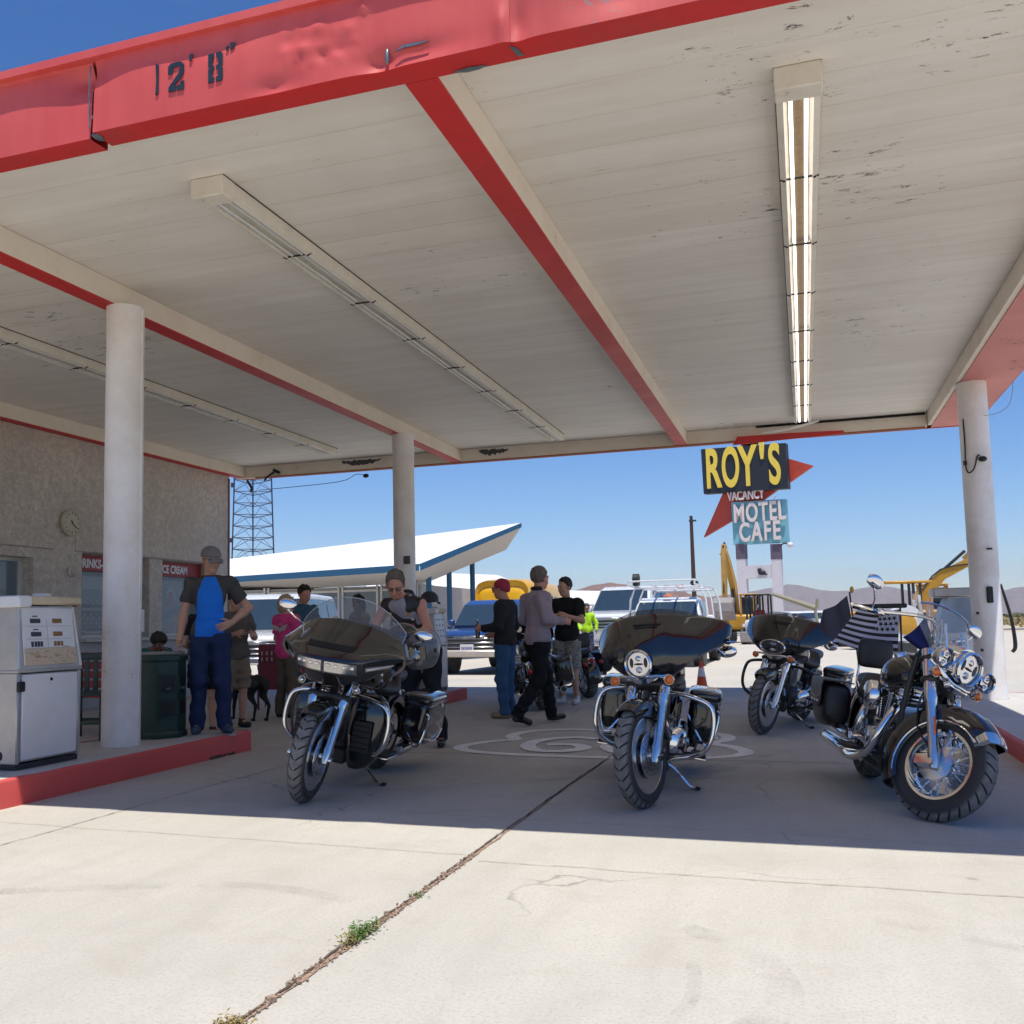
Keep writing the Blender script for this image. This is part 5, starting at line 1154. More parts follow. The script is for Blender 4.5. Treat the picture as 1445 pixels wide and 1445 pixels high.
def person(label, loc, heading, J=None, H=1.76, skinm=SKIN, res=.009, shirt=None, trousers=None, hair=None, shoes=None, look=(0, 0, 0), group='people under and around the canopy', sleeve=.9, sleeves_to='el', leg_to=1.0, build=1.0, hem=.86, hands=None, shirt_matfn=None, shirt_mats=None, hairshape='short', seed=1, fold=.009, cap=None, glasses=None, parts=(), tuck=False):
    root = thing('person', label, 'person', loc, (0, 0, R(heading)), group); k_ = H/1.75
    j = dict(JD); j.update(J or {}); j = {a: Vector(b)*k_ for a, b in j.items()}; B = build
    hm = Euler((R(look[0]), R(look[1]), R(look[2])), 'XYZ').to_matrix(); hn = np.array(hm)
    hp = j['head']
    def hv(x, y, z): return hp+hm @ Vector((x, y, z))*k_*1.07
    hands = hands or {}
    # ---- body
    b = SDF(); up = (j['neck']-j['pel']).normalized(); ly = (j['shL']-j['shR']).normalized(); fx = ly.cross(up).normalized()
    tm = np.array(Matrix((fx, ly, up)).transposed())
    def torso(s, inf=0., kk=.05, sh=True):
        s.ell(j['chest']+up*.03, ((.098+inf)*B, (.150+inf)*B**.6, .19+inf), tm, kk); s.ell((j['chest']+j['pel'])/2, ((.088+inf)*B*B, (.128+inf)*B, .17+inf), tm, kk); s.ell(j['pel']+up*.01, (.098+inf, .148+inf, .12+inf), tm, kk)
        q_ = 0 if sh else .2; s.cap(j['shL'].lerp(j['shR'], q_), j['shR'].lerp(j['shL'], q_), .052+inf, .052+inf, kk); s.cap(j['neck']-up*.06, j['neck']+up*.0, .085+inf, .05+inf, kk)
    torso(b, -.012)
    b.cap(j['neck']-up*.05, hv(-.02, 0, -.045), .058*k_, .052*k_, .03)
    # head
    b.ell(hv(-.022, 0, .035), (.098*k_, .077*k_, .092*k_), hn, .02); b.ell(hv(.022, 0, -.025), (.066*k_, .058*k_, .088*k_), hn, .03); b.ell(hv(.048, 0, -.078), (.035*k_, .036*k_, .030*k_), hn, .03)
    b.cap(hv(.084, 0, .018), hv(.104, 0, -.018), .009*k_, .014*k_, .010); b.ell(hv(.082, 0, -.052), (.012*k_, .024*k_, .010*k_), hn, .008); b.cap(hv(.076, -.035, .030), hv(.076, .035, .030), .014*k_, .014*k_, .014)
    for y in (-1, 1):
        b.ell(hv(-.012, y*.077, -.008), (.016*k_, .010*k_, .030*k_), hn, .008); b.ell(hv(.090, y*.030, .008), (.016*k_, .016*k_, .010*k_), hn, .010, neg=True); b.ell(hv(.055, y*.036, -.03), (.022*k_, .020*k_, .024*k_), hn, .02)
    for s in 'LR':
        sg = 1 if s == 'L' else -1; a, e, w_ = j['sh'+s], j['el'+s], j['wr'+s]
        b.ell(a, .062*k_, None, .03); b.cap(a, e, .052*k_*B**.5, .041*k_, .025); m_ = e.lerp(w_, .3); b.cap(e, m_, .041*k_, .042*k_, .02); b.cap(m_, w_, .042*k_, .027*k_, .02)
        hd = hands.get(s, {}); d = Vector(hd.get('d', (w_-e).normalized())).normalized(); n_ = Vector(hd.get('n', (0, -sg, 0))); n_ = (n_-d*n_.dot(d)).normalized(); t_ = d.cross(n_)*sg; curl = hd.get('curl', .5); hs = .98*k_
        t_ = t_ if t_.dot(Vector(hd.get('thumb', (1, 0, .2)))) > 0 else -t_
        pm = w_+d*.048*hs; b.cap(w_, w_+d*.02*hs, .026*k_, .026*k_, .015); b.ell(pm, (.050*hs, .041*hs, .019*hs), np.array(Matrix((d, t_, n_)).transposed()), .012)
        for f, (o, ln) in enumerate(((.030, .070), (.0105, .078), (-.0105, .073), (-.030, .058))):
            kb = w_+d*.086*hs+t_*o*hs; c1 = curl*(.9+.1*f); d1 = (d*math.cos(c1)+n_*math.sin(c1)+t_*o*2.6).normalized(); d2 = (d*math.cos(c1*2.1)+n_*math.sin(c1*2.1)+t_*o*1.5).normalized()
            b.cap(w_+d*.05*hs+t_*o*.8*hs, kb, .0095*hs, .0098*hs, .006); b.cap(kb, kb+d1*ln*.5*hs, .0096*hs, .0088*hs, .003); b.cap(kb+d1*ln*.5*hs, kb+d1*ln*.5*hs+d2*ln*.5*hs, .0088*hs, .0072*hs, .003)
        tb = w_+d*.026*hs+t_*.026*hs; t1 = tb+(d*.6+t_*.75+n_*.25).normalized()*.040*hs; b.cap(tb, t1, .0125*hs, .0115*hs, .008); b.cap(t1, t1+(d*.85+t_*.25+n_*.45).normalized()*.034*hs, .0108*hs, .0085*hs, .004)
        h_, kn, an, to = j['hp'+s], j['kn'+s], j['an'+s], j['to'+s]
        lt = 1.0 if leg_to < 1 or not trousers else .82
        b.cap(h_, kn, .082*k_*B**.5*(.85 if trousers else 1), .052*k_*lt, .03); b.ell(kn, .053*k_*lt, None, .02); ml = kn.lerp(an, .3)+(kn-an).normalized().cross(ly)*-.012; b.cap(kn, ml, .050*k_*lt, .053*k_*lt, .02); b.cap(ml, an, .053*k_*lt, .036*k_, .02); b.cap(an-V(0, 0, .02), to+V(0, 0, .01), .034*k_, .026*k_, .02)
    skin('body', b.mesh(res*.85), skinm, root)
    # eyes
    if res < .012:
        for y in (-1, 1):
            m = M(); m.mat(paint('eye_white', (.6, .58, .56), .3)).sph(hv(.078, y*.030, .008), .0115*k_, 10, 7); m.mat(BLK).sph(hv(.087, y*.030, .008), .0055*k_, 8, 6); m.build('eye', root)
        m = M(); m.mat(paint('lip', (.36, .13, .10), .5)).sph(hv(.094, 0, -.050), (.004, .022*k_, .004), 10, 6, rot=(R(look[0]), R(look[1]), R(look[2]))); m.build('mouth', root)
    fo = folds(seed, fold)
    if shirt:
        c = SDF(); torso(c, .014, .05, sleeves_to != 'no'); c.ell(j['pel']+up*.03, (.128, .172*B**.3, .14), tm, .04)
        for s in 'LR':
            a, e, w_ = j['sh'+s], j['el'+s], j['wr'+s]; 
            if sleeves_to != 'no': c.ell(a, .070*k_, None, .03)
            if sleeves_to == 'wr': c.cap(a, e, .066*k_*B**.5, .054*k_, .025); q = e.lerp(w_, sleeve); c.cap(e, q, .054*k_, .042*k_, .02, [(q, (q-e).normalized())])
            elif sleeves_to == 'el': q = a.lerp(e, sleeve); c.cap(a, q, .066*k_*B**.5, .062*k_, .025, [(q, (q-a).normalized())])
        hz = j['pel']+up*(hem-.94)*k_
        VQ = c.mesh(res, [(tuple(hz), tuple(-up)), (tuple(j['neck']+up*.012), tuple(up))], fo); skin('shirt', VQ, shirt_mats or shirt, root, (lambda C, jj=j: shirt_matfn(C, k_)) if shirt_matfn else None)
    if trousers:
        c = SDF(); c.ell(j['pel'], (.116, .162*B**.3, .125), tm, .04); c.ell((j['chest']+j['pel'])/2-up*.05, (.100*B*B, .138*B, .10), tm, .04)
        for s in 'LR':
            h_, kn, an = j['hp'+s], j['kn'+s], j['an'+s]
            if leg_to >= 1: c.cap(h_, kn, .094*k_*B**.4, .068*k_, .03); c.ell(kn, .068*k_, None, .03); c.cap(kn, an, .066*k_, .058*k_, .03, [(an-V(0, 0, .035), (an-kn).normalized())])
            else: q = h_.lerp(kn, leg_to/.55); c.cap(h_, q, .098*k_*B**.4, .092*k_, .03, [(q, (q-h_).normalized())])
        top = j['pel']+up*(hem-.94+.035)*k_
        skin('trousers', c.mesh(res, [(tuple(top), tuple(up))], folds(seed+7, fold*1.15, (11, 11, 20))), trousers, root)
    if shoes:
        for s in 'LR':
            an, to = j['an'+s], j['to'+s]; c = SDF(); d = (to-an); d.z = 0; d.normalize(); zb = min(an.z-.085*k_, to.z-.03*k_)
            hz = V(0, 0, 1); c.cap(an-d*.025+V(0, 0, -.045), an+d*.04+V(0, 0, -.045), .038*k_, .040*k_, .02); c.cap(an+d*.04+V(0, 0, -.045), to+V(0, 0, .012), .040*k_, .036*k_, .02); c.cap(an+V(0, 0, -.03), an+V(0, 0, .02), .042*k_, .044*k_, .02, [(an+V(0, 0, .035), (0, 0, 1))])
            u_, v_, w_ = d, V(-d.y, d.x, 0), V(0, 0, 1)
            so = skin('shoe', c.mesh(min(res, .009), [(tuple(an-V(0, 0, .083*k_)), (0, 0, -1))] if abs(an.z-to.z) < .1 else []), shoes[0], root)
            if len(shoes) > 1: m = M(); m.box(an.lerp(to, .5)+V(0, 0, -.066*k_-.0*(an.z)), (.27*k_, .088*k_, .022), rot=Matrix((d, v_, w_)).transposed(), bev=.009); m.build('sole', so, shoes[1])
    if hair:
        c = SDF(); rz = (.103, .083, .098)
        c.ell(hv(-.026, 0, .042), tuple(x*k_ for x in rz), hn, .02)
        if hairshape == 'bob': c.ell(hv(-.05, 0, -.02), (.085*k_, .092*k_, .115*k_), hn, .04); cl = [(tuple(hv(.052, 0, .02)), tuple(hm @ V(1, 0, -.25)))]
        elif hairshape == 'short': cl = [(tuple(hv(.030, 0, .055)), tuple(hm @ V(.86, 0, -.50)))]
        elif hairshape == 'afro': c.ell(hv(-.02, 0, .06), .125*k_, None, .03); cl = [(tuple(hv(.04, 0, .03)), tuple(hm @ V(.8, 0, -.6)))]
        else: c.ell(hv(-.045, 0, -.06), (.075*k_, .082*k_, .14*k_), hn, .04); cl = [(tuple(hv(.045, 0, .03)), tuple(hm @ V(1, 0, -.3)))]
        skin('hair', c.mesh(min(res, .009)*.8, cl, folds(seed+3, .007, (60, 60, 34))), hair, root)
    if cap:
        c = SDF(); c.ell(hv(-.018, 0, .045), (.112*k_, .092*k_, .090*k_), hn, .02); VQ = c.mesh(.007, [(tuple(hv(0, 0, .030)), tuple(hm @ V(.15, 0, -1)))]); co = skin('cap', VQ, cap, root)
        bd = -1 if 'back' in parts else 1; m = M(); m.shell(lambda u, v_: hv(bd*(.065+.095*v_*math.cos((u-.5)*2.4)), (u-.5)*(.155-.02*v_), .052-.035*v_-.03*((u-.5)*2)**2), 12, 5, hm @ V(0, 0, -.006)); m.build('brim', co, cap)
    if glasses:
        m = M(); m.mat(glasses)
        for y in (-1, 1):
            m.shell(lambda u, v_: hv(.100-.02*(2*u-1)**2*.5-.004, y*(.007+.054*u), .026-.034*v_), 6, 3, hm @ V(-.004, 0, 0)); m.tube([hv(.094, y*.062, .02), hv(.03, y*.082, .018), hv(-.02, y*.084, .01)], .0028, 5)
        m.tube([hv(.100, -.01, .018), hv(.104, 0, .02), hv(.100, .01, .018)], .003, 5)
        m.build('sunglasses' if glasses is BLK else 'glasses', root)
    root['_'] = 0; del root['_']
    return root, j, hv, hm
HAIR_G = paint('hair_grey', (.15, .12, .10), .7, var=.4, scale=40); HAIR_D = paint('hair_dark', (.02, .015, .012), .6, var=.3, scale=40); HAIR_B = paint('hair_blond', (.46, .34, .19), .6, var=.35, scale=40)
# man in the blue shirt
CBLUE = cloth('shirt_blue', (.02, .20, .78)); CDK = cloth('sleeve_charcoal', (.075, .072, .07)); CNAVY = cloth('trousers_navy', (.025, .04, .10))
def raglan(C, k):
    y = np.abs(C[:, 1]); z = C[:, 2]/k; return ((y > np.interp(z, [.8, 1.1, 1.32, 1.46], [.135, .135, .115, .055])) | (z > 1.462)).astype(int)
p, j, hv, hm = person('man in a blue shirt with dark sleeves, grey cap and sunglasses standing on the kerb', (-5.44, 8.32, .19), heading_to(.50, -.86), dict(
    elL=(-.06, .355, 1.17), wrL=(.07, .200, 1.03), elR=(-.04, -.245, 1.13), wrR=(.05, -.275, .88), hpL=(0, .09, .90), knL=(.03, .115, .49), anL=(-.02, .135, .085), toL=(.13, .19, .03), knR=(.02, -.10, .49), anR=(-.02, -.11, .085), toR=(.13, -.13, .03), head=(.045, .01, 1.62), neck=(-.0, 0, 1.47)),
    1.79, SKIN, .0075, CBLUE, CNAVY, None, [paint('shoe_blue', (.05, .085, .13), .7), paint('sole_pale', (.35, .42, .45), .6)], (0, 14, 32), hands={'L': dict(d=(.45, -.80, -.35), n=(-.8, -.1, .1), curl=.22, thumb=(-.3, .0, 1)), 'R': dict(curl=.7, thumb=(1, 0, 0))},
    sleeve=.62, cap=[paint('cap_grey', (.19, .18, .18), .8)][0], glasses=BLK, shirt_matfn=raglan, shirt_mats=[CBLUE, CDK], hem=.90, seed=4, build=.90)
tag(p, group='')
# clear bottle in his right hand
bt = thing('water_bottle', 'small clear water bottle held low by the man in blue', 'bottle', (-5.71, 8.40, .845)); m = M(); m.lathe([(0, 0), (.032, 0), (.034, .02), (.034, .12), (.028, .15), (.013, .18), (.013, .2), (0, .2)], (0, 0, 0), (.1, 0, 1), 18); m.build('bottle_body', bt, glass('bottle_clear', (.4, .5, .6), .35)); m = M(); m.cyl((.019, 0, .2), (.021, 0, .22), .016); m.build('bottle_cap', bt, paint('bottle_cap', (.3, .5, .8), .4))
# man behind him in shorts
person('man in a brown grey shirt and khaki shorts, half hidden behind the man in blue', (-6.52, 10.5, 0), heading_to(.75, -.55), dict(elL=(.02, .26, 1.15), wrL=(.24, .14, 1.18), elR=(.05, -.25, 1.14), wrR=(.26, -.10, 1.2)), 1.64, SKIN, .011, cloth('shirt_taupe', (.13, .115, .10)), cloth('shorts_khaki', (.24, .19, .14)), HAIR_D, [paint('shoe_dark', (.03, .03, .03), .7), paint('sole_pale', (.35, .42, .45), .6)], (0, 15, 0), leg_to=.52, sleeve=.7, seed=5)
# person with tan legs behind the bin
person('bare legged person in black shorts and trainers behind the green bin', (-6.36, 9.6, 0), heading_to(-.5, .85), dict(wrL=(.2, .12, 1.05), wrR=(.2, -.12, 1.05)), 1.60, paint('skin_pale_tan', (.50, .29, .19), .5), .012, cloth('shirt_black', (.02, .02, .022)), cloth('shorts_black', (.018, .018, .02)), HAIR_D, [BLK, paint('sole_teal', (.15, .5, .5), .5)], (0, 25, 0), leg_to=.42, sleeve=.6, seed=6)
# older man with sunglasses on his head
PT = cloth('shirt_teal', (.05, .12, .17))
p, j, hv, hm = person('grey haired man in a teal shirt with sunglasses pushed up on his head', (-6.93, 13.0, 0), heading_to(.85, -.5), dict(elL=(.03, .25, 1.14), wrL=(.22, .16, 1.22), elR=(.03, -.25, 1.14), wrR=(.24, -.14, 1.16), head=(.05, 0, 1.61)), 1.80, SKIN2, .011, PT, cloth('trousers_grey', (.10, .10, .11)), HAIR_D, [BLK], (0, 18, 0), sleeve=.62, seed=8)
m = M(); m.tube([hv(.05, -.08, .10), hv(.075, -.05, .105), hv(.08, 0, .11), hv(.075, .05, .105), hv(.05, .08, .10)], .012, 6, smooth=3); m.build('sunglasses', p, BLK); m = M(); m.sph(hv(.08, .03, .115), (.012, .02, .010)); m.build('lens', p, paint('lens_yellow', (.7, .5, .05), .3))
# woman in pink
PK = cloth('shirt_pink', (.80, .08, .27)); WHT = paint('print_white', (.6, .5, .52), .7)
p, j, hv, hm = person('blond woman in a bright pink T-shirt with a winged print on the back', (-6.56, 11.85, 0), heading_to(.28, .9), dict(elL=(.02, .235, 1.13), wrL=(.17, .13, 1.10), elR=(.03, -.26, 1.16), wrR=(.20, -.28, 1.20), anL=(-.02, .13, .085), anR=(-.03, -.10, .085)), 1.62, SKIN, .010, PK, cloth('trousers_olive', (.15, .125, .095)), HAIR_B, [BLK], (0, 6, -35), sleeve=.62, hem=.84, hairshape='bob', seed=9, build=.95)
def on_back(y, z): return V(-.118-.0*abs(y), y, z)
m = M()
for sg in (-1, 1):
    m.prism([(0, .0), (.03, .035), (.08, .05), (.15, .06), (.125, .035), (.13, .02), (.10, .01), (.105, -.008), (.06, -.02), (.02, -.025)], (-.126, sg*.008, 1.17), (0, sg, 0), (0, 0, 1), .003*-sg)
m.prism([(-.03, .02), (.03, .02), (.03, -.02), (0, -.045), (-.03, -.02)], (-.128, 0, 1.165), (0, 1, 0), (0, 0, 1), -.004); m.box((-.124, 0, 1.235), (.004, .075, .010)); m.build('shirt_print', p, WHT)
# dark haired person behind the screen
person('dark haired person in a tan jacket seen over the nearest windscreen', (-6.45, 13.9, 0), heading_to(-.6, -.8), dict(), 1.66, SKIN3, .012, cloth('jacket_tan', (.20, .15, .10)), cloth('jeans_dark', (.03, .04, .07)), HAIR_D, [BLK], (0, 12, 20), sleeves_to='wr', hairshape='long', seed=10)
# biker with leather vest leaning over the bike
VEST = cloth('tank_grey', (.36, .34, .38))
p, j, hv, hm = person('man with glasses in a black leather vest with patches leaning over the nearest motorcycle', (-3.70, 9.15, 0), heading_to(-.10, -1), dict(pel=(-.10, .10, .92), chest=(.06, .02, 1.22), neck=(.15, 0, 1.40), head=(.23, -.02, 1.51), shL=(.12, .18, 1.33), shR=(.12, -.18, 1.33), elL=(.20, .30, 1.11), wrL=(.36, .20, .99), elR=(.22, -.28, 1.09), wrR=(.40, -.22, .96), hpL=(-.08, .19, .88), hpR=(-.08, .01, .88), knL=(-.05, .22, .48), anL=(-.12, .26, .085), toL=(.03, .33, .03), knR=(-.0, -.03, .48), anR=(-.10, -.06, .085), toR=(.06, -.06, .03)), 1.82, SKIN2, .0085, VEST, cloth('jeans_black', (.02, .02, .024)), HAIR_G, [paint('boot_black', (.012, .012, .012), .3, coat=.4)], (0, 30, 22), sleeve=.05, sleeves_to='no', glasses=glass('spectacle_glass', (.05, .05, .05), .28), build=1.06, seed=11)
c = SDF(); B_ = 1.06; up = (j['neck']-j['pel']).normalized(); ly = V(0, 1, 0); fx = ly.cross(up).normalized(); tm = np.array(Matrix((fx, ly, up)).transposed())
c.ell(j['chest']+up*.03, (.128, .178, .205), tm, .05); c.ell((j['chest']+j['pel'])/2, (.125, .162, .17), tm, .05); c.cap(j['shL'], j['shR'], .072, .072, .05)
c.cap(j['neck']+fx*.30-up*.42, j['neck']+fx*.16+up*.06, .10, .085, .02, neg=True); c.cap(j['neck']-up*.03, j['neck']+up*.15, .062, .075, .02, neg=True)
c.cap(j['shL'], j['shL']+V(.02, .15, -.03), .055, .08, .01, neg=True); c.cap(j['shR'], j['shR']+V(.02, -.15, -.03), .055, .08, .01, neg=True)
vo = skin('vest', c.mesh(.008, [(tuple(j['pel']+up*.02), tuple(-up))], folds(2, .003)), LEATH, p)
PCH = [paint('patch_orange', (.6, .22, .02), .6), paint('patch_white', (.6, .6, .62), .6), paint('patch_red', (.5, .05, .05), .6), paint('patch_yellow', (.6, .42, .05), .6)]
for i, (y, z) in enumerate(((.09, 1.36), (.115, 1.30), (.10, 1.24), (-.10, 1.37), (-.12, 1.31), (-.10, 1.26), (-.13, 1.2), (.125, 1.18))):
    m = M(); q = j['chest']+up*(z-1.27)+fx*(.118-1.6*(abs(y)-.05)**2*6*.3)+ly*y; m.box(q+fx*.006, (.006, .034, .026), rot=Matrix((fx, ly, up)).transposed(), bev=.002); m.build('patch', vo, PCH[i % 4])
# man in a black cap behind him
person('man in a black cap looking right, mostly hidden behind the man in the vest', (-5.0, 12.3, 0), heading_to(.9, -.4), dict(head=(.04, 0, 1.60)), 1.66, SKIN2, .012, cloth('shirt_char', (.05, .05, .055)), cloth('jeans_mid', (.04, .06, .11)), HAIR_D, [BLK], (0, 10, 0), cap=BLK, seed=12)
# man with a beer bottle
p, j, hv, hm = person('man in a dark jacket and blue jeans wearing a red bandana, holding a brown bottle', (-3.60, 12.15, 0), heading_to(-.95, .12), dict(elL=(.00, .235, 1.14), wrL=(.26, .16, 1.12), elR=(-.03, -.23, 1.13), wrR=(.20, -.13, 1.05), anL=(-.02, .10, .085), anR=(.0, -.10, .085), toR=(.16, -.12, .03), head=(.05, 0, 1.61)), 1.76, SKIN2, .0095, cloth('jacket_black', (.03, .032, .036)), cloth('jeans_blue', (.05, .12, .24)), None, [paint('shoe_tan', (.30, .22, .13), .8)], (0, 6, 0), sleeves_to='wr', sleeve=.86, glasses=BLK, hem=.88, seed=13, fold=.008, hands={'L': dict(curl=.9, n=(0, -1, 0), thumb=(0, 0, 1)), 'R': dict(curl=.6)})
c = SDF(); c.ell(hv(-.02, 0, .045), (.106, .085, .09), np.array(hm), .02); c.ell(hv(-.06, 0, .0), (.06, .07, .07), np.array(hm), .03); bo = skin('bandana', c.mesh(.007, [(tuple(hv(.06, 0, .04)), tuple(hm @ V(.5, 0, -.86)))], folds(3, .002, (50, 50, 50))), paint('bandana_red', (.40, .03, .07), .8), p)
w_ = at(677, 905, y=12.15)
bt = thing('beer_bottle', 'brown glass beer bottle in the hand of the man with the bandana', 'bottle', (w_.x, 12.07, 1.0)); m = M(); m.lathe([(0, 0), (.030, 0), (.031, .13), (.026, .155), (.013, .19), (.013, .235), (0, .235)], (0, 0, 0), (0, 0, 1), 16); m.build('bottle_body', bt, paint('bottle_brown', (.03, .012, .006), .1, coat=1)); m = M(); m.cyl((0, 0, .232), (0, 0, .242), .015); m.build('bottle_cap', bt, CHR)
# walking man, seen from behind
p, j, hv, hm = person('grey haired man in a mauve long sleeved shirt striding away in black trousers', (-3.0, 11.45, 0), heading_to(.70, .72), dict(pel=(0, 0, .95), chest=(.03, 0, 1.28), elL=(-.02, .26, 1.16), wrL=(.22, .22, 1.12), elR=(-.02, -.27, 1.16), wrR=(.22, -.22, 1.14), knL=(.16, .09, .52), anL=(.22, .10, .10), toL=(.38, .11, .05), knR=(-.06, -.10, .50), anR=(-.34, -.10, .13), toR=(-.20, -.12, .03), head=(.06, 0, 1.62), neck=(.02, 0, 1.48)), 1.84, SKIN2, .0090, cloth('shirt_mauve', (.36, .29, .33)), cloth('trousers_black', (.014, .014, .016)), HAIR_G, [paint('boot_black', (.012, .012, .012), .3)], (0, 4, 15), sleeves_to='wr', sleeve=.9, hem=.87, build=1.08, seed=14, fold=.009)
m = M(); m.box(hv(-.055, 0, -.105), (.12, .13, .05), bev=.02); m.build('collar', p, BLK)
# man in tee and camo shorts
t = NT('camo'); n1 = t.noise(22, 3, .6); t.base(t.ramp(n1, [(.40, (.16, .16, .15)), (.5, (.34, .34, .32)), (.6, (.22, .21, .19))])); t.rough(.9); CAMO = t.m
p, j, hv, hm = person('man in a black T-shirt, patterned grey shorts and white trainers behind the striding man', (-3.30, 14.3, 0), heading_to(-.2, -.95), dict(elL=(.05, .26, 1.15), wrL=(.24, .12, 1.22), elR=(.06, -.24, 1.15), wrR=(.26, -.10, 1.20), head=(.04, 0, 1.62)), 1.83, SKIN, .010, cloth('tee_black', (.018, .018, .02)), CAMO, HAIR_D, [paint('trainer_white', (.6, .6, .62), .6)], (0, 8, -20), leg_to=.52, sleeve=.7, hem=.84, seed=15, build=1.08)
m = M(); m.box((.13, .09, 1.27), (.01, .05, .05), bev=.004); m.build('shirt_print', p, WHT)
# worker in lime
q = at(829, 895, y=30.0)
person('worker in a lime yellow safety shirt far behind the parked motorcycles', (q.x, 30, 0), heading_to(.3, -.95), dict(elL=(.02, .29, 1.14), elR=(.02, -.29, 1.14), wrL=(.10, .27, .92), wrR=(.16, -.20, .95)), 1.74, SKIN3, .016, cloth('shirt_lime', (.42, .70, .03)), cloth('jeans_work', (.04, .055, .10)), HAIR_D, [paint('boot_tan', (.3, .2, .1), .8)], (0, 12, 0), sleeves_to='wr', seed=16)
# child at the serving shelf
q = at(220, 900, y=10.4)
person('child in a teal shirt resting their head on one hand behind the green bin', (q.x, 10.4, .0), heading_to(.75, -.7), dict(pel=(0, 0, .80), chest=(.08, 0, 1.10), neck=(.14, 0, 1.27), head=(.22, 0, 1.38), shL=(.11, .16, 1.22), shR=(.11, -.16, 1.22), elL=(.26, .22, .98), wrL=(.27, .10, 1.20), elR=(.24, -.20, .98), wrR=(.40, -.04, .98), hpL=(0, .09, .78), hpR=(0, -.09, .78)), 1.30, SKIN3, .009, cloth('shirt_green_teal', (.02, .14, .15)), cloth('leggings', (.03, .03, .05)), HAIR_D, [BLK], (0, 38, 0), sleeve=.6, hairshape='afro', seed=17)
for o in COL.objects:
    if o.get('category') == 'person' and not o.get('group'): o['group'] = 'people under and around the canopy'
# ---- dog: black short-haired, facing left
dg = thing('dog', 'lean black short haired dog standing on the slab beside the pink shirted woman', 'dog', (-6.90, 11.45, 0), (0, 0, R(heading_to(-.87, .45)))); DOG = paint('dog_coat', (.012, .011, .012), .45, var=.3, scale=20)
b = SDF(); b.ell((.22, 0, .47), (.17, .095, .135), None, .05); b.ell((.02, 0, .50), (.20, .082, .095), None, .05); b.ell((-.22, 0, .50), (.13, .080, .095), None, .05)
b.chain([(.33, 0, .52), (.44, 0, .60), (.50, 0, .64)], [.075, .060, .052], .03); b.ell((.53, 0, .655), (.075, .055, .055), None, .02); b.cap((.57, 0, .645), (.67, 0, .615), .036, .024, .02); b.cap((.50, .045, .69), (.48, .06, .64), .018, .010, .01); b.cap((.50, -.045, .69), (.48, -.06, .64), .018, .010, .01)
for y in (-.07, .07):
    b.chain([(.25, y, .42), (.22, y, .30), (.25, y, .17), (.255, y, .05)], [.05, .034, .022, .018], .015); b.cap((.255, y, .022), (.30, y, .018), .020, .018, .01)
    o = .05 if y > 0 else -.04; b.chain([(-.24+o*.3, y, .46), (-.19+o, y, .32), (-.33+o, y, .20), (-.29+o, y, .05)], [.075, .045, .022, .017], .015); b.cap((-.29+o, y, .022), (-.24+o, y, .018), .020, .018, .01)
b.chain([(-.34, 0, .53), (-.41, 0, .42), (-.42, 0, .26), (-.38, 0, .18)], [.024, .017, .012, .008], .01)
skin('body', b.mesh(.008), DOG, dg); m = M(); m.lathe([(.062, -.012), (.066, 0), (.062, .012)], (.43, 0, .595), (.75, 0, .6), 18); m.build('collar', dg, paint('collar_pink', (.8, .15, .3), .5)); m = M(); m.sph((.60, 0, .665), (.05, .022, .012)); m.build('face_blaze', dg, paint('fur_white', (.6, .58, .56), .7))
m = M(); m.tube([V(.43, 0, .65), V(.40, .05, .8), V(.30, .2, 1.0)], .006, 5, smooth=3); m.build('lead', dg, paint('collar_pink', (.8, .15, .3), .5))
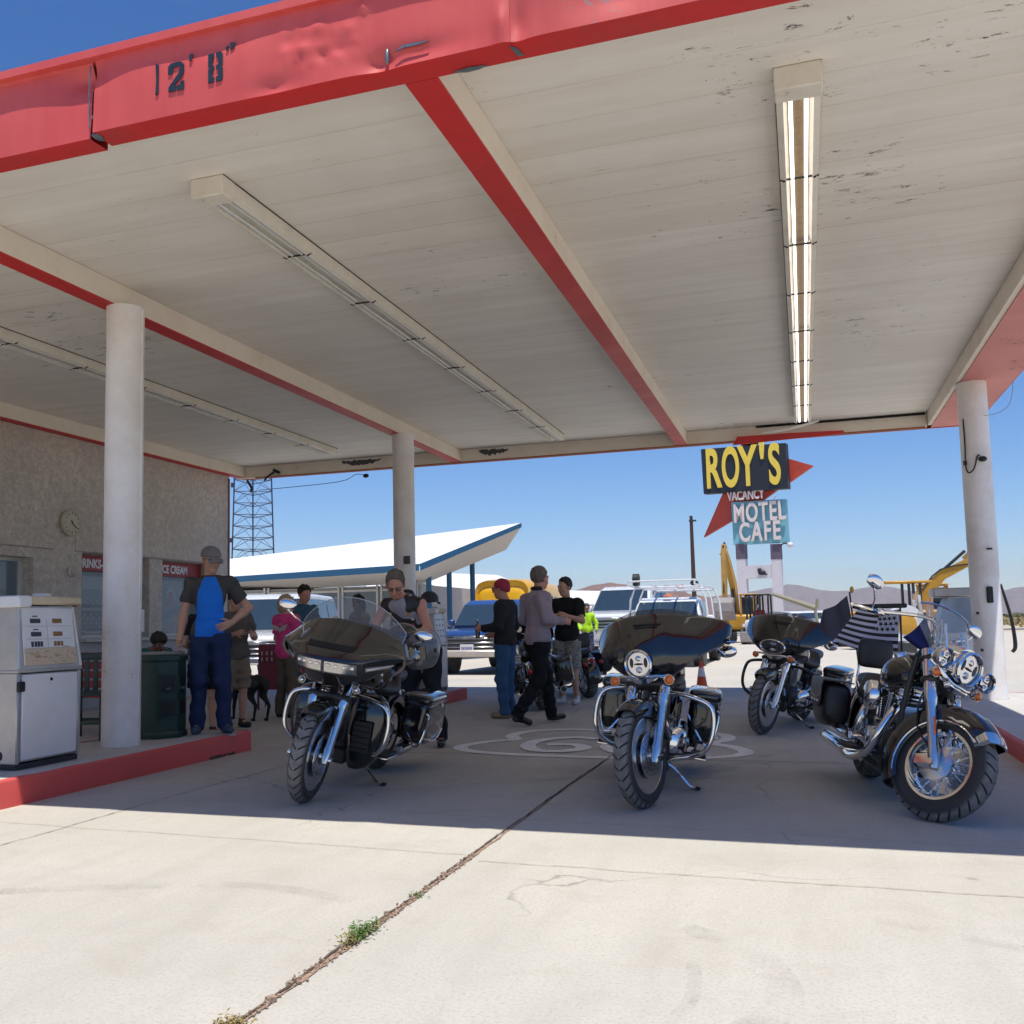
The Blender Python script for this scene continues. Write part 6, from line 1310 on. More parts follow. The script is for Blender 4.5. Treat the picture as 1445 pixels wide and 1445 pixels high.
# ================================================================== fuel pumps
STEEL = worn('brushed_steel', (.50, .49, .48), (.20, .18, .17), .35, .38, (.34, .30, .27), .5, 4, metal=.55); PWHITE = worn('pump_white', (.74, .74, .76), (.3, .28, .26), .15, .4, (.55, .50, .45), .35, 3); BEIGE = worn('pump_beige', (.62, .52, .36), (.22, .13, .07), .5, .6, (.35, .24, .14), .6, 6)
DIAL_B = paint('dial_dark', (.03, .025, .03), .3); DIAL_O = paint('dial_amber', (.24, .11, .01), .3, var=.5, scale=60)
t = NT('weathered_ply'); a = t.noise(9, 7, .8, t.coord('Object', (1, 1, 2.5)), .8); t.base(t.ramp(a, [(.35, (.50, .36, .22)), (.5, (.60, .50, .38)), (.62, (.36, .20, .10))])); t.rough(.85); PLY = t.m
def pump(name, label, loc, rz=0, W=.66, D=.56, full=True, s=1.0):
    """front (display) faces +x in its own frame; W along y"""
    o = thing(name, label, 'fuel pump', loc, (0, 0, rz)); hd, hw = D/2, W/2
    m = M(); m.mat(ENGB).box((0, 0, .02), (D-.03, W-.03, .04)); m.mat(STEEL)
    m.box((0, -hw+.02, .37), (D, .04, .66), bev=.008); m.box((0, hw-.02, .37), (D, .04, .66), bev=.008); m.box((0, 0, .37), (D-.05, W-.09, .64)); b = m.build('cabinet', o)
    for sg in ((1, -1)):
        m = M(); m.mat(PWHITE).box((sg*(hd-.008), 0, .375), (.026, W-.10, .62), bev=.006); m.mat(BLK).cyl((sg*(hd+.005), .0, .64), (sg*(hd+.012), 0, .64), .012, n=12); m.box((sg*(hd+.006), -hw+.03, .60), (.03, .07, .075), bev=.008); m.build('door', b)
    m = M(); m.mat(BLK).lathe([(0, .006), (.03, .004), (.036, 0)], (hd*.5, -hw-.001, .10), (0, -1, 0), 16); m.sph((-.02, -hw-.002, .62), (.02, .01, .014)); m.build('cable_gland', b)
    # upper housing, leaning back towards the top
    z0, z1 = .71, 1.19
    m = M(); m.mat(STEEL)
    def ring(z, d, w_): return [V(d, -w_, z), V(d, w_, z), V(-d, w_, z), V(-d, -w_, z)]
    m.loft([ring(z0, hd, hw), ring(z0+.03, hd, hw), ring(z1, hd-.055, hw-.045)]); m.box((0, 0, z0), (D+.014, W+.014, .022), bev=.006)
    for sy in (-1, 1): m.tube([V(hd+.001, sy*(hw-.012), z0+.02), V(hd-.052, sy*(hw-.056), z1)], .013, 6)
    u = m.build('display_housing', o)
    nrm = V((z1-z0-.03), 0, .055).normalized(); upv = V(-.055, 0, z1-z0-.03).normalized(); rm = Matrix((V(0, 1, 0), upv, nrm)).transposed(); org = V(hd-.0275, 0, (z0+.03+z1)/2)
    def pt(y, h, dz=.0): return org+V(0, y, 0)+upv*h+nrm*dz
    m = M(); m.mat(PWHITE).box(pt(0, 0, .003), (W-.13, .43, .012), rot=rm, bev=.004); pn = m.build('display_panel', u)
    if full:
        m = M(); m.mat(PLY).box(pt(-.0, -.155, .011), (W-.14, .125, .01), rot=rm, bev=.002); m.build('plywood_patch', u)
        k = M(); k.mat(DIAL_B)
        for hh in (.115, .015): k.box(pt(-.14, hh, .011), (.105, .034, .008), rot=rm, bev=.003)
        for q in (-.185, -.150, -.120, -.090): k.box(pt(q, -.06, .011), (.022, .040, .008), rot=rm, bev=.002)
        for hh in (.15, .05): k.box(pt(-.14, hh, .010), (.05, .008, .004), rot=rm)
        k.box(pt(-.07, .235, .012), (.16, .010, .004), rot=rm); k.build('meter_window', pn)
        k = M(); k.mat(DIAL_O)
        for hh in (.115, .015): k.box(pt(.09, hh, .011), (.10, .034, .008), rot=rm, bev=.003)
        for q in (.055, .09, .125): k.box(pt(q, -.06, .011), (.024, .036, .008), rot=rm, bev=.002)
        k.build('meter_window', pn)
        k = M(); k.mat(paint('sticker', (.45, .40, .32), .6, var=.5, scale=50)).box(pt(.17, -.105, .011), (.07, .05, .004), rot=rm); k.mat(paint('thin_print', (.4, .4, .42), .6))
        for hh in (.075, -.022, -.09): k.box(pt(0, hh, .0095), (W-.20, .003, .003), rot=rm)
        k.box(pt(-.02, .02, .0095), (.003, .22, .003), rot=rm); k.build('print', pn)
    else:
        k = M(); k.mat(DIAL_B)
        for r_ in range(4):
            for c_ in range(3): k.box(pt(-.14+c_*.13, .13-r_*.085, .011), (.05, .018, .006), rot=rm)
        k.build('meter_window', pn)
    m = M(); m.mat(BEIGE).box((0, .02, z1+.045), (D-.02, W-.02, .065), bev=.014); m.mat(PWHITE).box((.0, -hw+.06, z1+.035), (D+.02, .13, .085), bev=.01); m.mat(paint('rust_tape', (.22, .05, .03), .7)).box((hd-.06, hw-.02, z1+.03), (.06, .06, .05), rot=(.4, .2, 0), bev=.015); c_ = m.build('top_cap', o)
    m = M(); m.mat(PWHITE).box((.05, .18, z1+.095), (.10, .11, .03), rot=(0, 0, .2), bev=.004); m.build('paper', c_)
    return o
pump('fuel_pump', 'old stainless fuel pump with amber dials and plywood patch on the near left island', (-5.75, 6.17, .19), 0, .68, .62)
pump('fuel_pump', 'small steel fuel pump on the far island with a black helmet on top', (-5.52, 14.45, .17), 0, .52, .42, False)
# slim rounded pump behind the right column
o = thing('fuel_pump', 'blue grey round shouldered fuel pump behind the right canopy column', 'fuel pump', (1.93, 14.75, .15)); BLST = paint('pump_bluegrey', (.30, .36, .45), .3, metal=.5)
m = M(); m.mat(BLST).loft([[V(x*1.0, y, z) for x, y in ((-w_, -.24), (w_, -.24), (w_, .24), (-w_, .24))] for z, w_ in ((0, .27), (.6, .27), (.95, .255), (1.12, .22), (1.22, .17), (1.26, .14))]); m.build('cabinet', o, ang=50)
m = M(); m.mat(STEEL).box((0, 0, 1.33), (.62, .54, .12), bev=.015); m.build('top_cap', o); m = M(); m.mat(PWHITE).box((-.02, -.245, .45), (.44, .012, .7), bev=.005); m.build('door', o)
# ---- bin
BGREEN = paint('bin_green', (.022, .052, .044), .35, var=.3, scale=8); GREYT = paint('bin_top', (.28, .28, .27), .6, var=.3)
o = thing('litter_bin', 'dark green eight sided litter bin with openings beside the near column', 'litter bin', (-5.80, 8.0, .19), (0, 0, R(12)))
def octo(r, z): return [V(r*math.cos(R(22.5+45*k)), r*math.sin(R(22.5+45*k)), z) for k in range(8)]
m = M(); m.loft([octo(.27, .0), octo(.27, .04), octo(.255, .06), octo(.255, .70), octo(.27, .715), octo(.27, .755), octo(.245, .77)]); b = m.build('bin_body', o, BGREEN, ang=20)
m = M(); m.loft([octo(.242, .765), octo(.242, .785), octo(.21, .79)]); m.build('bin_lid', o, GREYT, ang=20)
for k in range(8):
    a = R(45*k); n_ = V(math.cos(a), math.sin(a), 0); s_ = V(-n_.y, n_.x, 0); rm = Matrix((s_, V(0, 0, 1), n_)).transposed(); c_ = n_*(.255*math.cos(R(22.5))); m = M()
    if k in (0, 7, 2, 4, 5):
        if k in (0, 7, 4): 
            m.mat(BLK).box(c_+V(0, 0, .50), (.13, .15, .006), rot=rm); m.box(c_+V(0, 0, .27), (.13, .13, .006), rot=rm); m.mat(BGREEN)
            for z in (.50, .27):
                for dx in (-.075, .075): m.box(c_+s_*dx+V(0, 0, z), (.014, .17, .016), rot=rm)
                for dz in (-.08, .08): m.box(c_+V(0, 0, z+dz), (.164, .014, .016), rot=rm)
            m.sph(c_+V(0, 0, .45)+n_*.002, (.04, .04, .03), 8, 6); m.build('opening', b)
        elif k == 5:
            m.mat(LETW)
            for q in range(8): m.box(c_+V(0, 0, .47)+n_*.003, (.012, .13-.03*(q % 2), .003), rot=rm @ Matrix.Rotation(R(22.5*q+8), 3, 'Z'))
            m.build('star_sticker', b)
# ---- green slatted chair and red slatted bench behind
CGREEN = paint('chair_green', (.012, .04, .032), .45, var=.3, scale=10); BRED = paint('bench_red', (.36, .05, .045), .5, var=.2)
o = thing('wooden_chair', 'dark green slatted wooden chair between the fuel pump and the column', 'chair', (-6.34, 7.72, .19), (0, 0, R(-75)))
m = M(); m.box((0, 0, .42), (.42, .42, .03), bev=.006); m.build('seat', o, CGREEN)
for x, y in ((-.19, -.19), (-.19, .19), (.19, -.19), (.19, .19)):
    m = M(); m.box((x, y, .205 if x > 0 else .37), (.035, .035, .41 if x > 0 else .74), bev=.004); m.build('leg', o, CGREEN)
m = M(); m.box((-.20, 0, .76), (.03, .46, .06), bev=.01); m.box((-.195, 0, .16), (.02, .36, .03)); m.box((.19, 0, .16), (.02, .36, .03)); m.box((0, .19, .2), (.36, .02, .03)); m.box((0, -.19, .2), (.36, .02, .03)); m.build('rail', o, CGREEN)
for y in (-.13, -.045, .045, .13): m = M(); m.box((-.198, y, .58), (.018, .045, .32), bev=.003); m.build('back_slat', o, CGREEN)
o = thing('bench', 'red slatted bench against the station wall behind the green chair', 'bench', (-8.0, 9.6, 0), (0, 0, R(-90)))
m = M()
for k in range(4): m.box((-.15+k*.11, 0, .45), (.09, 1.5, .03), bev=.005)
m.build('seat', o, BRED)
m = M()
for k in range(4): m.box((-.25-.02*k, 0, .56+k*.11), (.03, 1.5, .085), bev=.005)
m.build('backrest', o, BRED)
for y in (-.65, .65): m = M(); m.box((0, y, .215), (.40, .05, .43), bev=.006); m.build('leg', o, BRED)
# ---- leaning maroon sign board
o = thing('sign_board', 'maroon price board with worn pale lettering standing beside the pink shirted woman', 'sign', (-7.42, 12.9, 0), (0, 0, R(25))); MRN = paint('board_maroon', (.20, .02, .03), .5)
m = M(); m.box((0, 0, .62), (.34, .04, .66), rot=(R(-8), 0, 0), bev=.006); m.build('panel', o, MRN)
m = M(); 
for sx_ in (-.17, .17): m.box((sx_, .03, .15), (.03, .03, .32))
m.build('leg', o, MRN); PL = paint('letter_faded', (.55, .45, .42), .6, var=.4, scale=60)
m = M(); rg = random.Random(4)
for r_ in range(4):
    for c_ in range(4):
        z = .82-.085*r_-(.06 if r_ > 1 else 0); m.box((-.11+c_*.07, -.023-(.62-z)*.14*-1-.0, z), (.022, .006, .055), rot=(R(-8), 0, 0)); 
m.box((0, -.045+.0, .38), (.26, .006, .035), rot=(R(-8), 0, 0)); m.build('worn_print', o, PL)
# ---- traffic cone
o = thing('traffic_cone', 'orange traffic cone with a white band beyond the middle motorcycle', 'cone', (-1.65, 16.83, 0)); m = M(); m.box((0, 0, .012), (.30, .30, .024), bev=.006); m.build('base', o, paint('cone_orange', (.75, .10, .03), .5)); m = M(); m.mat(MATS['cone_orange']).lathe([(.105, .024), (.10, .03), (.065, .26)], (0, 0, 0), (0, 0, 1), 24); m.mat(LETW).lathe([(.0655, .26), (.0425, .40)], (0, 0, 0), (0, 0, 1), 24); m.mat(MATS['cone_orange']).lathe([(.0425, .40), (.025, .50), (.02, .50), (0, .48)], (0, 0, 0), (0, 0, 1), 24); m.build('cone_body', o)
# ---- helmets
def helmet(label, loc, heading, mt, tilt=0, half=False, visor=True):
    o = thing('helmet', label, 'helmet', loc, (0, R(tilt), R(heading)), 'motorcycle helmets set down')
    b = SDF(); b.ell((0, 0, .02), (.145, .125, .135), None, .03)
    if not half: b.ell((.015, 0, -.05), (.125, .112, .11), None, .04); b.ell((.10, 0, -.09), (.045, .07, .04), None, .03); b.cap((.14, -.05, .0), (.14, .05, .0), .05, .05, .02, neg=True); cl = [((0, 0, -.135), (0, 0, -1))]
    else: cl = [((0, 0, -.03), (.1, 0, -1))]
    skin('shell', b.mesh(.008, cl), mt, o, smooth=3)
    if not half: m = M(); m.shell(lambda u, v_: V(.150*math.cos((u-.5)*1.9)+.002, .127*math.sin((u-.5)*1.9)*1.05, .045-.10*v_), 14, 5, V(-.006, 0, 0)); m.build('visor', o, GBLK); m = M(); m.mat(BLK).sph((.0, .124, .0), (.02, .008, .02)).sph((.0, -.124, .0), (.02, .008, .02)); m.build('visor_pivot', o)
    else: m = M(); m.mat(BLK).shell(lambda u, v_: V(.12+.05*v_, (u-.5)*.2, -.005-.02*v_-.03*((u-.5)*2)**2), 8, 3, V(0, 0, -.005)); m.build('peak', o)
    return o
helmet('grey metallic full face helmet resting on the nearest motorcycle', (-2.80, 7.20, .99), 250, GREYH, 8)
helmet('black helmet resting beside the grey one behind the windscreen', (-3.02, 7.32, 1.05), 200, GBLK, -10)
helmet('matt black half helmet on top of the far fuel pump', (-5.50, 14.45, 1.56), 20, paint('helmet_matt', (.03, .03, .032), .5), 0, True)
# ---- flags on the cruiser
FW = paint('flag_white', (.62, .60, .70), .8, var=.1); FB = paint('flag_black', (.03, .028, .03), .8); FN = paint('flag_navy', (.015, .025, .14), .8); FG = paint('flag_slate', (.075, .075, .105), .8, var=.1)
def flag(name, label, P, nu, nv, matfn, mats, wave=.012, stars=False, rod=None):
    """P: four corners hoist-top, fly-top, fly-bottom, hoist-bottom"""
    a, b, c, d = [Vector(x) for x in P]; n = (b-a).cross(d-a).normalized(); o = thing(name, label, 'flag', tuple(a))
    def f(u, v_): return a.lerp(b, u).lerp(d.lerp(c, u), v_)+n*wave*math.sin(u*9+v_*2)*u**.5+V(0, 0, -.02*math.sin(3.14*u))-a
    for k, mt in enumerate(mats):
        m = M(); hit = 0
        for i in range(nu):
            for j in range(nv):
                if matfn(i/nu, j/nv) != k: continue
                q = [f(i/nu, j/nv), f((i+1)/nu, j/nv), f((i+1)/nu, (j+1)/nv), f(i/nu, (j+1)/nv)]; m.add(q+[p+n*.002 for p in q], [[0, 1, 2, 3], [7, 6, 5, 4]]); hit = 1
        if hit: m.build('cloth', o, mt, normals=False, ang=180)
    if stars:
        m = M()
        for r_ in range(4):
            for c_ in range(4):
                p = f(.06+c_*.105+.05*(r_ % 2), .06+r_*.125); ux = (f(.2, .1)-f(.1, .1)).normalized(); uy = n.cross(ux)
                poly = []
                for q in range(10): rr = .022 if q % 2 == 0 else .009; poly.append((rr*math.sin(math.pi*q/5), rr*math.cos(math.pi*q/5)))
                for sg in (1, -1): m.prism(poly, p+n*(.004 if sg > 0 else -.003), ux, uy, .001)
        m.build('star', o, FB)
    if rod:
        m = M(); m.tube([Vector(r_)-a for r_ in rod], .008, 6); m.build('pole', o, BLK)
    return o
flag('striped_flag', 'black and white striped flag with dark stars flying behind the chrome motorcycle', [(.70, 8.42, 1.235), (.40, 8.50, 1.24), (.205, 8.5, 1.00), (.66, 8.40, .88)], 26, 13, lambda u, v_: 0 if (u < .46 and v_ < .5) else (1 if int(v_*13+.01) % 2 == 1 else 0), [FW, FB], .012, True, [(.70, 8.41, 1.26), (.69, 8.41, .80), (.60, 8.15, .62)])
m = M(); m.box((.57, 8.3, 1.26), (.34, .05, .035), bev=.01); tag(m.build('luggage_bar', mat=BLK), 'black bar across the top of the striped flag', 'bar')
flag('slate_flag', 'plain slate grey flag bunched on its pole left of the striped flag', [(.36, 9.4, 1.37), (.16, 9.5, 1.25), (.10, 9.5, 1.08), (.42, 9.4, .90)], 16, 12, lambda u, v_: 0, [FG], .02, False, [(.38, 9.38, 1.40), (.42, 9.38, .80), (.40, 9.0, .55)])
m = M(); m.sph((.40, 9.38, 1.42), (.018, .018, .03)); tag(m.build('finial', mat=paint('brass', (.6, .35, .05), .3)), 'small brass finial on the pole of the slate flag', 'finial')
flag('navy_flag', 'navy blue flag behind the windshield of the chrome motorcycle', [(.86, 8.3, 1.17), (.70, 8.35, 1.02), (.80, 8.35, .93), (.93, 8.3, .93)], 12, 10, lambda u, v_: 0, [FN], .01, False, [(.86, 8.31, 1.2), (.90, 8.3, .7), (.6, 8.1, .6)])
# ---- two more parked motorcycles seen between the people
for (lb, loc, h_, ty) in (('black motorcycle with saddlebags parked at the far edge of the shade, seen from behind', (-4.15, 16.9, 0), heading_to(-.55, .83), 0), ('black touring motorcycle with a red tail light behind the striding man', (-4.0, 14.9, 0), heading_to(-.35, .94), 1)):
    src = B4 if ty == 0 else B2; c_ = copy_tree(src); c_.location = loc; c_.rotation_euler = (R(-9), 0, R(h_)); c_['label'] = lb
# ================================================================== vehicles
GLD = paint('car_glass', (.03, .05, .07), .05, spec=.8, coat=.5); LAMPW = paint('lamp_clear', (.7, .72, .75), .12, coat=1); DGR = paint('trim_dark', (.04, .04, .042), .5); CWHITE = paint('truck_white', (.72, .73, .74), .25, coat=.6, var=.05); CBL = paint('truck_blue', (.022, .06, .20), .2, coat=1, var=.05); PLATE = paint('plate_white', (.7, .7, .72), .5)
def road_wheel(parent, c, r=.38, w_=.25):
    m = M(); c = Vector(c); sg = 1 if c.y > 0 else -1; m.mat(WALL_R).lathe([(r*.6, -w_/2), (r*.9, -w_/2), (r, -w_*.35), (r, w_*.35), (r*.9, w_/2), (r*.6, w_/2), (r*.6, -w_/2)], c, (0, 1, 0), 28); o = m.build('wheel', parent); k = M(); k.mat(SATIN).lathe([(0, w_*.30), (r*.2, w_*.32), (r*.5, w_*.22), (r*.62, w_*.46), (r*.62, 0)], c, (0, sg, 0), 20); k.build('rim', o)
def vehicle(name, label, cat, loc, heading, mt, L=5.2, Wd=1.95, H=1.85, kind='suv', rack=False, bumper=None, plate=True, hood=1.05, s=1.0, group='vehicles parked behind the canopy'):
    o = thing(name, label, cat, loc, (0, 0, R(heading)), group); hw = Wd/2; zb = .42; x1 = L/2
    secs = [(x1+.0, hw*.80, zb+.18, hood-.16), (x1-.05, hw*.93, zb+.08, hood-.06), (x1-.3, hw*.98, zb, hood), (x1-1.2, hw, zb, hood+.06), (-x1+.4, hw, zb, hood+.05), (-x1+.05, hw*.96, zb+.05, hood+.02), (-x1, hw*.9, zb+.12, hood-.05)]
    m = M(); m.mat(mt); m.loft([sellipse((x, 0, (a+b)/2), w_, (b-a)/2, 7, 28) for x, w_, a, b in crv(secs, 3)]); body = m.build('body', o, ang=40)
    xc0 = x1-1.15; xc1 = -x1+.12 if kind == 'suv' else x1-3.1
    m = M(); m.mat(mt); zt = H; tp = .80
    def ring(x, w_, z0, z1, t_): return [V(x, -w_, z0), V(x, w_, z0), V(x, w_*t_, z1-.06), V(x, w_*(t_-.06), z1), V(x, -w_*(t_-.06), z1), V(x, -w_*t_, z1-.06)]
    R_ = [ring(xc0, hw*.94, hood, hood+.09, .97), ring(xc0-.45, hw*.95, hood, zt-.12, .85), ring(xc0-.72, hw*.95, hood, zt-.01, tp), ring((xc0+xc1)/2, hw*.95, hood, zt, tp), ring(xc1+.3, hw*.95, hood, zt-.02, tp), ring(xc1, hw*.93, hood, zt-.35 if kind == 'suv' else zt-.2, .86)]
    m.loft(R_); cab = m.build('cab', o, ang=25)
    m = M(); m.shell(lambda u, v_: V(xc0+.015-.45*((hood+.10+(zt-hood-.24)*v_)-(hood+.09))/((zt-.12)-(hood+.09)), (2*u-1)*hw*(.86-.13*v_), hood+.10+(zt-hood-.24)*v_), 6, 3, V(.012, 0, .01)); m.build('windscreen', cab, GLD)
    for sg in (-1, 1):
        xs = [xc0-.42, xc0-1.3, xc0-1.38, xc0-2.25 if kind == 'suv' else xc1+.1] + ([xc0-2.33, xc1+.35] if kind == 'suv' else [])
        for a, b in zip(xs[0::2], xs[1::2]):
            if a-b < .2: continue
            m = M(); m.shell(lambda u, v_: V(a+(b-a)*u-(.28*v_ if a == xs[0] else 0)*(1-u), sg*hw*(.945-.135*v_)+sg*.004, hood+.07+(zt-hood-.20)*v_), 2, 2, V(0, sg*.006, 0)); m.build('side_window', cab, GLD)
        m = M(); m.mat(mt).box((xc0-.35, sg*(hw+.10), hood+.18), (.10, .18, .17), bev=.03); m.mat(DGR).box((xc0-.41, sg*(hw+.10), hood+.18), (.015, .15, .13)); m.box((xc0-.33, sg*(hw-.02), hood+.12), (.05, .10, .04)); m.build('wing_mirror', cab)
        m = M(); m.mat(LAMPW).box((x1-.04, sg*hw*.76, hood-.22), (.10, .30, .17), bev=.03); m.mat(AMBER).box((x1-.05, sg*hw*.90, hood-.22), (.09, .06, .14), bev=.02); m.build('headlight', body)
        m = M(); m.box((-x1+.03, sg*hw*.88, hood-.15), (.08, .12, .28), bev=.02); m.build('tail_light', body, REDL)
        for x in (x1-.85, -x1+.95): road_wheel(o, (x, sg*(hw-.12), .38)); m = M(); m.mat(DGR).cyl((x, sg*(hw-.26), .40), (x, sg*(hw+.004), .40), .45, n=24); m.build('wheel_arch', body)
    m = M(); m.mat(DGR).box((x1-.0, 0, hood-.30), (.06, Wd*.62, .34), bev=.02); m.mat(SATIN)
    for q in range(3): m.box((x1+.03, 0, hood-.20-.10*q), (.02, Wd*.60, .03), bev=.006)
    m.box((x1+.035, 0, hood-.16), (.02, Wd*.4, .045), bev=.01); m.build('grille', body)
    m = M(); m.mat(bumper or SATIN).box((x1+.06, 0, zb+.08), (.14, Wd*.98, .17), bev=.04); m.build('bumper', body)
    if plate: m = M(); m.mat(PLATE).box((x1+.075, -.05, hood-.42), (.02, .34, .17), bev=.004); m.mat(paint('plate_ink', (.05, .08, .3), .5)); [m.box((x1+.087, -.17+q*.04, hood-.43), (.004, .022, .07)) for q in range(7)]; m.build('number_plate', body)
    if kind == 'pickup':
        m = M(); m.mat(DGR).box((-x1+.95, 0, hood+.062), (1.7, Wd*.8, .02)); m.build('bed', body)
    if rack:
        m = M(); m.mat(CWHITE); zr = H+.27
        for x in (xc0-.5, xc0-1.9, -x1+.2):
            m.tube([V(x, -hw-.04, hood+.05), V(x, -hw*.98, H-.05), V(x, -hw*.86, zr), V(x, hw*.86, zr), V(x, hw*.98, H-.05), V(x, hw+.04, hood+.05)], .032, 8)
        for y in (-hw*.84, -hw*.28, hw*.28, hw*.84): m.tube([V(x1-.6, y, zr+.035), V(-x1+.1, y, zr+.035)], .026, 8)
        for y in (-hw*.84, hw*.84): m.tube([V(x1-.62, y, zr+.04), V(x1-.62, y, zr+.15), V(xc0-.4, y, zr+.15)], .022, 8)
        m.tube([V(x1-.62, -hw*.84, zr+.145), V(x1-.62, hw*.84, zr+.145)], .022, 8); m.build('ladder_rack', o)
        m = M(); m.mat(BLK).lathe([(.0, -.08), (.17, -.08), (.17, .08), (.0, .08)], (xc0-.4, -hw*.80, zr+.22), (0, 1, 0), 24); m.build('hose_reel', o)
        m = M(); m.box((xc0-.9, .3, zr+.02), (.12, .2, .10), bev=.03); m.build('fuel_can', o, REDL); m = M(); m.box((xc0-.5, 0, H+.04), (.10, .22, .05), bev=.02); m.build('beacon', o, AMBER); m = M(); m.box((xc0-.62, hw*.7, zr+.10), (.3, .2, .12), bev=.04); m.build('tool_bag', o, BLK)
    return o
q = at(676, 950, y=22.6); vehicle('pickup_truck', 'dark blue pickup truck with a white number plate facing the canopy', 'pickup truck', (q.x, 25.0, 0), heading_to(-.05, -1), CBL, 5.3, 1.98, 1.80, 'pickup', bumper=paint('bumper_beige', (.55, .50, .45), .4, metal=.3))
q = at(378, 950, y=20.3); vehicle('white_suv', 'white sport utility vehicle parked beyond the station building', 'car', (q.x, 21.0, 0), heading_to(.22, -.97), CWHITE, 4.9, 1.95, 1.98, 'suv', plate=False)
q = at(934, 900, y=24); vehicle('utility_truck', 'white utility truck with a loaded ladder rack behind the middle motorcycle', 'pickup truck', (q.x-.25, 28.5, 0), heading_to(-.02, -1), CWHITE, 5.4, 2.05, 1.82, 'pickup', rack=True, plate=False)
q = at(903, 900, y=34); vehicle('utility_truck', 'second white truck with a tall dark mirror, half hidden by the ladder rack truck', 'pickup truck', (q.x, 34, 0), heading_to(-.2, -1), CWHITE, 5.8, 2.2, 2.35, 'pickup', plate=False, hood=1.45)
for i, (px, D, mt, lb) in enumerate(((1122, 62, CWHITE, 'white parked vehicle left of the group beyond the highway sign'), (1140, 66, paint('car_silver', (.45, .47, .5), .25, metal=.5), 'silver parked vehicle in the middle of the group beyond the highway sign'), (1158, 60, CWHITE, 'white parked vehicle at the right of the group, nearest the slate flag'))):
    q = at(px, 880, y=D); vehicle('parked_car', lb, 'car', (q.x, D, 0), heading_to(.5-i*.5, -.8), mt, 4.7, 1.85, 1.6, 'suv', plate=False)
# yellow bus
q = at(708, 850, y=40); o = thing('yellow_bus', 'orange yellow bus standing beyond the blue pickup truck', 'bus', (q.x, 43, 0), (0, 0, R(heading_to(.05, -1)))); YB = paint('bus_yellow', (.85, .46, .02), .35, coat=.4, var=.08)
m = M(); m.mat(YB).loft([[V(x, p.y, p.z) for p in sellipse((x, 0, zc), w_, h, 5, 28)] for x, w_, h, zc in crv([(3.6, .85, .9, 1.5), (3.5, 1.05, 1.1, 1.65), (3.0, 1.2, 1.28, 1.78), (-3.4, 1.2, 1.28, 1.78), (-3.6, 1.1, 1.15, 1.7)], 3)]); b = m.build('body', o, ang=40)
m = M(); m.box((3.50, 0, 1.85), (.12, 1.7, .62), bev=.06); m.build('windscreen', b, GLD); m = M(); m.mat(BLK).box((3.44, .1, 2.74), (.1, 1.3, .05)); m.box((3.52, 0, 2.42), (.08, 1.5, .05)); m.mat(LAMPW).box((3.55, .1, 2.55), (.06, .55, .14)); m.mat(REDL).box((3.55, .1, 2.32), (.06, .7, .05)); m.build('header_board', b)
for sg in (-1, 1):
    for k in range(5): m = M(); m.box((2.3-k*1.1, sg*1.2, 2.1), (.85, .02, .6), bev=.005); m.build('side_window', b, GLD)
    for x in (2.3, -2.2): road_wheel(o, (x, sg*1.02, .45), .45, .28)
# ================================================================== motel reception with its soaring white roof
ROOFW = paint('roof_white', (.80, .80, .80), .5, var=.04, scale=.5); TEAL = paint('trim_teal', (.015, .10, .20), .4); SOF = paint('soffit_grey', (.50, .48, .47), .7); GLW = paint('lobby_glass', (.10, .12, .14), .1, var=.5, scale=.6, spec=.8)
mo = thing('motel_lobby', 'low glass fronted motel lobby under a soaring white wedge roof with teal trim', 'building', (0, 0, 0))
TL = at(322, 789, y=47); TR = at(735, 738, y=34); BL = at(200, 815, y=34); BR = at(592, 805, y=29.5); TR2 = at(714, 776, y=36); BR2 = at(603, 822, y=32)
BL.z = BR.z = (BL.z+BR.z)/2; L2 = at(200, 828, y=36); L2.z = BR2.z
dn = V(0, 0, -.22)
m = M(); m.add([BL, BR, TR, TL], [[0, 1, 2, 3]]); m.add([BL+dn*.2, BR+dn*.2, TR+dn*.2, TL+dn*.2], [[3, 2, 1, 0]]); m.add([TL, TL+dn*.2, BL+dn*.2, BL], [[0, 1, 2, 3]]); m.add([TR, TR+dn*.2, TL+dn*.2, TL], [[0, 1, 2, 3]]); m.build('roof', mo, ROOFW, normals=False)
m = M(); e = V(0, -.03, 0); m.add([BL+e, BR+e, BR+e+dn, BL+e+dn], [[0, 1, 2, 3]]); ex = V(.03, -.02, 0); m.add([BR+ex, TR+ex, TR+ex+dn*.7, BR+ex+dn], [[0, 1, 2, 3]]); m.build('roof_trim', mo, TEAL, normals=False)
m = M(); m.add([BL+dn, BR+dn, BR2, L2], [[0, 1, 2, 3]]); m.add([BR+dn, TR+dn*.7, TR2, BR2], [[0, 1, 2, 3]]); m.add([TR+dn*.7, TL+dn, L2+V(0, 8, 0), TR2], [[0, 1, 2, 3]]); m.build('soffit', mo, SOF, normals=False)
WX0, WX1 = at(240, 850, y=33).x, at(592, 850, y=33).x; zt = BR2.z
m = M(); m.box(((WX0+WX1)/2, 36, zt/2+.0), (WX1-WX0, 5.6, zt-.02)); m.build('wall', mo, SOF)
for k in range(9):
    a = WX1-.1-k*1.55
    m = M(); m.box((a-.72, 33.17, 1.35), (1.30, .06, 2.2)); w_ = m.build('window', mo, GLW); m = M(); f_ = paint('lobby_frame', (.62, .62, .60), .5)
    for x in (a-.04, a-1.42): m.box((x, 33.13, 1.4), (.07, .08, 2.6))
    m.box((a-.72, 33.13, 2.49), (1.30, .08, .08)); m.build('frame', w_, f_)
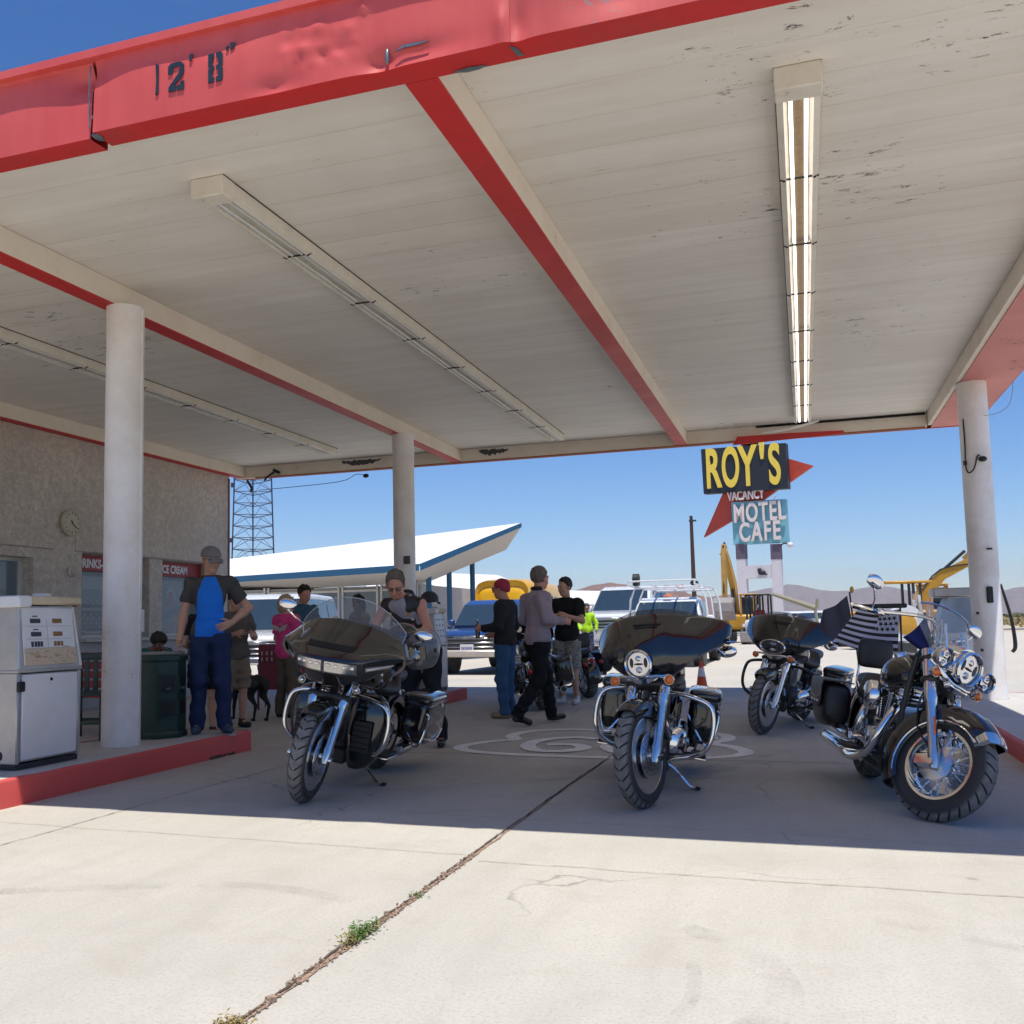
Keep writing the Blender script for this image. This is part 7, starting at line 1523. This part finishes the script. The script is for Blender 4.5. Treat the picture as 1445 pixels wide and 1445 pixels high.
for px, D, zz in ((585, 31.5, 2.75), (606, 31.5, 2.9), (635, 33, 3.6), (668, 35, 4.6)):
    q = at(px, 880, y=D); m = M(); top = at(px, {585: 812, 606: 812, 635: 795, 668: 782}[px], y=D).z; m.cyl((q.x, D, 0), (q.x, D, top+.05), .095, n=14); m.build('post', mo, TEAL)
for px, py in ((461, 775), (493, 772)): q = at(px, py, y=42); m = M(); m.cyl((q.x, 42, q.z-.9), (q.x, 42, q.z+.1), .10, n=12); m.cyl((q.x, 42, q.z+.1), (q.x, 42, q.z+.16), .15, n=12); m.build('vent_pipe', mo, ROOFW)
# small cottages
def cottage(label, px, D, W_, Dp, zr, heading):
    q = at(px, 880, y=D); o = thing('motel_cottage', label, 'cottage', (q.x, D, 0), (0, 0, R(heading)), 'small white motel cottages'); hw, hd = W_/2, Dp/2; ze = zr-.9
    m = M(); m.box((0, 0, ze/2), (W_, Dp, ze)); 
    for sg in (-1, 1): m.prism([(-hd, 0), (hd, 0), (0, .84)], (sg*(hw-.02), 0, ze), (0, 1, 0), (0, 0, 1), -.04*sg)
    m.build('wall', o, paint('cottage_wall', (.55, .57, .60), .7))
    m = M()
    for sg in (-1, 1): m.add([V(-hw-.3, sg*(hd+.35), ze-.12), V(hw+.3, sg*(hd+.35), ze-.12), V(hw+.3, 0, zr), V(-hw-.3, 0, zr), V(-hw-.3, sg*(hd+.35), ze-.24), V(hw+.3, sg*(hd+.35), ze-.24), V(hw+.3, 0, zr-.12), V(-hw-.3, 0, zr-.12)], [[0, 1, 2, 3], [4, 5, 6, 7], [0, 1, 5, 4], [1, 2, 6, 5], [3, 0, 4, 7]])
    m.build('roof', o, ROOFW, ang=10)
    for x in (-W_*.25, W_*.25): m = M(); m.box((x, -hd-.02, 1.3), (.8, .05, 1.0)); w_ = m.build('window', o, GLW); m = M(); m.box((x, -hd-.05, 1.3), (.04, .03, 1.0)); m.build('frame', w_, CWHITE)
    for sg in (-1, 1): m = M(); m.box((sg*(hw+.02), 0, 1.05), (.05, .9, 2.0)); m.build('door', o, paint('door_blue', (.06, .09, .18), .5))
cottage('white roofed cottage seen between the teal posts of the lobby', 640, 46, 6, 5, 3.7, 65); cottage('white roofed cottage left of the worker in lime', 822, 72, 5.5, 5, 3.5, 62); cottage('white roofed cottage just right of the far canopy column', 604, 52, 6, 5, 3.9, 20)
# ================================================================== roadside sign
sg_ = thing('motel_sign', 'tall roadside sign with black ROY\'S board, red arrow and light blue MOTEL CAFE board', 'sign', (0, 0, 0))
A = at(989, 634, y=76); Bq = at(1108, 625, y=74.4); ur = V(Bq.x-A.x, Bq.y-A.y, 0).normalized(); un = ur.cross(V(0, 0, 1)); upz = V(0, 0, 1)
SBLK = paint('sign_black', (.015, .02, .03), .5, var=.3); SRED = paint('sign_red', (.52, .06, .03), .5, var=.2, scale=1); SCY = paint('sign_cyan', (.20, .47, .56), .5, var=.2, scale=1); LYEL = paint('letter_yellow', (.85, .62, .08), .4, var=.08); LPINK = paint('letter_pinkish', (.78, .66, .62), .5, var=.08)
def sp(px, py, off=0.):
    """point of the sign plane seen at a photograph pixel"""
    m_ = cam.matrix_world.to_3x3(); v = -m_.col[2]+m_.col[0]*((px-645.88)/1399.96)-m_.col[1]*((py-752.2)/1399.96); t_ = (A+un*off-EYE).dot(un)/v.dot(un); return EYE+v*t_
def board(name, pts, th, mt, off=0.):
    P = [sp(x, y, off) for x, y in pts]; m = M(); n = len(P); m.add(P+[p-un*th for p in P], [list(range(n)), [n+i for i in range(n)][::-1]]+[[i, (i+1) % n, n+(i+1) % n, n+i] for i in range(n)]); return m.build(name, sg_, mt)
board('arrow', [(1147, 657), (1109, 646), (1060, 640), (1047, 624), (1080, 623), (1085, 600), (1060, 610), (1030, 680), (1019, 698), (993, 758), (1032, 735), (1031, 710), (1076, 706), (1098, 690), (1113, 681)], .35, SRED, -.5)
rb = board('name_board', [(989, 634), (1108, 625), (1112, 689), (993, 697)], .7, SBLK, .25)
mb = board('motel_board', [(1032, 709), (1108, 704), (1112, 765), (1035, 769)], .5, SCY, -.2)
rmx = axes(ur, upz)
def word(s_, parent, px, py, h, mt, sx=1.0, off=.30, bold=.02, sp_=1.0):
    p = sp(px, py, off); return text(s_, 'lettering', h, mt, parent, tuple(p), rmx, .06, 'CENTER', sx, bold, sp_)
for ch, px, wd in (('R', 1006, .47), ('O', 1031, .40), ('Y', 1055, .50), ("'", 1076, .6), ('S', 1093, .46)): word(ch, rb, px, 664-(px-1005)*.075, 4.1, LYEL, wd, bold=.10)
word('VACANCY', sg_, 1052, 699, .95, LPINK, .60, .1, .03)
word('MOTEL', mb, 1071, 723.5, 1.9, LPINK, .58, .0, .05, 1.12); word('CAFE', mb, 1072, 751, 1.9, LPINK, .60, .0, .05, 1.2)
m = M(); m.prism([(0, 0), (.25, .28), (.3, .22), (.12, .0)], sp(1090, 705, .1), ur, upz, .05); m.build('apostrophe', mb, LPINK)
SPW = paint('sign_post_white', (.70, .64, .66), .6)
for px0, px1 in ((1046, 1050), (1095, 1102)):
    a = sp(px0, 768, -.45); m = M(); m.box((a.x, a.y, a.z/2), (.62, .62, a.z-.0), rot=(0, 0, math.atan2(ur.y, ur.x))); m.build('post', sg_, SPW); m = M(); m.box((a.x, a.y, a.z-.55), (.66, .66, 1.1), rot=(0, 0, math.atan2(ur.y, ur.x))); m.build('post_collar', sg_, paint('collar_purple', (.14, .10, .14), .6))
a, b = sp(1050, 807, -.45), sp(1094, 807, -.45); m = M(); m.box((a+b)/2, ((b-a).length-.3, .5, .95), rot=(0, 0, math.atan2(ur.y, ur.x))); m.build('cross_brace', sg_, SPW)
m = M(); q = sp(1075, 808, -.1); m.sph(q, (.28, .1, .18)); m.sph(q+V(-.15, 0, .2), (.16, .1, .14)); m.box(q+V(.25, 0, -.12), (.25, .06, .1)); m.build('emblem', sg_, SBLK)
m = M(); a = sp(1099, 772, -.4); b = sp(1115, 769, .2); m.tube([a, (a+b)/2+V(0, 0, .2), b], .05, 6, smooth=3); m.build('lamp_arm', sg_, DGR); m = M(); m.sph(b, (.22, .22, .2)); m.build('lamp_shade', sg_, SPW)
# utility pole
q = at(981, 870, y=70); tp_ = at(976, 728, y=70); m = M(); m.tube([V(q.x, 70, 0), V(q.x, 70, 4), V(q.x, 70, tp_.z)], [.17, .15, .11], 10); o = tag(m.build('utility_pole', mat=paint('pole_brown', (.06, .03, .02), .8)), 'thin dark wooden pole left of the tall motel sign', 'pole'); m = M(); m.box((q.x+.1, 69.9, tp_.z-.35), (.5, .1, .12)); m.build('bracket', o, DGR)
# ================================================================== lattice tower
TW = paint('tower_steel', (.035, .04, .07), .5, metal=.3); D = 60; tb = at(357, 735, y=D); o = thing('lattice_tower', 'tall steel lattice tower rising behind the station canopy', 'tower', (tb.x, D, 0), (0, 0, R(31))); hgt = 41.5
def tw(z): return 1.56*(1-z/58)+.0
def leg(k, z): w_ = tw(z); return V((-w_, w_, .0)[k], (-w_*.58, -w_*.58, w_*1.15)[k], z)
for k in range(3): m = M(); m.tube([leg(k, 0), leg(k, hgt)], .055, 6); m.build('leg', o, TW)
m = M(); z = 1.0; i = 0
while z < hgt-.8:
    st_ = .80
    for k in range(3):
        a, b = leg(k, z), leg((k+1) % 3, z); c_ = (leg(k, z+st_)+leg((k+1) % 3, z+st_))/2; m.tube([a, b], .028, 4)
        m.tube([a, c_], .018, 4); m.tube([b, c_], .018, 4)
    z += st_; i += 1
m.build('bracing', o, TW)
m = M(); 
for z in (7.2, 11.0): m.box(leg(0, z)+V(-.12, -.1, 0), (.2, .2, .3))
m.build('junction_box', o, TW)
# ================================================================== construction machines
YEL = paint('machine_yellow', (.55, .29, .03), .45, var=.3, scale=2); YELD = paint('machine_ochre', (.42, .24, .05), .6, var=.35, scale=3); GRS = paint('machine_grey', (.30, .27, .26), .6, var=.3)
def arm_poly(m, P, w_, y, th): 
    """flat-sided arm through points P with widths w_, thickness th about plane y"""
    L_, R2 = [], []
    for i, p in enumerate(P):
        d = (Vector(P[min(i+1, len(P)-1)])-Vector(P[max(i-1, 0)])).normalized(); n = Vector((-d.y, d.x)); L_.append(Vector(p)+n*w_[i]/2); R2.append(Vector(p)-n*w_[i]/2)
    m.prism([(p.x, p.y) for p in L_+R2[::-1]], (0, y+th/2, 0), (1, 0, 0), (0, 0, 1), th)
def excavator(label, loc, heading, boom, stick, bucket_at, sc_=1.0, scoop=True):
    o = thing('excavator', label, 'excavator', loc, (0, 0, R(heading)), 'construction machines beyond the lot')
    for sg in (-1, 1):
        m = M(); m.mat(DGR).loft([[V(x, y, z) for x, z in [(-1.4, .2), (-1.2, .02), (1.2, .02), (1.4, .2), (1.4, .45), (1.2, .62), (-1.2, .62), (-1.4, .45)]] for y in (sg*.85-.22, sg*.85+.22)]); m.mat(GRS)
        for k in range(5): m.cyl((-1+.5*k, sg*.85-.24, .25), (-1+.5*k, sg*.85+.24, .25), .15, n=12)
        m.build('track', o)
    m = M(); m.mat(YEL).box((-.35, 0, 1.05), (2.3, 1.7, .75), bev=.10); m.mat(DGR).box((-1.35, 0, 1.0), (.3, 1.6, .6), bev=.08); m.mat(DGR).cyl((0, 0, .55), (0, 0, .72), .55, n=20); m.build('engine_house', o)
    m = M(); m.mat(YEL)
    for x in (-.25, .75):
        for y in (.15, .80): m.box((x, y, 1.75), (.08, .08, 1.3))
    m.box((.25, .475, 2.42), (1.15, .78, .09), bev=.03); m.mat(GLD).box((.25, .475, 1.75), (.90, .58, 1.1)); m.build('cab', o)
    m = M(); m.mat(YEL); arm_poly(m, boom, [.42, .50, .36, .28], -.2, .26); m.build('boom', o)
    m = M(); m.mat(YELD); arm_poly(m, stick, [.34, .36, .24], -.2, .22); m.build('stick', o)
    m = M(); m.mat(DGR).tube([V(boom[0][0]+.35, -.2, boom[0][1]-.1), V(boom[1][0]+.25, -.2, boom[1][1]-.2)], .07, 8); m.tube([V(boom[1][0], -.2, boom[1][1]+.3), V(stick[0][0], -.2, stick[0][1]+.15)], .06, 8); m.tube([V(stick[0][0]+.2, -.2, stick[0][1]), V(bucket_at[0]+.1, -.2, bucket_at[1]+.4)], .05, 8); m.tube([V(boom[1][0], -.33, boom[1][1]+.2), V(boom[2][0], -.35, boom[2][1]+.25), V(stick[1][0]+.2, -.33, stick[1][1])], .03, 5, smooth=3); m.build('hydraulic_ram', o)
    bx, bz = bucket_at
    m = M(); m.mat(GRS); m.prism([(0, .1), (.35, .15), (.6, -.1), (.62, -.5), (.35, -.85), (0, -.95), (-.12, -.8), (.15, -.6), (.25, -.2)], (bx-.2, .25, bz), (1, 0, 0), (0, 0, 1), .95)
    m.build('bucket', o); return o
q = at(1046, 880, y=52); excavator('yellow excavator with its arm folded high left of the sign posts', (q.x, 53, 0), heading_to(-.18, -1), [(.2, 1.2), (.7, 2.9), (1.6, 4.0), (2.3, 4.6)], [(2.15, 4.85), (2.35, 4.4), (2.5, 2.3)], (2.5, 2.1))
q = at(1322, 880, y=44); excavator('yellow excavator reaching up to the right behind the right hand fuel pump', (q.x-.4, 44, 0), heading_to(1, -.25), [(.1, 1.0), (.0, 2.0), (.7, 2.75), (1.9, 3.35)], [(1.6, 3.55), (1.95, 3.2), (2.2, 2.2)], (2.2, 2.0))
# compact loader with operator
q = at(1072, 880, y=50); o = thing('compact_loader', 'compact loader with a black roll cage between the sign posts', 'loader', (q.x, 50, 0), (0, 0, R(heading_to(-.1, -1))), 'construction machines beyond the lot')
m = M(); m.mat(CWHITE).box((0, 0, .75), (1.9, 1.1, .8), bev=.08); m.build('chassis', o); m = M(); m.mat(BLK)
for y in (-.5, -.12, .12, .5): m.tube([V(.5, y, 1.1), V(.45, y, 2.2), (V(.3, y, 2.32)), V(-.5, y, 2.32), V(-.6, y, 1.1)], .045, 8)
m.box((-.05, 0, 2.34), (1.0, 1.1, .06), bev=.02); m.build('roll_cage', o)
for x in (-.6, .6):
    for y in (-.65, .65): road_wheel(o, (x, y, .38), .38, .28)
m = M(); m.mat(GRS).box((1.25, 0, .35), (.4, 1.4, .5), bev=.05); m.mat(CWHITE).box((.6, -.55, .9), (1.4, .1, .14)); m.box((.6, .55, .9), (1.4, .1, .14)); m.build('bucket', o)
person('machine operator in a red shirt and white hard hat seated in the compact loader', (q.x, 50.1, .62), heading_to(-.1, -1), dict(pel=(0, 0, .45), chest=(.02, 0, .78), neck=(0, 0, .98), head=(.03, 0, 1.13), shL=(0, .18, .92), shR=(0, -.18, .92), elL=(.1, .26, .68), wrL=(.35, .15, .66), elR=(.1, -.26, .68), wrR=(.35, -.15, .66), hpL=(0, .1, .42), hpR=(0, -.1, .42), knL=(.42, .13, .45), knR=(.42, -.13, .45), anL=(.45, .13, .10), anR=(.45, -.13, .10), toL=(.6, .13, .04), toR=(.6, -.13, .04)), 1.75, SKIN3, .018, cloth('shirt_work_red', (.35, .03, .03)), cloth('jeans_work', (.04, .055, .10)), None, [BLK], (0, 10, 0), sleeves_to='wr', hem=.90, seed=30, cap=CWHITE)
# roller with canopy and a yellow grader body
q = at(1272, 880, y=40); o = thing('road_roller', 'road roller with a flat orange yellow canopy behind the striped flag', 'roller', (q.x, 40, 0), (0, 0, R(heading_to(-1, -.3))), 'construction machines beyond the lot')
m = M(); m.mat(YEL).box((-.1, 0, 2.42), (1.7, 1.3, .08), bev=.03); m.build('canopy', o)
for x in (-.55, -.3):
    for y in (-.5, .5):
        m = M(); m.mat(DGR).box((x, y, 1.75), (.08, .08, 1.3)); m.build('canopy_post', o)
m = M(); m.mat(YEL).box((.8, 0, 1.0), (1.5, 1.0, .55), bev=.1); m.box((-.8, 0, .95), (1.4, 1.2, .5), bev=.08); m.mat(DGR).box((-.4, 0, 1.3), (.5, .6, .5), bev=.06); m.build('body', o)
m = M(); m.mat(GRS).lathe([(0, -.75), (.62, -.75), (.62, .75), (0, .75)], (1.4, 0, .62), (0, 1, 0), 30); m.build('drum', o); 
for y in (-.6, .6): road_wheel(o, (-1.1, y, .6), .6, .35)
q = at(1222, 880, y=44); o = thing('flat_trailer', 'low yellow equipment trailer left of the roller', 'trailer', (q.x, 44, 0), (0, 0, R(8)), 'construction machines beyond the lot'); m = M(); m.mat(YEL).box((0, 0, 1.28), (3.2, 1.6, .22), bev=.04); m.box((-1.3, 0, 1.05), (.6, 1.2, .3), bev=.05); m.build('deck', o)
for x in (-.9, .9):
    for y in (-.7, .7): road_wheel(o, (x, y, .45), .45, .25)
q = at(1277, 878, y=30); o = thing('pipe_reel', 'white reel with a yellow hub behind the striped flag', 'reel', (q.x, 30, 0)); m = M(); m.mat(CWHITE).lathe([(.28, -.1), (.52, -.12), (.55, 0), (.52, .12), (.28, .1)], (0, 0, .95), (.3, -1, 0), 28); m.build('flange', o); m = M(); m.mat(YEL).lathe([(0, -.14), (.28, -.12), (.28, .12), (0, .14)], (0, 0, .95), (.3, -1, 0), 24); m.build('hub', o); m = M(); m.mat(DGR).box((0, 0, .25), (.5, .5, .5), bev=.05); m.build('stand', o)
# stacked survey stakes
SK = [paint('stake_tan', (.40, .25, .15), .8, var=.3), paint('stake_white', (.6, .58, .55), .7)]
rg = random.Random(8)
for i in range(7):
    q = at(1290+i*4.2, 880, y=38+rg.uniform(-1, 1)); m = M(); m.box((0, 0, .85+rg.uniform(-.1, .2)), (.09, .09, 1.8), rot=(rg.uniform(-.12, .12), rg.uniform(-.15, .15), 0)); o = m.build('stake', mat=SK[i % 2], loc=(q.x, q.y, 0)); tag(o, 'wooden stake in the cluster between the roller and the right excavator', 'stake', 'cluster of wooden stakes')
# boom pole lying across behind the sign
a, b = at(1090, 838, y=58), at(1150, 858, y=58); m = M(); m.tube([Vector(a), Vector(b)], [.10, .16], 8); m.tube([Vector(b), V(b.x+.2, b.y, 0)], .09, 6); m.tube([Vector(b)+V(.1, 0, 0), Vector(b)+V(.15, 0, .5)], .10, 6); o = tag(m.build('lifting_boom', mat=paint('boom_olive', (.30, .27, .18), .6)), 'long thin olive boom slanting down to the right beside the sign post', 'boom')
# ================================================================== desert air
hm_ = bpy.data.materials.new('haze'); hm_.use_nodes = True; ht = hm_.node_tree; ht.nodes.clear()
ho = ht.nodes.new('ShaderNodeOutputMaterial'); pv = ht.nodes.new('ShaderNodeVolumePrincipled'); pv.inputs['Color'].default_value = (.86, .90, 1.0, 1); pv.inputs['Density'].default_value = 4.0e-5; pv.inputs['Anisotropy'].default_value = .2
ht.links.new(pv.outputs[0], ho.inputs['Volume'])
m = M(); m.box((0, 6250, 317), (26000, 19500, 646)); tag(m.build('haze', mat=hm_), kind='stuff', label='thin bluish desert haze over the plain', cat='haze')
